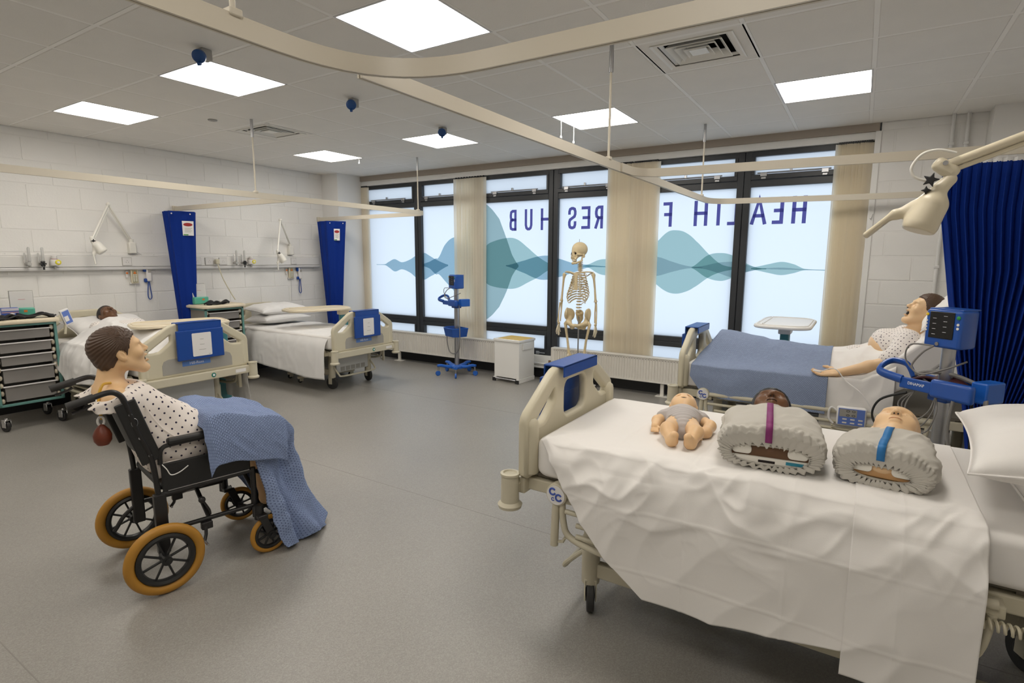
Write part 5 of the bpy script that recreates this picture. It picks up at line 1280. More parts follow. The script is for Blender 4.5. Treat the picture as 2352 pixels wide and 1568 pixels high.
ob('cloth', grid_mesh('cloth', blanket_pts()), m_blanket2, bl, angle=180, solid=.005)
# ================================================================== SKELETON
m_bone = mat('bone_cream', (0.66, 0.54, 0.33), 0.45, noise=(20, 0.06))
m_bone2 = mat('bone_white', (0.72, 0.64, 0.47), 0.45)
SKL = (-2.72, 5.735, 0); SKR = math.radians(-84)      # faces the camera's left
sk = thing('skeleton_model', 'life-size cream skeleton model on a stand in front of the windows', 'skeleton', SKL, SKR)
# local: +x forward, y left, z up
s = SDF(); s.ell((-.012, 0, 1.655), (.088, .068, .078), .02); s.ell((.045, 0, 1.60), (.040, .045, .045), .03); s.cap((.06, -.025, 1.565), (.06, .025, 1.565), .018, .018, .02)
for q in (-1, 1):
    s.ell((.082, q * .028, 1.612), (.022, .017, .017), .006, '-'); s.cap((.055, q * .055, 1.60), (.0, q * .062, 1.60), .007, .006, .006); s.ell((-.02, q * .055, 1.585), (.018, .010, .02), .01)
s.ell((.092, 0, 1.585), (.015, .010, .014), .004, '-'); s.ell((.075, q * .036, 1.575), (.012, .010, .02), .004, '-')
ob('skull', s.mesh('skull', (-.115, -.09, 1.535), (.115, .09, 1.75), .004), m_bone, sk, angle=180)
for q in (-1, 1): ob('eye_socket', MB().ell((.062, q * .028, 1.612), (.012, .014, .014), 12, 8), m_hole, sk)
j = SDF()
for q in (-1, 1): j.chain([(-.005, q * .052, 1.585), (.0, q * .050, 1.535), (.055, q * .028, 1.512), (.075, 0, 1.508)], [.007, .010, .011, .012], .008)
ob('jawbone', j.mesh('jaw', (-.03, -.075, 1.485), (.1, .075, 1.61), .004), m_bone, sk, angle=180)
ob('tooth_row', MB().tube([(.072 - 14 * y * y, y, 1.541) for y in np.linspace(-.03, .03, 9)], .008, 6, flat=(1.2, .7)), m_bone2, sk)
for o_ in [o for o in bpy.data.objects if o.parent == sk]: o_.rotation_euler = (0, 0, R_(-32)); o_.scale = (1.1, 1.1, 1.06); o_.location.z = -.06 * 1.575
# spine
vz = list(np.linspace(1.51, 1.42, 6)) + list(np.linspace(1.40, 1.10, 12)) + list(np.linspace(1.07, .93, 5))
def spx(z): return -.045 - .035 * math.exp(-((z - 1.28) / .12) ** 2) + .02 * math.exp(-((z - 1.0) / .08) ** 2)
for k, z in enumerate(vz):
    r = .015 + .010 * (1.51 - z) / .6
    v = MB().lathe([(r * .9, -.009), (r, -.007), (r * .85, 0), (r, .007), (r * .9, .009)], 10, None, (spx(z), 0, z)).box((spx(z) - r - .018, 0, z - .006), (.03, .008, .012))
    v.box((spx(z) - r * .7, 0, z), (.012, .045 + r, .010)); ob('vertebra', v, m_bone, sk)
# ribs and breastbone
ob('breastbone', MB().prism([(-.022, 0), (.022, 0), (.026, .045), (.016, .06), (.018, .15), (.024, .165), (.020, .19), (-.020, .19), (-.024, .165), (-.018, .15), (-.016, .06), (-.026, .045)][::-1], .010, Matrix.Rotation(R_(90), 3, 'Y') @ Matrix.Rotation(R_(90), 3, 'Z'), (.072, 0, 1.205)), m_bone, sk, bevel=.003, fixn=True)
for k in range(12):
    z0 = 1.40 - k * .0265; w = .062 + .058 * min(k, 7) / 7 - .012 * max(k - 8, 0); dep = .07 + .055 * min(k, 6) / 6; drop = .035 + .010 * min(k, 8)
    for q in (-1, 1):
        pts = []; amax = 2.75 if k < 7 else (2.55 if k < 10 else 1.5)
        for a in np.linspace(.15, amax, 16):
            x = spx(z0) + .01 + dep * (1 - math.cos(a)) * .62 - .022 * math.sin(a); y = q * w * math.sin(a) ** .8 if a < PI else 0
            pts.append((x, y + q * .008, z0 - drop * (a / 2.75) ** 1.3))
        ob('rib', MB().tube(pts, .0062, 6, flat=(1.3, .7)), m_bone, sk)
        if k < 7: ob('costal_cartilage', MB().tube(smoothpts([pts[-1], (.066, q * .035, 1.36 - k * .022), (.070, q * .018, 1.385 - k * .025)], 4), .005, 6), m_bone2, sk)
for q in (-1, 1):
    ob('collarbone', MB().tube(smoothpts([(.068, q * .022, 1.39), (.060, q * .07, 1.405), (.025, q * .12, 1.41), (-.005, q * .158, 1.405)], 5), [.008] * 16, 8), m_bone, sk)
    sc = MB().prism([(0, 0), (.075, .0), (.09, .02), (.055, .07), (.02, .135), (-.005, .12)], .007, Matrix.Rotation(R_(90), 3, 'X') @ Matrix.Rotation(R_(q * 20), 3, 'Y'), (-.095, q * .065, 1.255))
    ob('shoulder_blade', sc, m_bone, sk, bevel=.003); ob('scapular_spine', MB().tube([(-.10, q * .07, 1.36), (-.08, q * .12, 1.39), (-.03, q * .165, 1.405)], .007, 6), m_bone, sk)
    sx, sy = -.015, q * .175
    ob('humerus', MB().tube([(sx - .005, sy - q * .012, 1.385), (sx, sy, 1.372), (sx, sy + q * .006, 1.33), (sx - .005, sy + q * .018, 1.22), (sx - .005, sy + q * .028, 1.10), (sx - .005, sy + q * .032, 1.07)], [.022, .022, .013, .0105, .013, .021], 10, flat=(1, 1.1)), m_bone, sk)
    ex, ey = sx - .005, sy + q * .032
    ob('radius', MB().tube([(ex + .012, ey + q * .010, 1.055), (ex + .02, ey + q * .020, .96), (ex + .035, ey + q * .022, .85), (ex + .038, ey + q * .022, .83)], [.011, .0075, .010, .013], 8), m_bone, sk)
    ob('ulna', MB().tube([(ex - .012, ey - q * .004, 1.085), (ex - .008, ey, 1.04), (ex + .008, ey - q * .004, .95), (ex + .022, ey + q * .002, .835)], [.013, .012, .008, .008], 8), m_bone, sk)
    hx, hy, hz = ex + .034, ey + q * .014, .815
    ob('carpals', MB().ell((hx, hy, hz), (.022, .016, .018), 10, 6), m_bone, sk)
    for f in range(5):
        off = (f - 2) * .011; ln_ = (.05, .078, .085, .078, .062)[f]
        ob('finger_bones', MB().tube([(hx + off * .8, hy, hz - .012), (hx + off * 1.8 + (.012 if f == 4 else 0), hy + q * .004, hz - .06), (hx + off * 2.2 + (.02 if f == 4 else 0), hy + q * .004, hz - .06 - ln_ * .5), (hx + off * 2.3 + (.02 if f == 4 else 0), hy - q * .004, hz - .06 - ln_)], [.006, .0058, .0048, .0035], 6), m_bone2, sk)
# pelvis
pv = SDF()
for q in (-1, 1):
    pv.ell((-.03, q * .085, .905), (.055, .016, .062), .02, R=rotm(0, 0, q * 40)); pv.ell((.0, q * .10, .925), (.045, .012, .05), .02, R=rotm(0, 0, q * -15))
    pv.chain([(-.02, q * .08, .87), (-.01, q * .085, .835), (.05, q * .035, .815), (.062, 0, .815)], [.02, .026, .012, .013], .015); pv.chain([(-.01, q * .08, .83), (-.02, q * .055, .785), (.03, q * .028, .79), (.06, q * .010, .81)], [.018, .016, .011, .010], .012)
    pv.ell((-.0, q * .115, .842), (.02, .02, .02), .004, '-')
pv.chain([(-.06, 0, .92), (-.075, 0, .87), (-.06, 0, .82)], [.036, .026, .010], .02)
ob('pelvis', xf(pv.mesh('pelvis', (-.13, -.16, .75), (.11, .16, 1.0), .0045), Matrix.Translation((-.01, 0, .865)) @ Matrix.Diagonal((1.2, 1.28, 1.22, 1)) @ Matrix.Translation((.01, 0, -.865))), m_bone, sk, angle=180)
for q in (-1, 1):
    fx = -.005
    ob('femur', MB().tube([(fx, q * .108, .842), (fx, q * .130, .838), (fx, q * .146, .812), (fx + .004, q * .138, .76), (fx + .012, q * .112, .62), (fx + .008, q * .095, .48), (fx + .004, q * .090, .44), (fx, q * .090, .42)], [.022, .016, .021, .016, .0135, .016, .030, .030], 10), m_bone, sk)
    ob('kneecap', MB().ell((fx + .038, q * .092, .445), (.010, .018, .020), 10, 6), m_bone2, sk)
    ob('tibia', MB().tube([(fx, q * .090, .412), (fx, q * .090, .39), (fx + .006, q * .088, .33), (fx, q * .086, .15), (fx - .005, q * .086, .10), (fx - .005, q * .088, .085)], [.031, .029, .016, .011, .015, .018], 10), m_bone, sk)
    ob('fibula', MB().tube([(fx - .015, q * .118, .385), (fx - .015, q * .114, .25), (fx - .012, q * .112, .09)], [.010, .006, .010], 8), m_bone, sk)
    ob('heel_bone', MB().ell((fx - .035, q * .088, .05), (.040, .022, .025), 12, 8), m_bone, sk)
    for f in range(5):
        ob('foot_bones', MB().tube([(fx + .005, q * (.088 + (f - 2) * .006), .062), (fx + .07, q * (.088 + (f - 2) * .013), .035), (fx + .125 - .008 * abs(f - 1), q * (.088 + (f - 2) * .017), .022), (fx + .165 - .012 * abs(f - 1), q * (.088 + (f - 2) * .018), .018)], [.011, .008, .007, .005], 6), m_bone2, sk)
ob('stand_pole', MB().cyl((-.045, 0, .05), (-.045, 0, .93), .008, n=10), m_steel, sk)
ob('top_hook', MB().tube([(-.015, 0, 1.73), (-.015, 0, 1.775)], .003, 6), m_steel, sk)
for k in range(5):
    a = k * 2 * PI / 5; ob('stand_leg', MB().tube([(-.045, 0, .075), (-.045 + .26 * math.cos(a), .26 * math.sin(a), .055)], [.014, .010], 8), m_white, sk)
    ob('stand_castor', MB().tube([(-.045 + .26 * math.cos(a), .26 * math.sin(a) - .010, .022), (-.045 + .26 * math.cos(a), .26 * math.sin(a) + .010, .022)], .022, 14), m_tyre, sk)

# ================================================================== RADIATORS
m_rad = mat('radiator_cream', (0.74, 0.71, 0.645), 0.4)
m_slot = mat('radiator_slot', (0.30, 0.28, 0.25), 0.7)
def radiator(label, x0, x1, y, z0, z1):
    t = thing('radiator', label, 'radiator', ((x0 + x1) / 2, y, z0), 0, 'panel radiators'); L = x1 - x0; H = z1 - z0; n = int(L / .0335)
    # ribbed front panel
    prof = []
    for k in range(n):
        xx = -L / 2 + .03 + k * (L - .06) / n; w = (L - .06) / n
        prof += [(xx, 0), (xx + w * .55, 0), (xx + w * .68, .008), (xx + w * .87, .008)]
    pts = [(-L / 2, 0)] + prof + [(L / 2, 0)]
    vs = []; fs = []
    for (x, d) in pts: vs += [(x, d, 0.012), (x, d, .035), (x, d * .0, .012)][:2] + [(x, d, H - .035), (x, 0, H - .012)]
    for i in range(len(pts)):
        vs[4 * i] = (pts[i][0], 0, .012); vs[4 * i + 1] = (pts[i][0], pts[i][1], .035); vs[4 * i + 2] = (pts[i][0], pts[i][1], H - .035)
    for i in range(len(pts) - 1):
        for k in range(3): fs.append((4 * i + k, 4 * i + 4 + k, 4 * i + 5 + k, 4 * i + 1 + k))
    ob('front_panel', MB().add(vs, fs), m_rad, t, angle=20)
    ob('rear_panel', MB().bb((-L / 2, .085, .0), (L / 2, .092, H)), m_rad, t, smooth=False)
    ob('top_grille', MB().bb((-L / 2, -.004, H - .014), (L / 2, .096, H)), m_rad, t, bevel=.004)
    ob('bottom_edge', MB().bb((-L / 2, -.002, 0), (L / 2, .02, .014)), m_rad, t, bevel=.004)
    for s in (-1, 1): ob('side_panel', MB().bb((s * (L / 2 - .001), -.004, 0), (s * (L / 2 + .004), .096, H)), m_rad, t, bevel=.002)
    ob('slot_row', MB().add([(-L / 2 + .03 + (k + q) * (L - .06) / n * 1.0, -.0006, zz) for zz0 in (H - .034,) for k in range(n) for q, zz in ((.1, zz0), (.5, zz0), (.5, zz0 + .010), (.1, zz0 + .010))], [(4 * k, 4 * k + 1, 4 * k + 2, 4 * k + 3) for k in range(n)]), m_slot, t, smooth=False)['kind'] = 'stuff'
    for s in (-1, 1):
        f = ob('foot', MB().bb((s * (L / 2 - .22) - .02, .03, -z0 + .006), (s * (L / 2 - .22) + .02, .06, .02)), m_rad, t, bevel=.003)
        ob('foot_plate', MB().bb((s * (L / 2 - .22) - .07, .0, -z0), (s * (L / 2 - .22) + .07, .10, -z0 + .008)), m_rad, f, bevel=.002)
radiator('long cream radiator under the left windows, behind the monitor stand', -6.10, -3.60, 6.08, .155, .462)
radiator('cream radiator behind the skeleton\'s legs', -3.235, -1.60, 6.08, .155, .448)
vl = thing('radiator_valve', 'small brown thermostatic valve between the bin and the right radiator', 'valve', (-3.28, 6.12, .20))
ob('valve_head', MB().cyl((0, 0, 0), (0, 0, .07), .016, n=12), mat('valve_brown', (0.25, 0.15, 0.09), .5), vl); ob('pipe', MB().tube([(0, 0, 0), (.0, .0, -.08), (.08, 0, -.10)], .009, 8), m_pipe, vl)
ppe = thing('heating_pipe', 'pair of white heating pipes running along the plinth between the radiators', 'pipe', (-3.42, YW - .045, .20))
for dz in (0.0, .05): ob('pipe', MB().cyl((-.3, 0, -dz), (.35, 0, -dz), .013, n=10), m_pipe, ppe)

# ================================================================== PEDAL BIN
bn = thing('pedal_bin', 'white square pedal bin with yellow lid label beside the left radiator', 'bin', (-3.70, 5.945, 0), math.radians(-4))
ob('body', MB().bb((-.195, -.17, .055), (.195, .17, .515)), m_white, bn, smooth=False, bevel=.006)
ob('lid', MB().bb((-.205, -.18, .515), (.205, .18, .548)), m_white, bn, smooth=False, bevel=.006)
ob('lid_sticker', MB().bb((-.15, -.15, .548), (.20, .15, .551)), mat('yellow_lid', (0.62, 0.40, 0.05), .5), bn, smooth=False)
for s in (-1, 1): ob('skid', MB().bb((s * .16, -.185, 0), (s * .20, .175, .055)), m_white, bn, smooth=False, bevel=.004)
for s in (-1, 1): ob('skid_cap', MB().bb((s * .155, -.20, 0), (s * .205, -.18, .045)), m_black, bn, smooth=False, bevel=.004)
ob('pedal', MB().cyl((-.16, -.19, .04), (.16, -.19, .04), .010, n=10), m_steel, bn)
ob('hinge', MB().bb((.197, -.1, .42), (.21, .1, .50)), m_white, bn, smooth=False, bevel=.003)

# ================================================================== MONITOR STANDS
m_mblue = mat('monitor_blue', (0.008, 0.075, 0.36), 0.35, coat=.2); m_mbl2 = mat('monitor_blue_light', (0.012, 0.11, 0.48), 0.35)
m_screen = mat('monitor_black_screen', (0.010, 0.010, 0.011), 0.22); m_cable = mat('grey_cable', (0.20, 0.19, 0.18), 0.5); m_bcable = mat('black_cable', (0.012, 0.012, 0.012), 0.5)
m_cuff = mat('maroon_cuff', (0.055, 0.010, 0.012), 0.6); m_btng = mat('green_button', (0.02, 0.28, 0.05), .4); m_btny = mat('yellow_button', (0.75, 0.52, 0.02), .4)
def monitor_stand(label, loc, rz, cuff):
    """local -y = screen side (towards viewer), +x = viewer's right."""
    t = thing('monitor_stand', label, 'monitor stand', loc, rz, 'vital signs monitor stands')
    ob('pole', MB().tube([(0, 0, .10), (0, 0, 1.16)], .031, 20), m_steel, t)
    # base
    hubm = ob('base_hub', MB().lathe([(.07, .085), (.09, .09), (.09, .12), (.05, .135)], 20), m_mbl2, t)
    for k in range(5):
        a = math.radians(90 + 72 * k + 20); c, s_ = math.cos(a), math.sin(a)
        ob('base_leg', MB().tube(smoothpts([(.04 * c, .04 * s_, .11), (.14 * c, .14 * s_, .115), (.21 * c, .21 * s_, .135), (.27 * c, .27 * s_, .135)], 4), [.032] * 5 + [.028] * 5 + [.024] * 3, 10, flat=(.75, 1.1)), m_mbl2, t)
        cx_, cy_ = .262 * c, .262 * s_
        w = ob('castor', MB().tube([(cx_ - .012 * s_, cy_ + .012 * c, .034), (cx_ + .012 * s_, cy_ - .012 * c, .034)], .034, 18), m_mbl2, t, bevel=.004)
        ob('castor_fork', MB().tube([(cx_, cy_, .034), (cx_ - .01 * c, cy_ - .01 * s_, .12)], .012, 8), m_steel, w)
    # monitor
    mo = ob('monitor_case', MB().prism([(-.100, -.075), (.100, -.075), (.106, -.04), (.102, .05), (.082, .085), (-.082, .085), (-.102, .05), (-.106, -.04)], .20, None, (0, 0, 1.145)), m_mblue, t, bevel=.014, seg=3)
    ob('case_top', MB().bb((-.095, -.06, 1.342), (.095, .08, 1.352)), m_mblue, mo, bevel=.004)
    ob('screen', MB().bb((-.075, -.080, 1.195), (.062, -.074, 1.335)), m_screen, mo, bevel=.004)
    for k in range(8): ob('screen_mark', MB().bb((-.055 + .06 * (k % 2), -.0812, 1.215 + .014 * k), (-.035 + .06 * (k % 2), -.0805, 1.2165 + .014 * k)), m_ink, mo, smooth=False)
    ob('button', MB().lathe([(.010, 0), (.010, .004), (.006, .006)], 14, rotm(90, 0, 0), (.083, -.075, 1.31)), m_btng, mo); ob('button', MB().lathe([(.008, 0), (.008, .004), (.005, .006)], 14, rotm(90, 0, 0), (-.090, -.075, 1.318)), m_btny, mo)
    for k in range(2): ob('button', MB().lathe([(.007, 0), (.007, .003)], 12, rotm(90, 0, 0), (.083, -.075, 1.275 - .02 * k)), m_pad, mo)
    for k in range(4): ob('button', MB().lathe([(.005, 0), (.005, .003)], 10, rotm(90, 0, 0), (-.091, -.075, 1.285 - .017 * k)), m_pad, mo)
    ob('socket', MB().lathe([(.010, 0), (.010, .006)], 12, rotm(90, 0, 0), (-.02, -.075, 1.165)), m_cable, mo)
    for o_ in [mo] + list(mo.children): o_.scale = (.88, .9, .88) if o_ is mo else (1, 1, 1)
    mo.location.z = 1.245 * .12
    # handle + accessory tray
    tr_ = ob('tray', MB().bb((-.15, -.115, .945), (.16, .075, .955)).bb((-.15, -.125, .945), (.16, -.112, 1.0)).bb((.15, -.125, .945), (.163, .075, 1.0)).bb((-.15, .065, .945), (.16, .078, 1.0)), m_mblue, t, bevel=.006)
    ob('handle', MB().tube(smoothpts([(-.14, -.118, .985), (-.26, -.118, 1.0), (-.285, -.10, 1.02), (-.285, -.05, 1.045), (-.26, -.02, 1.055), (-.19, -.02, 1.045), (-.14, -.03, .99)], 6), .017, 10, flat=(1.25, .85)), m_mblue, t)
    ob('tray_front', MB().bb((.02, -.145, .935), (.22, -.105, 1.02)), m_mblue, t, bevel=.015, seg=3)
    ob('side_box', MB().bb((.16, -.06, .935), (.235, .07, 1.03)), m_mbl2, t, bevel=.008)
    ob('collar', MB().bb((-.05, -.05, .90), (.05, .05, .95)), m_mblue, t, bevel=.008)
    # lower basket
    bk = MB(); A = [(-.19, -.06), (-.12, -.13), (.10, -.13), (.145, -.06), (.145, .09), (-.16, .09)]
    n = len(A); vs = [(x * .86, y * .86, .525) for x, y in A] + [(x, y, .635) for x, y in A]
    bk.add(vs, [tuple(range(n - 1, -1, -1))] + [(i, (i + 1) % n, n + (i + 1) % n, n + i) for i in range(n)])
    ob('basket', bk, m_mblue, t, smooth=False, solid=.006)
    ob('basket_rim', MB().tube([(x, y, .635) for x, y in A], .006, 6, closed=True), m_mbl2, t)
    # leads
    ob('lead', MB().tube(smoothpts([(-.02, -.085, 1.165), (-.05, -.12, 1.13), (-.09, -.13, 1.06), (-.04, -.12, 1.03), (.03, -.06, 1.06), (.08, .02, 1.10)], 6), .005, 6), m_cable, t)
    ob('lead', MB().tube(smoothpts([(-.02, -.085, 1.165), (-.12, -.11, 1.16), (-.15, -.10, 1.09), (-.10, -.09, 1.03), (-.03, -.08, .99)], 6), .004, 6), m_cable, t)
    ob('air_hose', MB().tube(smoothpts([(.16, -.05, .98), (.19, -.07, .85), (.20, -.07, .60), (.17, -.06, .40), (.05, -.05, .30), (-.10, -.05, .30), (-.17, -.05, .42), (-.17, -.05, .56), (-.12, -.03, .60)], 7), .007, 8), m_bcable if cuff else m_cable, t)
    if cuff:
        ob('cuff', MB().grid(lambda u, v: (-.13 + .25 * u, -.09 + .13 * v, .972 + .03 * math.sin(u * 3.1) + .015 * math.sin(v * 6 + u * 4)), 16, 8), m_cuff, t, solid=.012)
        ob('hose_bundle', MB().tube(smoothpts([(-.12, -.05, 1.01), (-.05, -.04, 1.035), (.05, .0, 1.03), (.17, .02, .99), (.235, -.06, .94), (.26, -.09, .80), (.25, -.08, .62)], 7), .010, 8), m_cable, t)
        ob('hanging_lead', MB().tube(smoothpts([(.14, -.14, .94), (.13, -.14, .80), (.16, -.13, .68), (.20, -.12, .62)], 6), .008, 8), m_cable, t)
        ob('power_lead', MB().tube(smoothpts([(-.10, -.13, .93), (-.22, -.16, .87), (-.25, -.17, .78), (-.18, -.16, .70), (-.06, -.15, .62), (.03, -.14, .60)], 7), .006, 8), m_bcable, t)
        for q in range(3): ob('wire', MB().tube(smoothpts([(-.08, -.10, .94), (-.10 - .02 * q, -.13, .86), (-.05 + .03 * q, -.14, .80 - .02 * q), (.02 + .02 * q, -.13, .86), (.03, -.10, .94)], 6), .0035, 6), m_cable, t)
        t.scale = (.90, .90, 1)
        ob('adapter', MB().bb((.0, -.12, .62), (.10, -.06, .655)), m_cardw, t, bevel=.008)
        ob('lettering', text_mesh('lettering', 'DINAMAP', .020, .001), m_ink, t, loc=(-.06, -.1262, .975), rot=(R_(90), 0, 0))
    return t
monitor_stand('blue vital signs monitor on a wheeled pole stand in front of the left window blind', (-4.52, 5.80, 0), math.radians(-22), False)
monitor_stand('blue vital signs monitor on a pole stand between the two right-hand beds', (.375, 3.24, 0), math.radians(-40), True)

# pump control pad hung on the window bed's rail
pc = thing('bed_control_pad', 'blue-faced grey control pad hooked over the window bed\'s side rail', 'control pad', (.02, 4.205, .53), math.radians(3))
ob('case', MB().bb((-.085, -.018, -.065), (.085, .018, .065)), m_cardw, pc, bevel=.012)
ob('face', MB().bb((-.075, -.021, -.055), (.075, -.017, .055)), mat('pad_blue', (0.12, 0.20, 0.55), .4), pc, smooth=False, bevel=.001)
ob('display', MB().bb((-.07, -.0225, .0), (.03, -.0205, .05)), m_inset, pc, smooth=False)
for k in range(2):
    for q in (-1, 1): ob('symbol', MB().tube([(-.005 + q * .016 + .009 * math.cos(a), -.0235, .025 + .014 * (1 if k else -1) + .006 * math.sin(a)) for a in np.linspace(0, 2 * PI, 12, endpoint=False)], .0012, 4, closed=True), m_black, pc)
for k in range(6): ob('button', MB().bb((-.05 + .045 * (k % 3), -.0228, -.045 + .024 * (k // 3)), (-.025 + .045 * (k % 3), -.0205, -.036 + .024 * (k // 3))), m_pad, pc, smooth=False)
ob('hook', MB().tube(smoothpts([(-.085, .0, .03), (-.115, 0, .05), (-.13, 0, .02), (-.125, 0, -.03), (-.10, .0, -.06)], 5), .007, 8), m_cardw, pc)
co = [( -.10 + .010 * math.cos(a), .0 + .010 * math.sin(a), -.06 - a * .0022) for a in np.linspace(0, 2 * PI * 16, 220)]
ob('coiled_lead', MB().tube(co, .0032, 5), m_bed, pc)

cl = thing('coiled_lead', 'cream coiled lead hanging along the near rail below the pillows of the nearest bed', 'cable', (.33, 1.90, .56))
ob('coil', MB().tube([(.40 * a / (2 * PI * 26), .014 * math.cos(a), -.02 * a / (2 * PI * 26) + .014 * math.sin(a)) for a in np.linspace(0, 2 * PI * 26, 320)], .0042, 6), m_bed, cl)
ob('straight_lead', MB().tube(smoothpts([(.40, 0, -.02), (.47, .02, -.03), (.55, .06, -.02)], 5), .0042, 6), m_bed, cl)
# ================================================================== OVERBED TABLES
m_top = mat('cream_table_top', (0.72, 0.63, 0.47), 0.4); m_teal = mat('teal_column', (0.05, 0.22, 0.25), 0.45); m_tealf = mat('teal_frame', (0.115, 0.27, 0.245), 0.42)
def overbed(label, loc, rz, h, ctop, col_xy, base_to):
    t = thing('overbed_table', label, 'overbed table', loc, rz, 'overbed tables')
    ob('top', xf(plate('top', [rrect(.80, .42, .13, 8)], .030, .013, 3), Matrix.Translation((0, 0, h))), ctop, t)
    ob('raised_rim', MB().tube([(x, y, h + .016) for x, y in rrect(.77, .39, .12, 8)], .006, 6, closed=True), ctop, t)
    ob('rim_ridge', MB().tube([(-.30, .15, h + .018), (.30, .15, h + .018)], .006, 6), ctop, t)
    cx_, cy_ = col_xy
    ob('column_collar', MB().bb((cx_ - .085, cy_ - .05, h - .09), (cx_ + .085, cy_ + .05, h - .014)), ctop, t, bevel=.008)
    ob('column', MB().bb((cx_ - .07, cy_ - .035, .06), (cx_ + .07, cy_ + .035, h - .08)), m_teal, t, bevel=.010)
    for s in (-1, 1):
        yy = cy_ + s * .17
        b_ = ob('base_bar', MB().bb((min(cx_, base_to) - .06, yy - .02, .055), (max(cx_, base_to), yy + .02, .085)), m_top, t, bevel=.006)
        for xx in (min(cx_, base_to) - .03, max(cx_, base_to) - .03): castor(t, xx, yy, .028, .02)
    ob('base_cross', MB().bb((cx_ - .035, cy_ - .17, .055), (cx_ + .035, cy_ + .17, .085)), m_top, t, bevel=.006)
overbed('cream overbed table across the bed behind the wheelchair', (-5.50, 2.76, 0), math.radians(73), .925, m_top, (.33, 0), -.30)
overbed('cream overbed table across the far corner bed, on a pale teal column', (-5.92, 4.68, 0), math.radians(74), .895, m_top, (.37, 0), -.30)
overbed('white overbed table on a teal column between window bed and windows', (-.53, 5.40, 0), math.radians(90), 1.0, mat('white_table_top', (0.80, 0.78, 0.74), .35), (.0, 0), .25)

# ================================================================== DRAWER LOCKERS
m_clear = mat('clear_drawer_plastic', (0.40, 0.38, 0.36), 0.25, alpha=.5); m_runner = mat('cream_runner', (0.60, 0.53, 0.41), 0.5); m_inner = mat('locker_inner', (0.22, 0.20, 0.17), 0.7)
def locker(label, loc, rz):
    """front = local +x, width along y."""
    t = thing('drawer_locker', label, 'drawer unit', loc, rz, 'bedside drawer units'); w, d, z0, z1 = .225, .46, .225, .955
    for sy in (-1, 1):
        for x in (0, -d): ob('frame_post', MB().bb((x - .022, sy * w - .011, z0), (x, sy * w + .011, z1)), m_tealf, t, smooth=False, bevel=.003)
        ob('frame_rail', MB().bb((-d, sy * w - .011, z0), (0, sy * w + .011, z0 + .022)), m_tealf, t, smooth=False, bevel=.003)
        ob('frame_rail', MB().bb((-d, sy * w - .011, z1 - .02), (0, sy * w + .011, z1)), m_tealf, t, smooth=False, bevel=.003)
        ob('side_panel', MB().bb((-d, sy * (w + .002), z0), (-.02, sy * (w + .006), z1)), m_inner, t, smooth=False)
        for k in range(10): ob('drawer_runner', MB().ell((-.03, sy * (w - .024), z0 + .05 + k * .07), (.02, .016, .024), 10, 6), m_runner, t)
    ob('frame_rail', MB().bb((-.022, -w, z0), (0, w, z0 + .022)), m_tealf, t, smooth=False, bevel=.003); ob('frame_rail', MB().bb((-.022, -w, z1 - .02), (0, w, z1)), m_tealf, t, smooth=False, bevel=.003)
    ob('back_panel', MB().bb((-d, -w, z0), (-d + .006, w, z1)), m_inner, t, smooth=False); ob('floor_panel', MB().bb((-d, -w, z0), (-.02, w, z0 + .008)), m_inner, t, smooth=False)
    ob('top', xf(plate('top', [rrect(d + .06, 2 * w + .06, .05, 5)], .035, .012, 2), Matrix.Translation((-d / 2, 0, z1 + .020))), m_top, t)
    ob('top_rim', MB().tube([(x - d / 2, y, z1 + .037) for x, y in rrect(d + .04, 2 * w + .04, .045, 5)], .006, 6, closed=True), m_top, t)
    z = z1 - .03
    for hh in (.115, .115, .115, .155, .165):
        z -= hh
        dr = ob('drawer', MB().bb((-.42, -w + .045, z + .01), (-.014, w - .045, z + .014)).bb((-.018, -w + .045, z + .01), (-.012, w - .045, z + hh - .022)).bb((-.42, -w + .045, z + .01), (-.414, w - .045, z + hh - .022)).bb((-.42, -w + .045, z + .01), (-.014, -w + .05, z + hh - .022)).bb((-.42, w - .05, z + .01), (-.014, w - .045, z + hh - .022)), m_clear, t, smooth=False)
        ob('drawer_lip', MB().bb((-.02, -w + .03, z + hh - .026), (.006, w - .03, z + hh - .016)), mat('drawer_lip', (.70, .68, .68), .25), dr, smooth=False, bevel=.003)
    for sy in (-1, 1):
        for x in (-.03, -d + .03): castor(t, x, sy * (w - .02), .05, .028, m_chrome, .3)
    return t
locker('teal-framed unit of clear drawers at the left edge, behind the wheelchair', (-6.33, 1.83, 0), math.radians(-2))
locker('teal-framed unit of clear drawers between the two left-hand beds', (-6.40, 3.735, 0), 0)
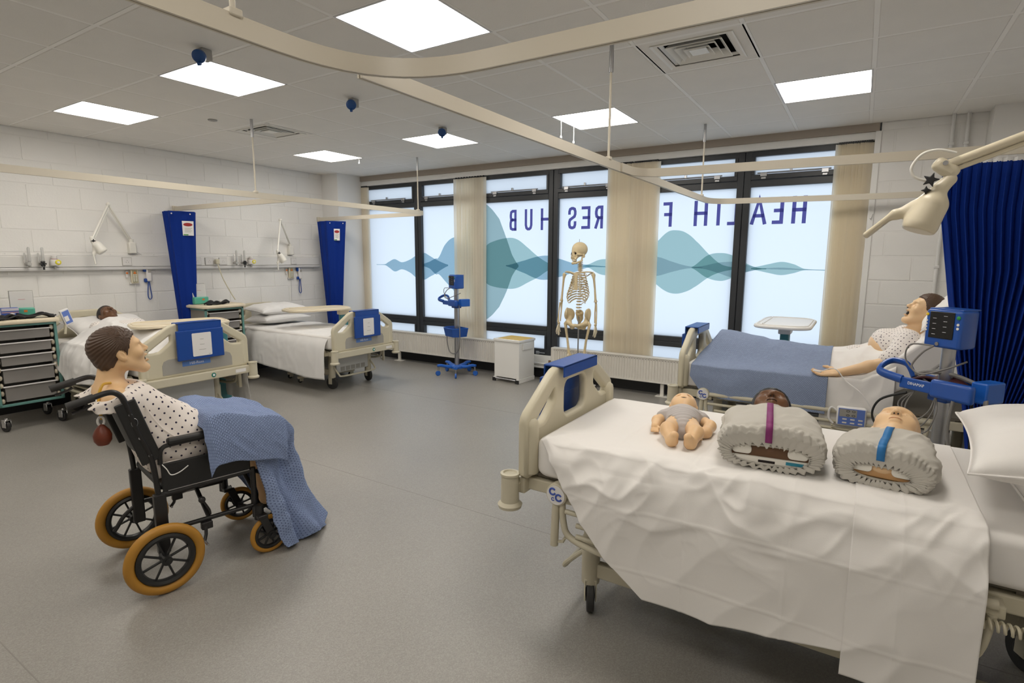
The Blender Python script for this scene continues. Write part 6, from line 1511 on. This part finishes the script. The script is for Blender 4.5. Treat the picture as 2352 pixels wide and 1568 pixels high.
# ================================================================== CURTAIN RAILS
m_rail = mat('rail_cream_aluminium', (0.63, 0.575, 0.47), 0.38)
ZR = 2.10
def rail_path(pts, r=.22, n=10):
    """2d polyline with rounded corners."""
    P = [Vector(p) for p in pts]; out = [P[0]]
    for i in range(1, len(P) - 1):
        d0 = (P[i - 1] - P[i]).normalized(); d1 = (P[i + 1] - P[i]).normalized(); a, b = P[i] + d0 * r, P[i] + d1 * r
        for k in range(n + 1):
            t = k / n; out.append(a * (1 - t) ** 2 + P[i] * 2 * t * (1 - t) + b * t * t)
    out.append(P[-1]); return out
def rail_mesh(pts, w=.021, h=.052):
    vs = []; fs = []; m = len(pts)
    for i, p in enumerate(pts):
        t = (pts[min(i + 1, m - 1)] - pts[max(i - 1, 0)]).normalized(); n = Vector((-t.y, t.x)) * w / 2; k = n * .25
        for q, z in ((n, 0), (n, h), (-n, h), (-n, 0), (-k, 0), (-k, .014), (k, .014), (k, 0)): vs.append((p.x + q.x, p.y + q.y, ZR + z))
    for i in range(m - 1):
        for k in range(8): fs.append((8 * i + k, 8 * i + 8 + k, 8 * i + 8 + (k + 1) % 8, 8 * i + (k + 1) % 8))
    fs += [tuple(range(7, -1, -1)), tuple(8 * (m - 1) + k for k in range(8))]
    return MB().add(vs, fs)
def curtain_rail(label, pts, rods, r=.22, brackets=()):
    t = thing('curtain_rail', label, 'curtain rail', (0, 0, 0), 0, 'ceiling-hung curtain rails')
    ob('rail', rail_mesh(rail_path(pts, r)), m_rail, t, angle=30, fixn=True)
    for (x, y) in rods:
        ob('suspension_rod', MB().cyl((x, y, ZR + .05), (x, y, ZC - .002), .0075, n=10), m_rail, t); ob('rod_sleeve', MB().cyl((x, y, ZC - .16), (x, y, ZC - .002), .013, n=12), m_steel, t)
        ob('rod_clamp', MB().box((x, y, ZR + .055), (.034, .034, .02)), m_rail, t, bevel=.004)
    for (x, y) in brackets: ob('wall_bracket', MB().box((x, y, ZR + .026), (.03, .05, .07)), m_rail, t, bevel=.005)
    return t
curtain_rail('cream curtain rail hung round the two left-hand beds, curving to the corner pier', [(-4.82, -2.55), (-4.82, 5.62), (-7.06, 5.70)], [(-4.82, 3.19), (-4.82, 5.42), (-4.82, .6)], .22, [(-7.075, 5.70)])
curtain_rail('short cream curtain rail branching to the left wall between the two left-hand beds', [(-4.834, 3.575), (-7.06, 3.60)], [], .1, [(-7.075, 3.60)])
curtain_rail('cream curtain rail running toward the windows then curving to the right wall', [(-1.345, 1.26), (-1.345, 5.87), (0.0, 6.08), (1.34, 6.12)], [(-1.345, 3.22), (-1.345, 5.5)], .24)
curtain_rail('cream curtain rail branching right between the two right-hand beds', [(-1.335, 3.40), (-1.335, 3.72), (1.34, 3.93)], [], .20, [(1.335, 3.93)])
curtain_rail('thick-looking cream curtain rail nearest the camera, bending overhead', [(-1.37, -2.55), (-1.37, 1.39), (1.34, 1.43)], [(-1.37, .875), (-1.37, -1.2)], .40)

# ================================================================== CURTAINS
m_curt = mat('royal_blue_curtain', (0.004, 0.028, 0.225), 0.75, spec=0.15, bump=(120, 0.05))
m_tie = mat('curtain_label_white', (0.80, 0.79, 0.78), 0.6); m_redl = mat('label_red', (0.35, 0.02, 0.02), 0.6); m_grnl = mat('label_green', (0.06, 0.30, 0.06), 0.6)
def tied_curtain(label, top, bot, z0, z1, face, lz, seed):
    """top/bot: 4 footprint corners; face: index of the side that carries the label."""
    t = thing('tied_curtain', label, 'curtain', (top[0][0], top[0][1], z0), 0, 'tied blue curtains'); o = t.location
    N = 18; per = []
    def ring(c, k):
        out = []
        for i in range(4):
            a, b = Vector(c[i]), Vector(c[(i + 1) % 4]); nrm = Vector(((b - a).y, -(b - a).x)).normalized()
            for j in range(N):
                u = j / N; out.append(a.lerp(b, u) + nrm * (.010 * math.sin(u * 2 * PI * 2 + seed + i) * (1 - k * .5) + .014 * math.sin(u * PI)))
        return out
    nv = 24; P = []
    for v in range(nv):
        k = v / (nv - 1); c = [Vector(top[i]).lerp(Vector(bot[i]), k ** .9) for i in range(4)]
        P.append([(p.x - o.x, p.y - o.y, z1 + (z0 - z1) * k - o.z) for p in ring(c, k)])
    n = len(P[0]); vs = [p for r in P for p in r]
    fs = [(v * n + i, v * n + (i + 1) % n, (v + 1) * n + (i + 1) % n, (v + 1) * n + i) for v in range(nv - 1) for i in range(n)] + [tuple(range(n)), tuple((nv - 1) * n + i for i in range(n - 1, -1, -1))]
    ob('cloth', MB().add(vs, fs), m_curt, t, angle=55, fixn=True)
    a, b = Vector(top[face]), Vector(top[(face + 1) % 4]); a2, b2 = Vector(bot[face]), Vector(bot[(face + 1) % 4])
    def at(u, z, d):
        k = (z1 - z) / (z1 - z0); p = a.lerp(b, u).lerp(a2.lerp(b2, u), k); nn = Vector(((b - a).y, -(b - a).x)).normalized(); return Vector((p.x + nn.x * d - o.x, p.y + nn.y * d - o.y, z - o.z))
    d = .030
    def quad(nm, u0, u1, za, zb, dd, m): ob(nm, MB().add([at(u0, za, dd), at(u1, za, dd), at(u1, zb, dd), at(u0, zb, dd)], [(0, 1, 2, 3)]), m, t, smooth=False, solid=.001)
    u0, u1 = lz
    quad('care_label', u0, u1, 1.965, 1.80, d, m_tie)
    c = (u0 + u1) / 2; w = (u1 - u0)
    mb = MB(); p = at(c, 1.925, d + .002); ux = (at(u1, 1.925, d) - at(u0, 1.925, d)).normalized()
    mb.add([p + ux * (w * .085 * math.cos(q)) * 1.0 / 1.0 * 1.2 * 1.0 + Vector((0, 0, .020 * math.sin(q))) for q in np.linspace(0, 2 * PI, 16, endpoint=False)], [tuple(range(16))]); ob('label_emblem', mb, m_redl, t, smooth=False)
    for k in range(4): quad('label_print', u0 + w * .2, u0 + w * (.85 - .1 * (k % 2)), 1.885 - k * .014, 1.881 - k * .014, d + .0015, m_inset)
    quad('label_corner', u0 + w * .05, u0 + w * .5, 1.815, 1.803, d + .0015, m_grnl)
    for u in (.08, .8): ob('press_stud', MB().ell(at(u, z1 - .03, .022), .008, 10, 6), m_tie, t)
tied_curtain('royal blue tied curtain beside the drawers between the left-hand beds', [(-6.95, 3.40), (-6.74, 3.36), (-6.66, 3.61), (-6.90, 3.70)], [(-6.90, 3.48), (-6.78, 3.46), (-6.74, 3.56), (-6.88, 3.60)], .38, 2.075, 1, (.45, .92), 1)
tied_curtain('royal blue tied curtain hanging in the far left corner beside the pier', [(-6.86, 5.50), (-6.55, 5.44), (-6.42, 5.66), (-6.70, 5.76)], [(-6.78, 5.56), (-6.64, 5.54), (-6.58, 5.64), (-6.72, 5.68)], .40, 2.075, 1, (.28, .62), 3)
# right-hand gathered curtain
gc = thing('bed_curtain', 'royal blue pleated curtain hanging behind the right-hand monitor', 'curtain', (.33, 3.85, .45))
nu, nv = 420, 60; U, V = np.meshgrid(np.linspace(0, 1, nu), np.linspace(0, 1, nv)); Zc = 2.072 - V * 1.62
xl = np.interp(-Zc, [-2.08, -1.82, -1.33, -.75, -.4], [.318, .335, .420, .545, .60]); xr = np.interp(-Zc, [-2.08, -1.5, -1.0, -.75, -.4], [1.30, 1.22, .98, .86, .84])
amp = np.interp(V, [0, .05, .3, 1], [.010, .020, .030, .036]); ph = U * 2 * PI * 24
Xc = xl + (xr - xl) * U + .006 * np.sin(ph * 2 + 1); Yc = 3.865 + .07 * (Xc - .3) * .9 + amp * np.sin(ph + .5 * np.sin(V * 4)) + .05 * V * np.sin(U * 3 + .5) - .10 * V * np.clip(U - .35, 0, 1)
ob('cloth', grid_mesh('cloth', np.stack([Xc - .33, Yc - 3.85, Zc - .45], -1)), m_curt, gc, angle=180, solid=.003)
ob('header_tape', MB().tube([(Xc[0, i] - .33, Yc[0, i] - 3.85, 2.078 - .45) for i in range(0, nu, 3)], .008, 5, flat=(1.4, .4)), m_tie, gc)
for k in range(24): ob('curtain_hook', MB().box((.0 + .98 * (k + .5) / 24, .045 + .07 * k / 24, 2.09 - .45), (.006, .006, .03)), m_tie, gc, smooth=False)

# ================================================================== LEFT WALL SERVICES
m_trunk = mat('trunking_white', (0.74, 0.725, 0.70), 0.35); m_trunk2 = mat('trunking_lip', (0.62, 0.61, 0.60), 0.35)
XW = XL + .002
tk = thing('bedhead_trunking', 'long white bedhead trunking strip along the left wall', 'trunking', (XW, 2.2, 1.42))
ob('cover', MB().bb((0, -3.4, .025), (.052, 3.45, .138)), m_trunk, tk, smooth=False, bevel=.006); ob('lower_lip', MB().bb((0, -3.4, -.012), (.062, 3.45, .022)), m_trunk2, tk, smooth=False, bevel=.008); ob('top_lip', MB().bb((0, -3.4, .138), (.030, 3.45, .152)), m_trunk, tk, smooth=False, bevel=.004)
m_plate = mat('socket_white', (0.70, 0.68, 0.66), 0.3)
def socket(label, y, w, z=1.50):
    t = thing('wall_socket', label, 'wall socket', (XW + .052, y, z), 0, 'wall sockets')
    ob('face_plate', MB().bb((.0005, -w / 2, -.043), (.010, w / 2, .043)), m_plate, t, smooth=False, bevel=.003)
    ob('plate_edge', MB().bb((.0, -w / 2 - .004, -.047), (.003, w / 2 + .004, .047)), m_inset, t, smooth=False)
    for q in range(max(1, round(w / .07)) if w > .1 else 1):
        yy = -w / 2 + (q + .5) * w / (max(1, round(w / .07)) if w > .1 else 1)
        for dy, dz in ((0, .012), (-.011, -.008), (.011, -.008)): ob('pin_slot', MB().bb((.0098, yy + dy - .003, dz - .004), (.0104, yy + dy + .003, dz + .004)), m_inset, t, smooth=False)
socket('white wall socket above the bed behind the wheelchair', 3.01, .09); socket('leftmost white wall socket beside the drawers\' blue curtain', 3.80, .085); socket('white wall socket just left of the plugged-in cable', 3.945, .10); socket('white wall socket just right of the plugged-in cable', 4.125, .10); socket('white wall socket under the far lamp bracket', 5.19, .085)
pg = thing('mains_plug', 'cream mains plug with a cable hanging down to the drawers', 'plug', (XW + .062, 4.032, 1.497))
ob('plug_body', MB().bb((0.0005, -.026, -.03), (.042, .026, .03)), m_bed, pg, bevel=.008)
ob('cable', MB().tube(smoothpts([(.03, 0, -.03), (.05, .01, -.10), (.08, .03, -.22), (.13, .08, -.38), (.20, .10, -.485)], 6), .0065, 8), m_bed, pg)
m_clearp = mat('clear_plastic', (0.62, 0.62, 0.60), 0.15, alpha=.55); m_gold = mat('gauge_yellow', (0.75, 0.66, 0.03), 0.4)
def flowmeter(label, y, star):
    t = thing('flow_meter', label, 'flow meter', (XW + .06, y, 1.48), 0, 'oxygen flow meters')
    ob('tube', MB().lathe([(.010, .02), (.013, .03), (.012, .15), (.006, .165)], 14, None, (.045, .012, 0)), m_clearp, t); ob('scale_tube', MB().lathe([(.007, .02), (.008, .10), (.004, .11)], 12, None, (.03, -.018, 0)), m_clearp, t)
    ob('valve_body', MB().cyl((0, 0, 0), (.06, 0, 0), .017, n=14).cyl((.04, .010, -.035), (.04, .010, .03), .012, n=12), m_grey_pl, t)
    if star:
        for k in range(3): ob('star_knob', MB().box((.07, 0, 0), (.022, .056, .015), rotm(60 * k, 0, 0)), m_black, t, bevel=.004)
        ob('outlet', MB().cyl((.045, .012, -.06), (.045, .012, -.03), .008, n=10), m_black, t)
    else: ob('knob', MB().cyl((.055, 0, 0), (.078, 0, 0), .018, n=14), m_clearp, t)
def regulator(label, y):
    t = thing('suction_regulator', label, 'regulator', (XW + .055, y, 1.495), 0, 'suction regulators')
    ob('body', MB().lathe([(.030, -.035), (.036, -.03), (.036, .02), (.028, .03)], 20, None, (.03, 0, 0)), m_plate, t); ob('cap', MB().lathe([(.020, .03), (.026, .035), (.024, .065), (.015, .072)], 18, None, (.03, 0, 0)), m_plate, t); ob('red_ring', MB().lathe([(.0265, .028), (.0265, .034)], 18, None, (.03, 0, 0)), m_redl, t)
    ob('dial', MB().lathe([(.026, 0), (.026, .012), (.021, .016)], 20, rotm(0, 90, 0), (.058, .018, .0)), m_gold, t); ob('dial_face', MB().lathe([(.013, 0), (.013, .001)], 16, rotm(0, 90, 0), (.0745, .018, .0)), m_pad, t); ob('outlet', MB().cyl((.03, 0, -.075), (.03, 0, -.03), .012, n=12), m_grey_pl, t)
flowmeter('clear flow meter with a plain knob above the left drawers', 2.115, False); flowmeter('clear flow meter with a black knob above the left drawers', 2.223, True); regulator('yellow-dialled suction regulator above the bed behind the wheelchair', 2.334)
flowmeter('clear flow meter with a plain knob above the far drawers', 4.273, False); flowmeter('clear flow meter with a black star knob above the far corner bed', 4.383, True); regulator('yellow-dialled suction regulator above the far corner bed', 4.501)
m_orange = mat('orange_button', (0.75, 0.20, 0.03), 0.4)
def handset(label, y, z):
    t = thing('call_handset', label, 'handset', (XW + .004, y, z), 0, 'nurse call handsets')
    ob('holder', MB().bb((0, -.05, -.085), (.022, .05, -.06)), m_plate, t, bevel=.003); ob('case', MB().bb((.004, -.038, -.075), (.034, .038, .085)), mat('handset_cream', (.66, .60, .46), .4), t, bevel=.008)
    ob('keypad', MB().bb((.0335, -.026, -.062), (.036, .026, .075)), mat('keypad_olive', (.34, .32, .20), .5), t, smooth=False, bevel=.002)
    ob('call_button', MB().prism([(-.016, -.014), (.016, -.014), (0, .016)], .003, Matrix(((0, 0, 1), (1, 0, 0), (0, 1, 0))), (.0362, 0, .05)), m_orange, t)
    for k in range(5):
        for q in (-1, 1): ob('key', MB().bb((.036, q * .012 - .008, -.05 + k * .017), (.038, q * .012 + .008, -.04 + k * .017)), m_pad, t, smooth=False)
    ob('pull_unit', MB().bb((0, -.085, -.01), (.022, -.062, .07)), m_plate, t, bevel=.004); ob('pull_button', MB().lathe([(.011, 0), (.011, .006), (.006, .009)], 14, rotm(0, 90, 0), (.022, -.074, .045)), m_orange, t)
    ob('cable', MB().tube(smoothpts([(.02, 0, -.085), (.012, .003, -.20), (.010, -.005, -.40)], 5), .0035, 6), m_plate, t)
handset('cream nurse call handset with orange triangle on wall above the dark-skinned manikin', 3.085, 1.325); handset('cream nurse call handset with orange triangle on wall above the far corner bed', 5.157, 1.325)
def thermo(label, y, z):
    t = thing('ear_thermometer', label, 'thermometer', (XW + .004, y, z), 0, 'wall-hung thermometers')
    ob('body', MB().bb((.004, -.028, -.09), (.04, .03, .075)), m_cardw, t, bevel=.014, seg=3)
    ob('cradle', MB().bb((.0, -.052, .02), (.035, -.02, .085)), m_blue, t, bevel=.010); ob('cradle', MB().bb((.0, -.05, -.10), (.035, -.015, -.055)), m_blue, t, bevel=.010)
    ob('display', MB().bb((.0395, -.012, .01), (.042, .022, .05)), m_inset, t, smooth=False, bevel=.001); ob('button', MB().ell((.041, .004, .062), (.004, .009, .007), 10, 6), m_blue, t)
    ob('strap', MB().tube(smoothpts([(.02, -.005, -.09), (.022, -.020, -.18), (.022, -.024, -.27), (.022, -.004, -.30), (.022, .014, -.27), (.022, .008, -.18), (.02, .002, -.09)], 6), .005, 6), m_blue, t)
thermo('white and blue ear thermometer with strap loop beside the blue tied curtain', 3.235, 1.36); thermo('white and blue ear thermometer with strap loop above the far corner bed', 5.305, 1.33)

# ================================================================== EXAMINATION LAMPS
m_lamp = mat('lamp_cream', (0.66, 0.59, 0.44), 0.32); m_lampw = mat('lamp_white', (0.76, 0.74, 0.68), 0.32)
def star_knob(parent, c, d, r, n=5):
    d = Vector(d).normalized(); M = d.to_track_quat('Z', 'Y').to_matrix()
    pts = []
    for k in range(2 * n): a = PI * k / n; rr = r if k % 2 == 0 else r * .42; pts.append((rr * math.cos(a), rr * math.sin(a)))
    ob('star_knob', MB().prism(pts, .016, M, c), m_black, parent, bevel=.003)
def exam_lamp(label, base, elbow, joint, tip, m, big=False):
    """arm: base -> elbow -> joint; bell head from joint towards tip with paddle handle."""
    t = thing('examination_lamp', label, 'examination lamp', base, 0, 'wall examination lamps'); o = Vector(base)
    B, E, J, T_ = (Vector(p) - o for p in (base, elbow, joint, tip))
    ob('wall_bracket', MB().bb((-.03, -.038, -.075), (.035, .038, .05)), m, t, bevel=.010); ob('bracket_neck', MB().cyl((.0, 0, .04), (.0, 0, .085), .024, n=14), m, t)
    S0 = Vector((0, 0, .07))
    for nm, a, b in (('lower_arm', S0, E), ('upper_arm', E, J)):
        if (b - a).length < .02: continue
        d = (b - a).normalized(); side = Vector((0, 0, 1)).cross(d).normalized(); up = d.cross(side) * -1
        ob(nm, MB().tube([a, b], .0155 if big else .011, 12), m, t); ob(nm + '_rod', MB().tube([a + d * .03 - up * -.024, b - d * .03 - up * -.024], .008 if big else .005, 8), m, t)
    for p in (S0, E): ob('arm_joint', MB().ell(p, .022, 14, 10), m, t)
    return t, o, J, T_
def lamp_head(t, J, T_, m, out, sc=1.0):
    """SDF head: neck, bell and handle; out = sideways direction of the bell's mouth."""
    ax = (T_ - J); L = ax.length; d = ax / L; out = (Vector(out) - d * Vector(out).dot(d)).normalized(); w = d.cross(out)
    def p(a, b, c=0): return J + d * a * sc + out * b * sc + w * c * sc
    s = SDF(); s.cap(p(-.012, 0), p(.02, .004), .020 * sc, .022 * sc, .01 * sc); s.cap(p(.03, .006), p(.065, .022), .020 * sc, .034 * sc, .015 * sc); s.cap(p(.075, .035), p(.135, .062), .045 * sc, .052 * sc, .02 * sc)
    R = np.array(Matrix((d, out, w)).transposed())
    s.cap(p(.11, .0), p(.16, -.012), .020 * sc, .016 * sc, .02 * sc); s.box(p(.215, -.022), (.062 * sc, .009 * sc, .018 * sc), .008 * sc, .02 * sc, R=R)
    n2 = (d * .86 + out * .5).normalized(); c2 = p(.155, .075)
    s.fn(lambda P: np.where((P - np.array(p(.15, .03))) @ np.array(out) > -.018 * sc, (P - np.array(c2)) @ np.array(n2), -1.0), .004, '&')
    lo = np.min([p(-.05, -.08, -.09), p(.3, .14, .09), p(-.05, .14, -.09), p(.3, -.08, .09), p(-.05, .14, .09), p(.3, -.08, -.09), p(-.05, -.08, .09), p(.3, .14, -.09)], 0); hi = np.max([p(-.05, -.08, -.09), p(.3, .14, .09), p(-.05, .14, -.09), p(.3, -.08, .09), p(-.05, .14, .09), p(.3, -.08, -.09), p(-.05, -.08, .09), p(.3, .14, -.09)], 0)
    ob('lamp_head', s.mesh('lamp_head', lo, hi, .0045 if sc < 1.05 else .004), m, t, angle=180)
    M = n2.to_track_quat('Z', 'Y').to_matrix()
    ob('bulb_recess', MB().lathe([(.036 * sc, 0), (.036 * sc, .0015)], 20, M, c2 - out * .008 * sc), m_hole, t)
    ob('pivot_screw', MB().ell(p(-.012, 0, -.020), .007 * sc, 10, 6), m_steel, t)
lt, o, J, T_ = exam_lamp('white examination lamp folded over the bed behind the wheelchair', (-7.06, 3.085, 1.665), (-6.92, 2.835, 2.11), (-6.80, 2.605, 1.735), (-6.76, 2.625, 1.47), m_lampw)
lamp_head(lt, J, T_, m_lampw, (.5, .85, 0), .95); star_knob(lt, J + Vector((.02, .005, -.02)), (1, -.35, 0), .024, 4)
ob('cable', MB().tube(smoothpts([(.0, .04, -.05), (-.005, .11, -.10), (-.005, .13, -.17), (-.005, .06, -.23), (0, -.02, -.25)], 6), .005, 6), m_plate, lt)
lt, o, J, T_ = exam_lamp('white examination lamp folded over the far corner bed', (-7.06, 5.165, 1.665), (-6.80, 4.84, 2.06), (-6.62, 4.645, 1.63), (-6.60, 4.65, 1.40), m_lampw)
lamp_head(lt, J, T_, m_lampw, (.5, .85, 0), .90); star_knob(lt, J + Vector((.02, .005, -.02)), (1, -.35, 0), .024, 4)
lt, o, J, T_ = exam_lamp('cream examination lamp on a long arm reaching in from the right, above the window bed', (1.31, 2.60, 2.26), (1.18, 2.56, 2.275), (.212, 2.50, 1.885), (.06, 2.50, 1.675), m_lamp, True)
lamp_head(lt, J + Vector((.012, 0, -.055)), T_ + Vector((0, 0, -.0)), m_lamp, (.85, -.25, -.6), 1.06)
ob('elbow_block', MB().box(J + Vector((.006, 0, -.008)), (.085, .040, .05), rotm(0, 38, 0)), m_lamp, lt, bevel=.018, seg=3); ob('elbow_screw', MB().lathe([(.008, 0), (.008, .004)], 12, rotm(90, 0, 0), J + Vector((.002, -.020, .008))), m_steel, lt)
star_knob(lt, J + Vector((-.034, -.024, -.048)), (-.1, -1, 0), .027, 5); star_knob(lt, J + Vector((-.044, -.020, -.082)), (-.1, -1, 0), .016, 4)
ob('cable_loop', MB().tube(smoothpts([J + Vector(p) for p in ((.03, -.01, .04), (-.02, -.012, .055), (-.065, -.012, .045), (-.092, -.012, .005), (-.085, -.012, -.028), (-.055, -.012, -.045), (-.03, -.01, -.048))], 7), .0048, 8), m_lampw, lt)

# ================================================================== SMALL THINGS ON THE LOCKERS AND BED 1
m_mint = mat('mint_green_case', (0.10, 0.42, 0.30), 0.4); m_clearw = mat('clear_white_lid', (0.72, 0.71, 0.69), 0.2, alpha=.65)
def gauge(label, loc, rz):
    t = thing('pressure_gauge', label, 'pressure gauge', loc, rz, 'desk pressure gauges')
    ob('base', MB().bb((-.05, -.085, 0), (.05, .085, .085)), m_mint, t, bevel=.012); ob('face', MB().box((-.005, 0, .16), (.010, .165, .16), rotm(0, -8, 0)), m_clearw, t, bevel=.004)
    ob('face_frame', MB().tube([(-.016 + .022 * (z - .08) / .16 * -1, y, z) for y, z in ((-.084, .082), (.084, .082), (.084, .24), (-.084, .24))], .004, 6, closed=True), m_grey_pl, t)
    ob('dial_ring', MB().tube([(.002 - .02 * (.16 + .06 * math.sin(a) - .08) / .16, .065 * math.cos(a), .165 + .06 * math.sin(a)) for a in np.linspace(0, 2 * PI, 30, endpoint=False)], .0014, 4, closed=True), m_inset, t)
    ob('dial_print', MB().bb((-.002, -.025, .158), (.0, .025, .163)), m_redl, t, smooth=False); ob('sticker', MB().bb((.05, .005, .045), (.0515, .03, .065)), m_orange, t, smooth=False)
gauge('mint green pressure gauge with clear square face on the left drawers', (-6.60, 1.915, .996), math.radians(-14))
gauge('mint green pressure gauge half hidden behind the blue tied curtain', (-6.72, 3.62, .996), math.radians(0))
bx = thing('glove_box', 'blue and white cardboard box on the left drawers beside the pressure gauge', 'box', (-6.53, 1.80, .996), math.radians(-10))
ob('carton', MB().bb((-.05, -.06, 0), (.05, .06, .095)), mat('carton_blue', (.05, .11, .42), .5), bx, smooth=False, bevel=.002); ob('carton_band', MB().bb((.0495, -.059, .070), (.0512, .059, .094)), mat('carton_pale', (.62, .60, .66), .5), bx, smooth=False)
ob('carton_stripe', MB().bb((.0495, -.059, .052), (.0511, .059, .060)), mat('carton_pink', (.6, .36, .36), .5), bx, smooth=False)
def cuffs(label, loc, rz, seed):
    t = thing('pressure_cuff', label, 'pressure cuff', loc, rz, 'folded black pressure cuffs'); r = random.Random(seed)
    ob('cuff', MB().grid(lambda u, v: (-.05 + .10 * v + .01 * math.sin(u * 7), -.13 + .26 * u, .018 + .014 * math.sin(u * 9 + seed) + .010 * math.sin(v * 5 + u * 6)), 26, 8), mat('black_cuff_fabric', (.010, .010, .011), .8), t, solid=.018)
    ob('hose', MB().tube(smoothpts([(.05, -.12, .012), (.075, -.03, .015), (.05, .06, .03), (.065, .11, .012), (.0, .145, .012)], 6), .007, 8), m_bcable, t); ob('hose_buckle', MB().box((.01, .05, .045), (.03, .04, .004), rotm(10, 12, 20)), m_plate, t, bevel=.001)
cuffs('folded black pressure cuff lying on the left drawers', (-6.44, 1.955, .998), math.radians(-12), 2); cuffs('folded black pressure cuff lying on the far drawers', (-6.50, 3.70, .998), math.radians(4), 5)
cuffs('flat black cuff and hose beside the blue box on the left drawers', (-6.40, 1.73, .998), math.radians(20), 9)
bp_ = thing('bed_control_pad', 'white control panel with a blue face standing by the pillow next to the left drawers', 'control pad', (-6.42, 2.155, .88), math.radians(20))
ob('case', MB().box((0, .03, .10), (.025, .085, .155), rotm(18, 0, 0)), m_cardw, bp_, bevel=.006); ob('face', MB().box((.014, .03, .10), (.003, .066, .125), rotm(18, 0, 0)), mat('pad_blue', (0.12, 0.20, 0.55), .4), bp_, smooth=False); ob('display', MB().box((.016, .022, .085), (.002, .04, .05), rotm(18, 0, 0)), m_cardw, bp_, smooth=False)
ob('mount_arm', MB().cyl((0, .0, -.06), (0, .015, .03), .012, n=10), m_bed, bp_)
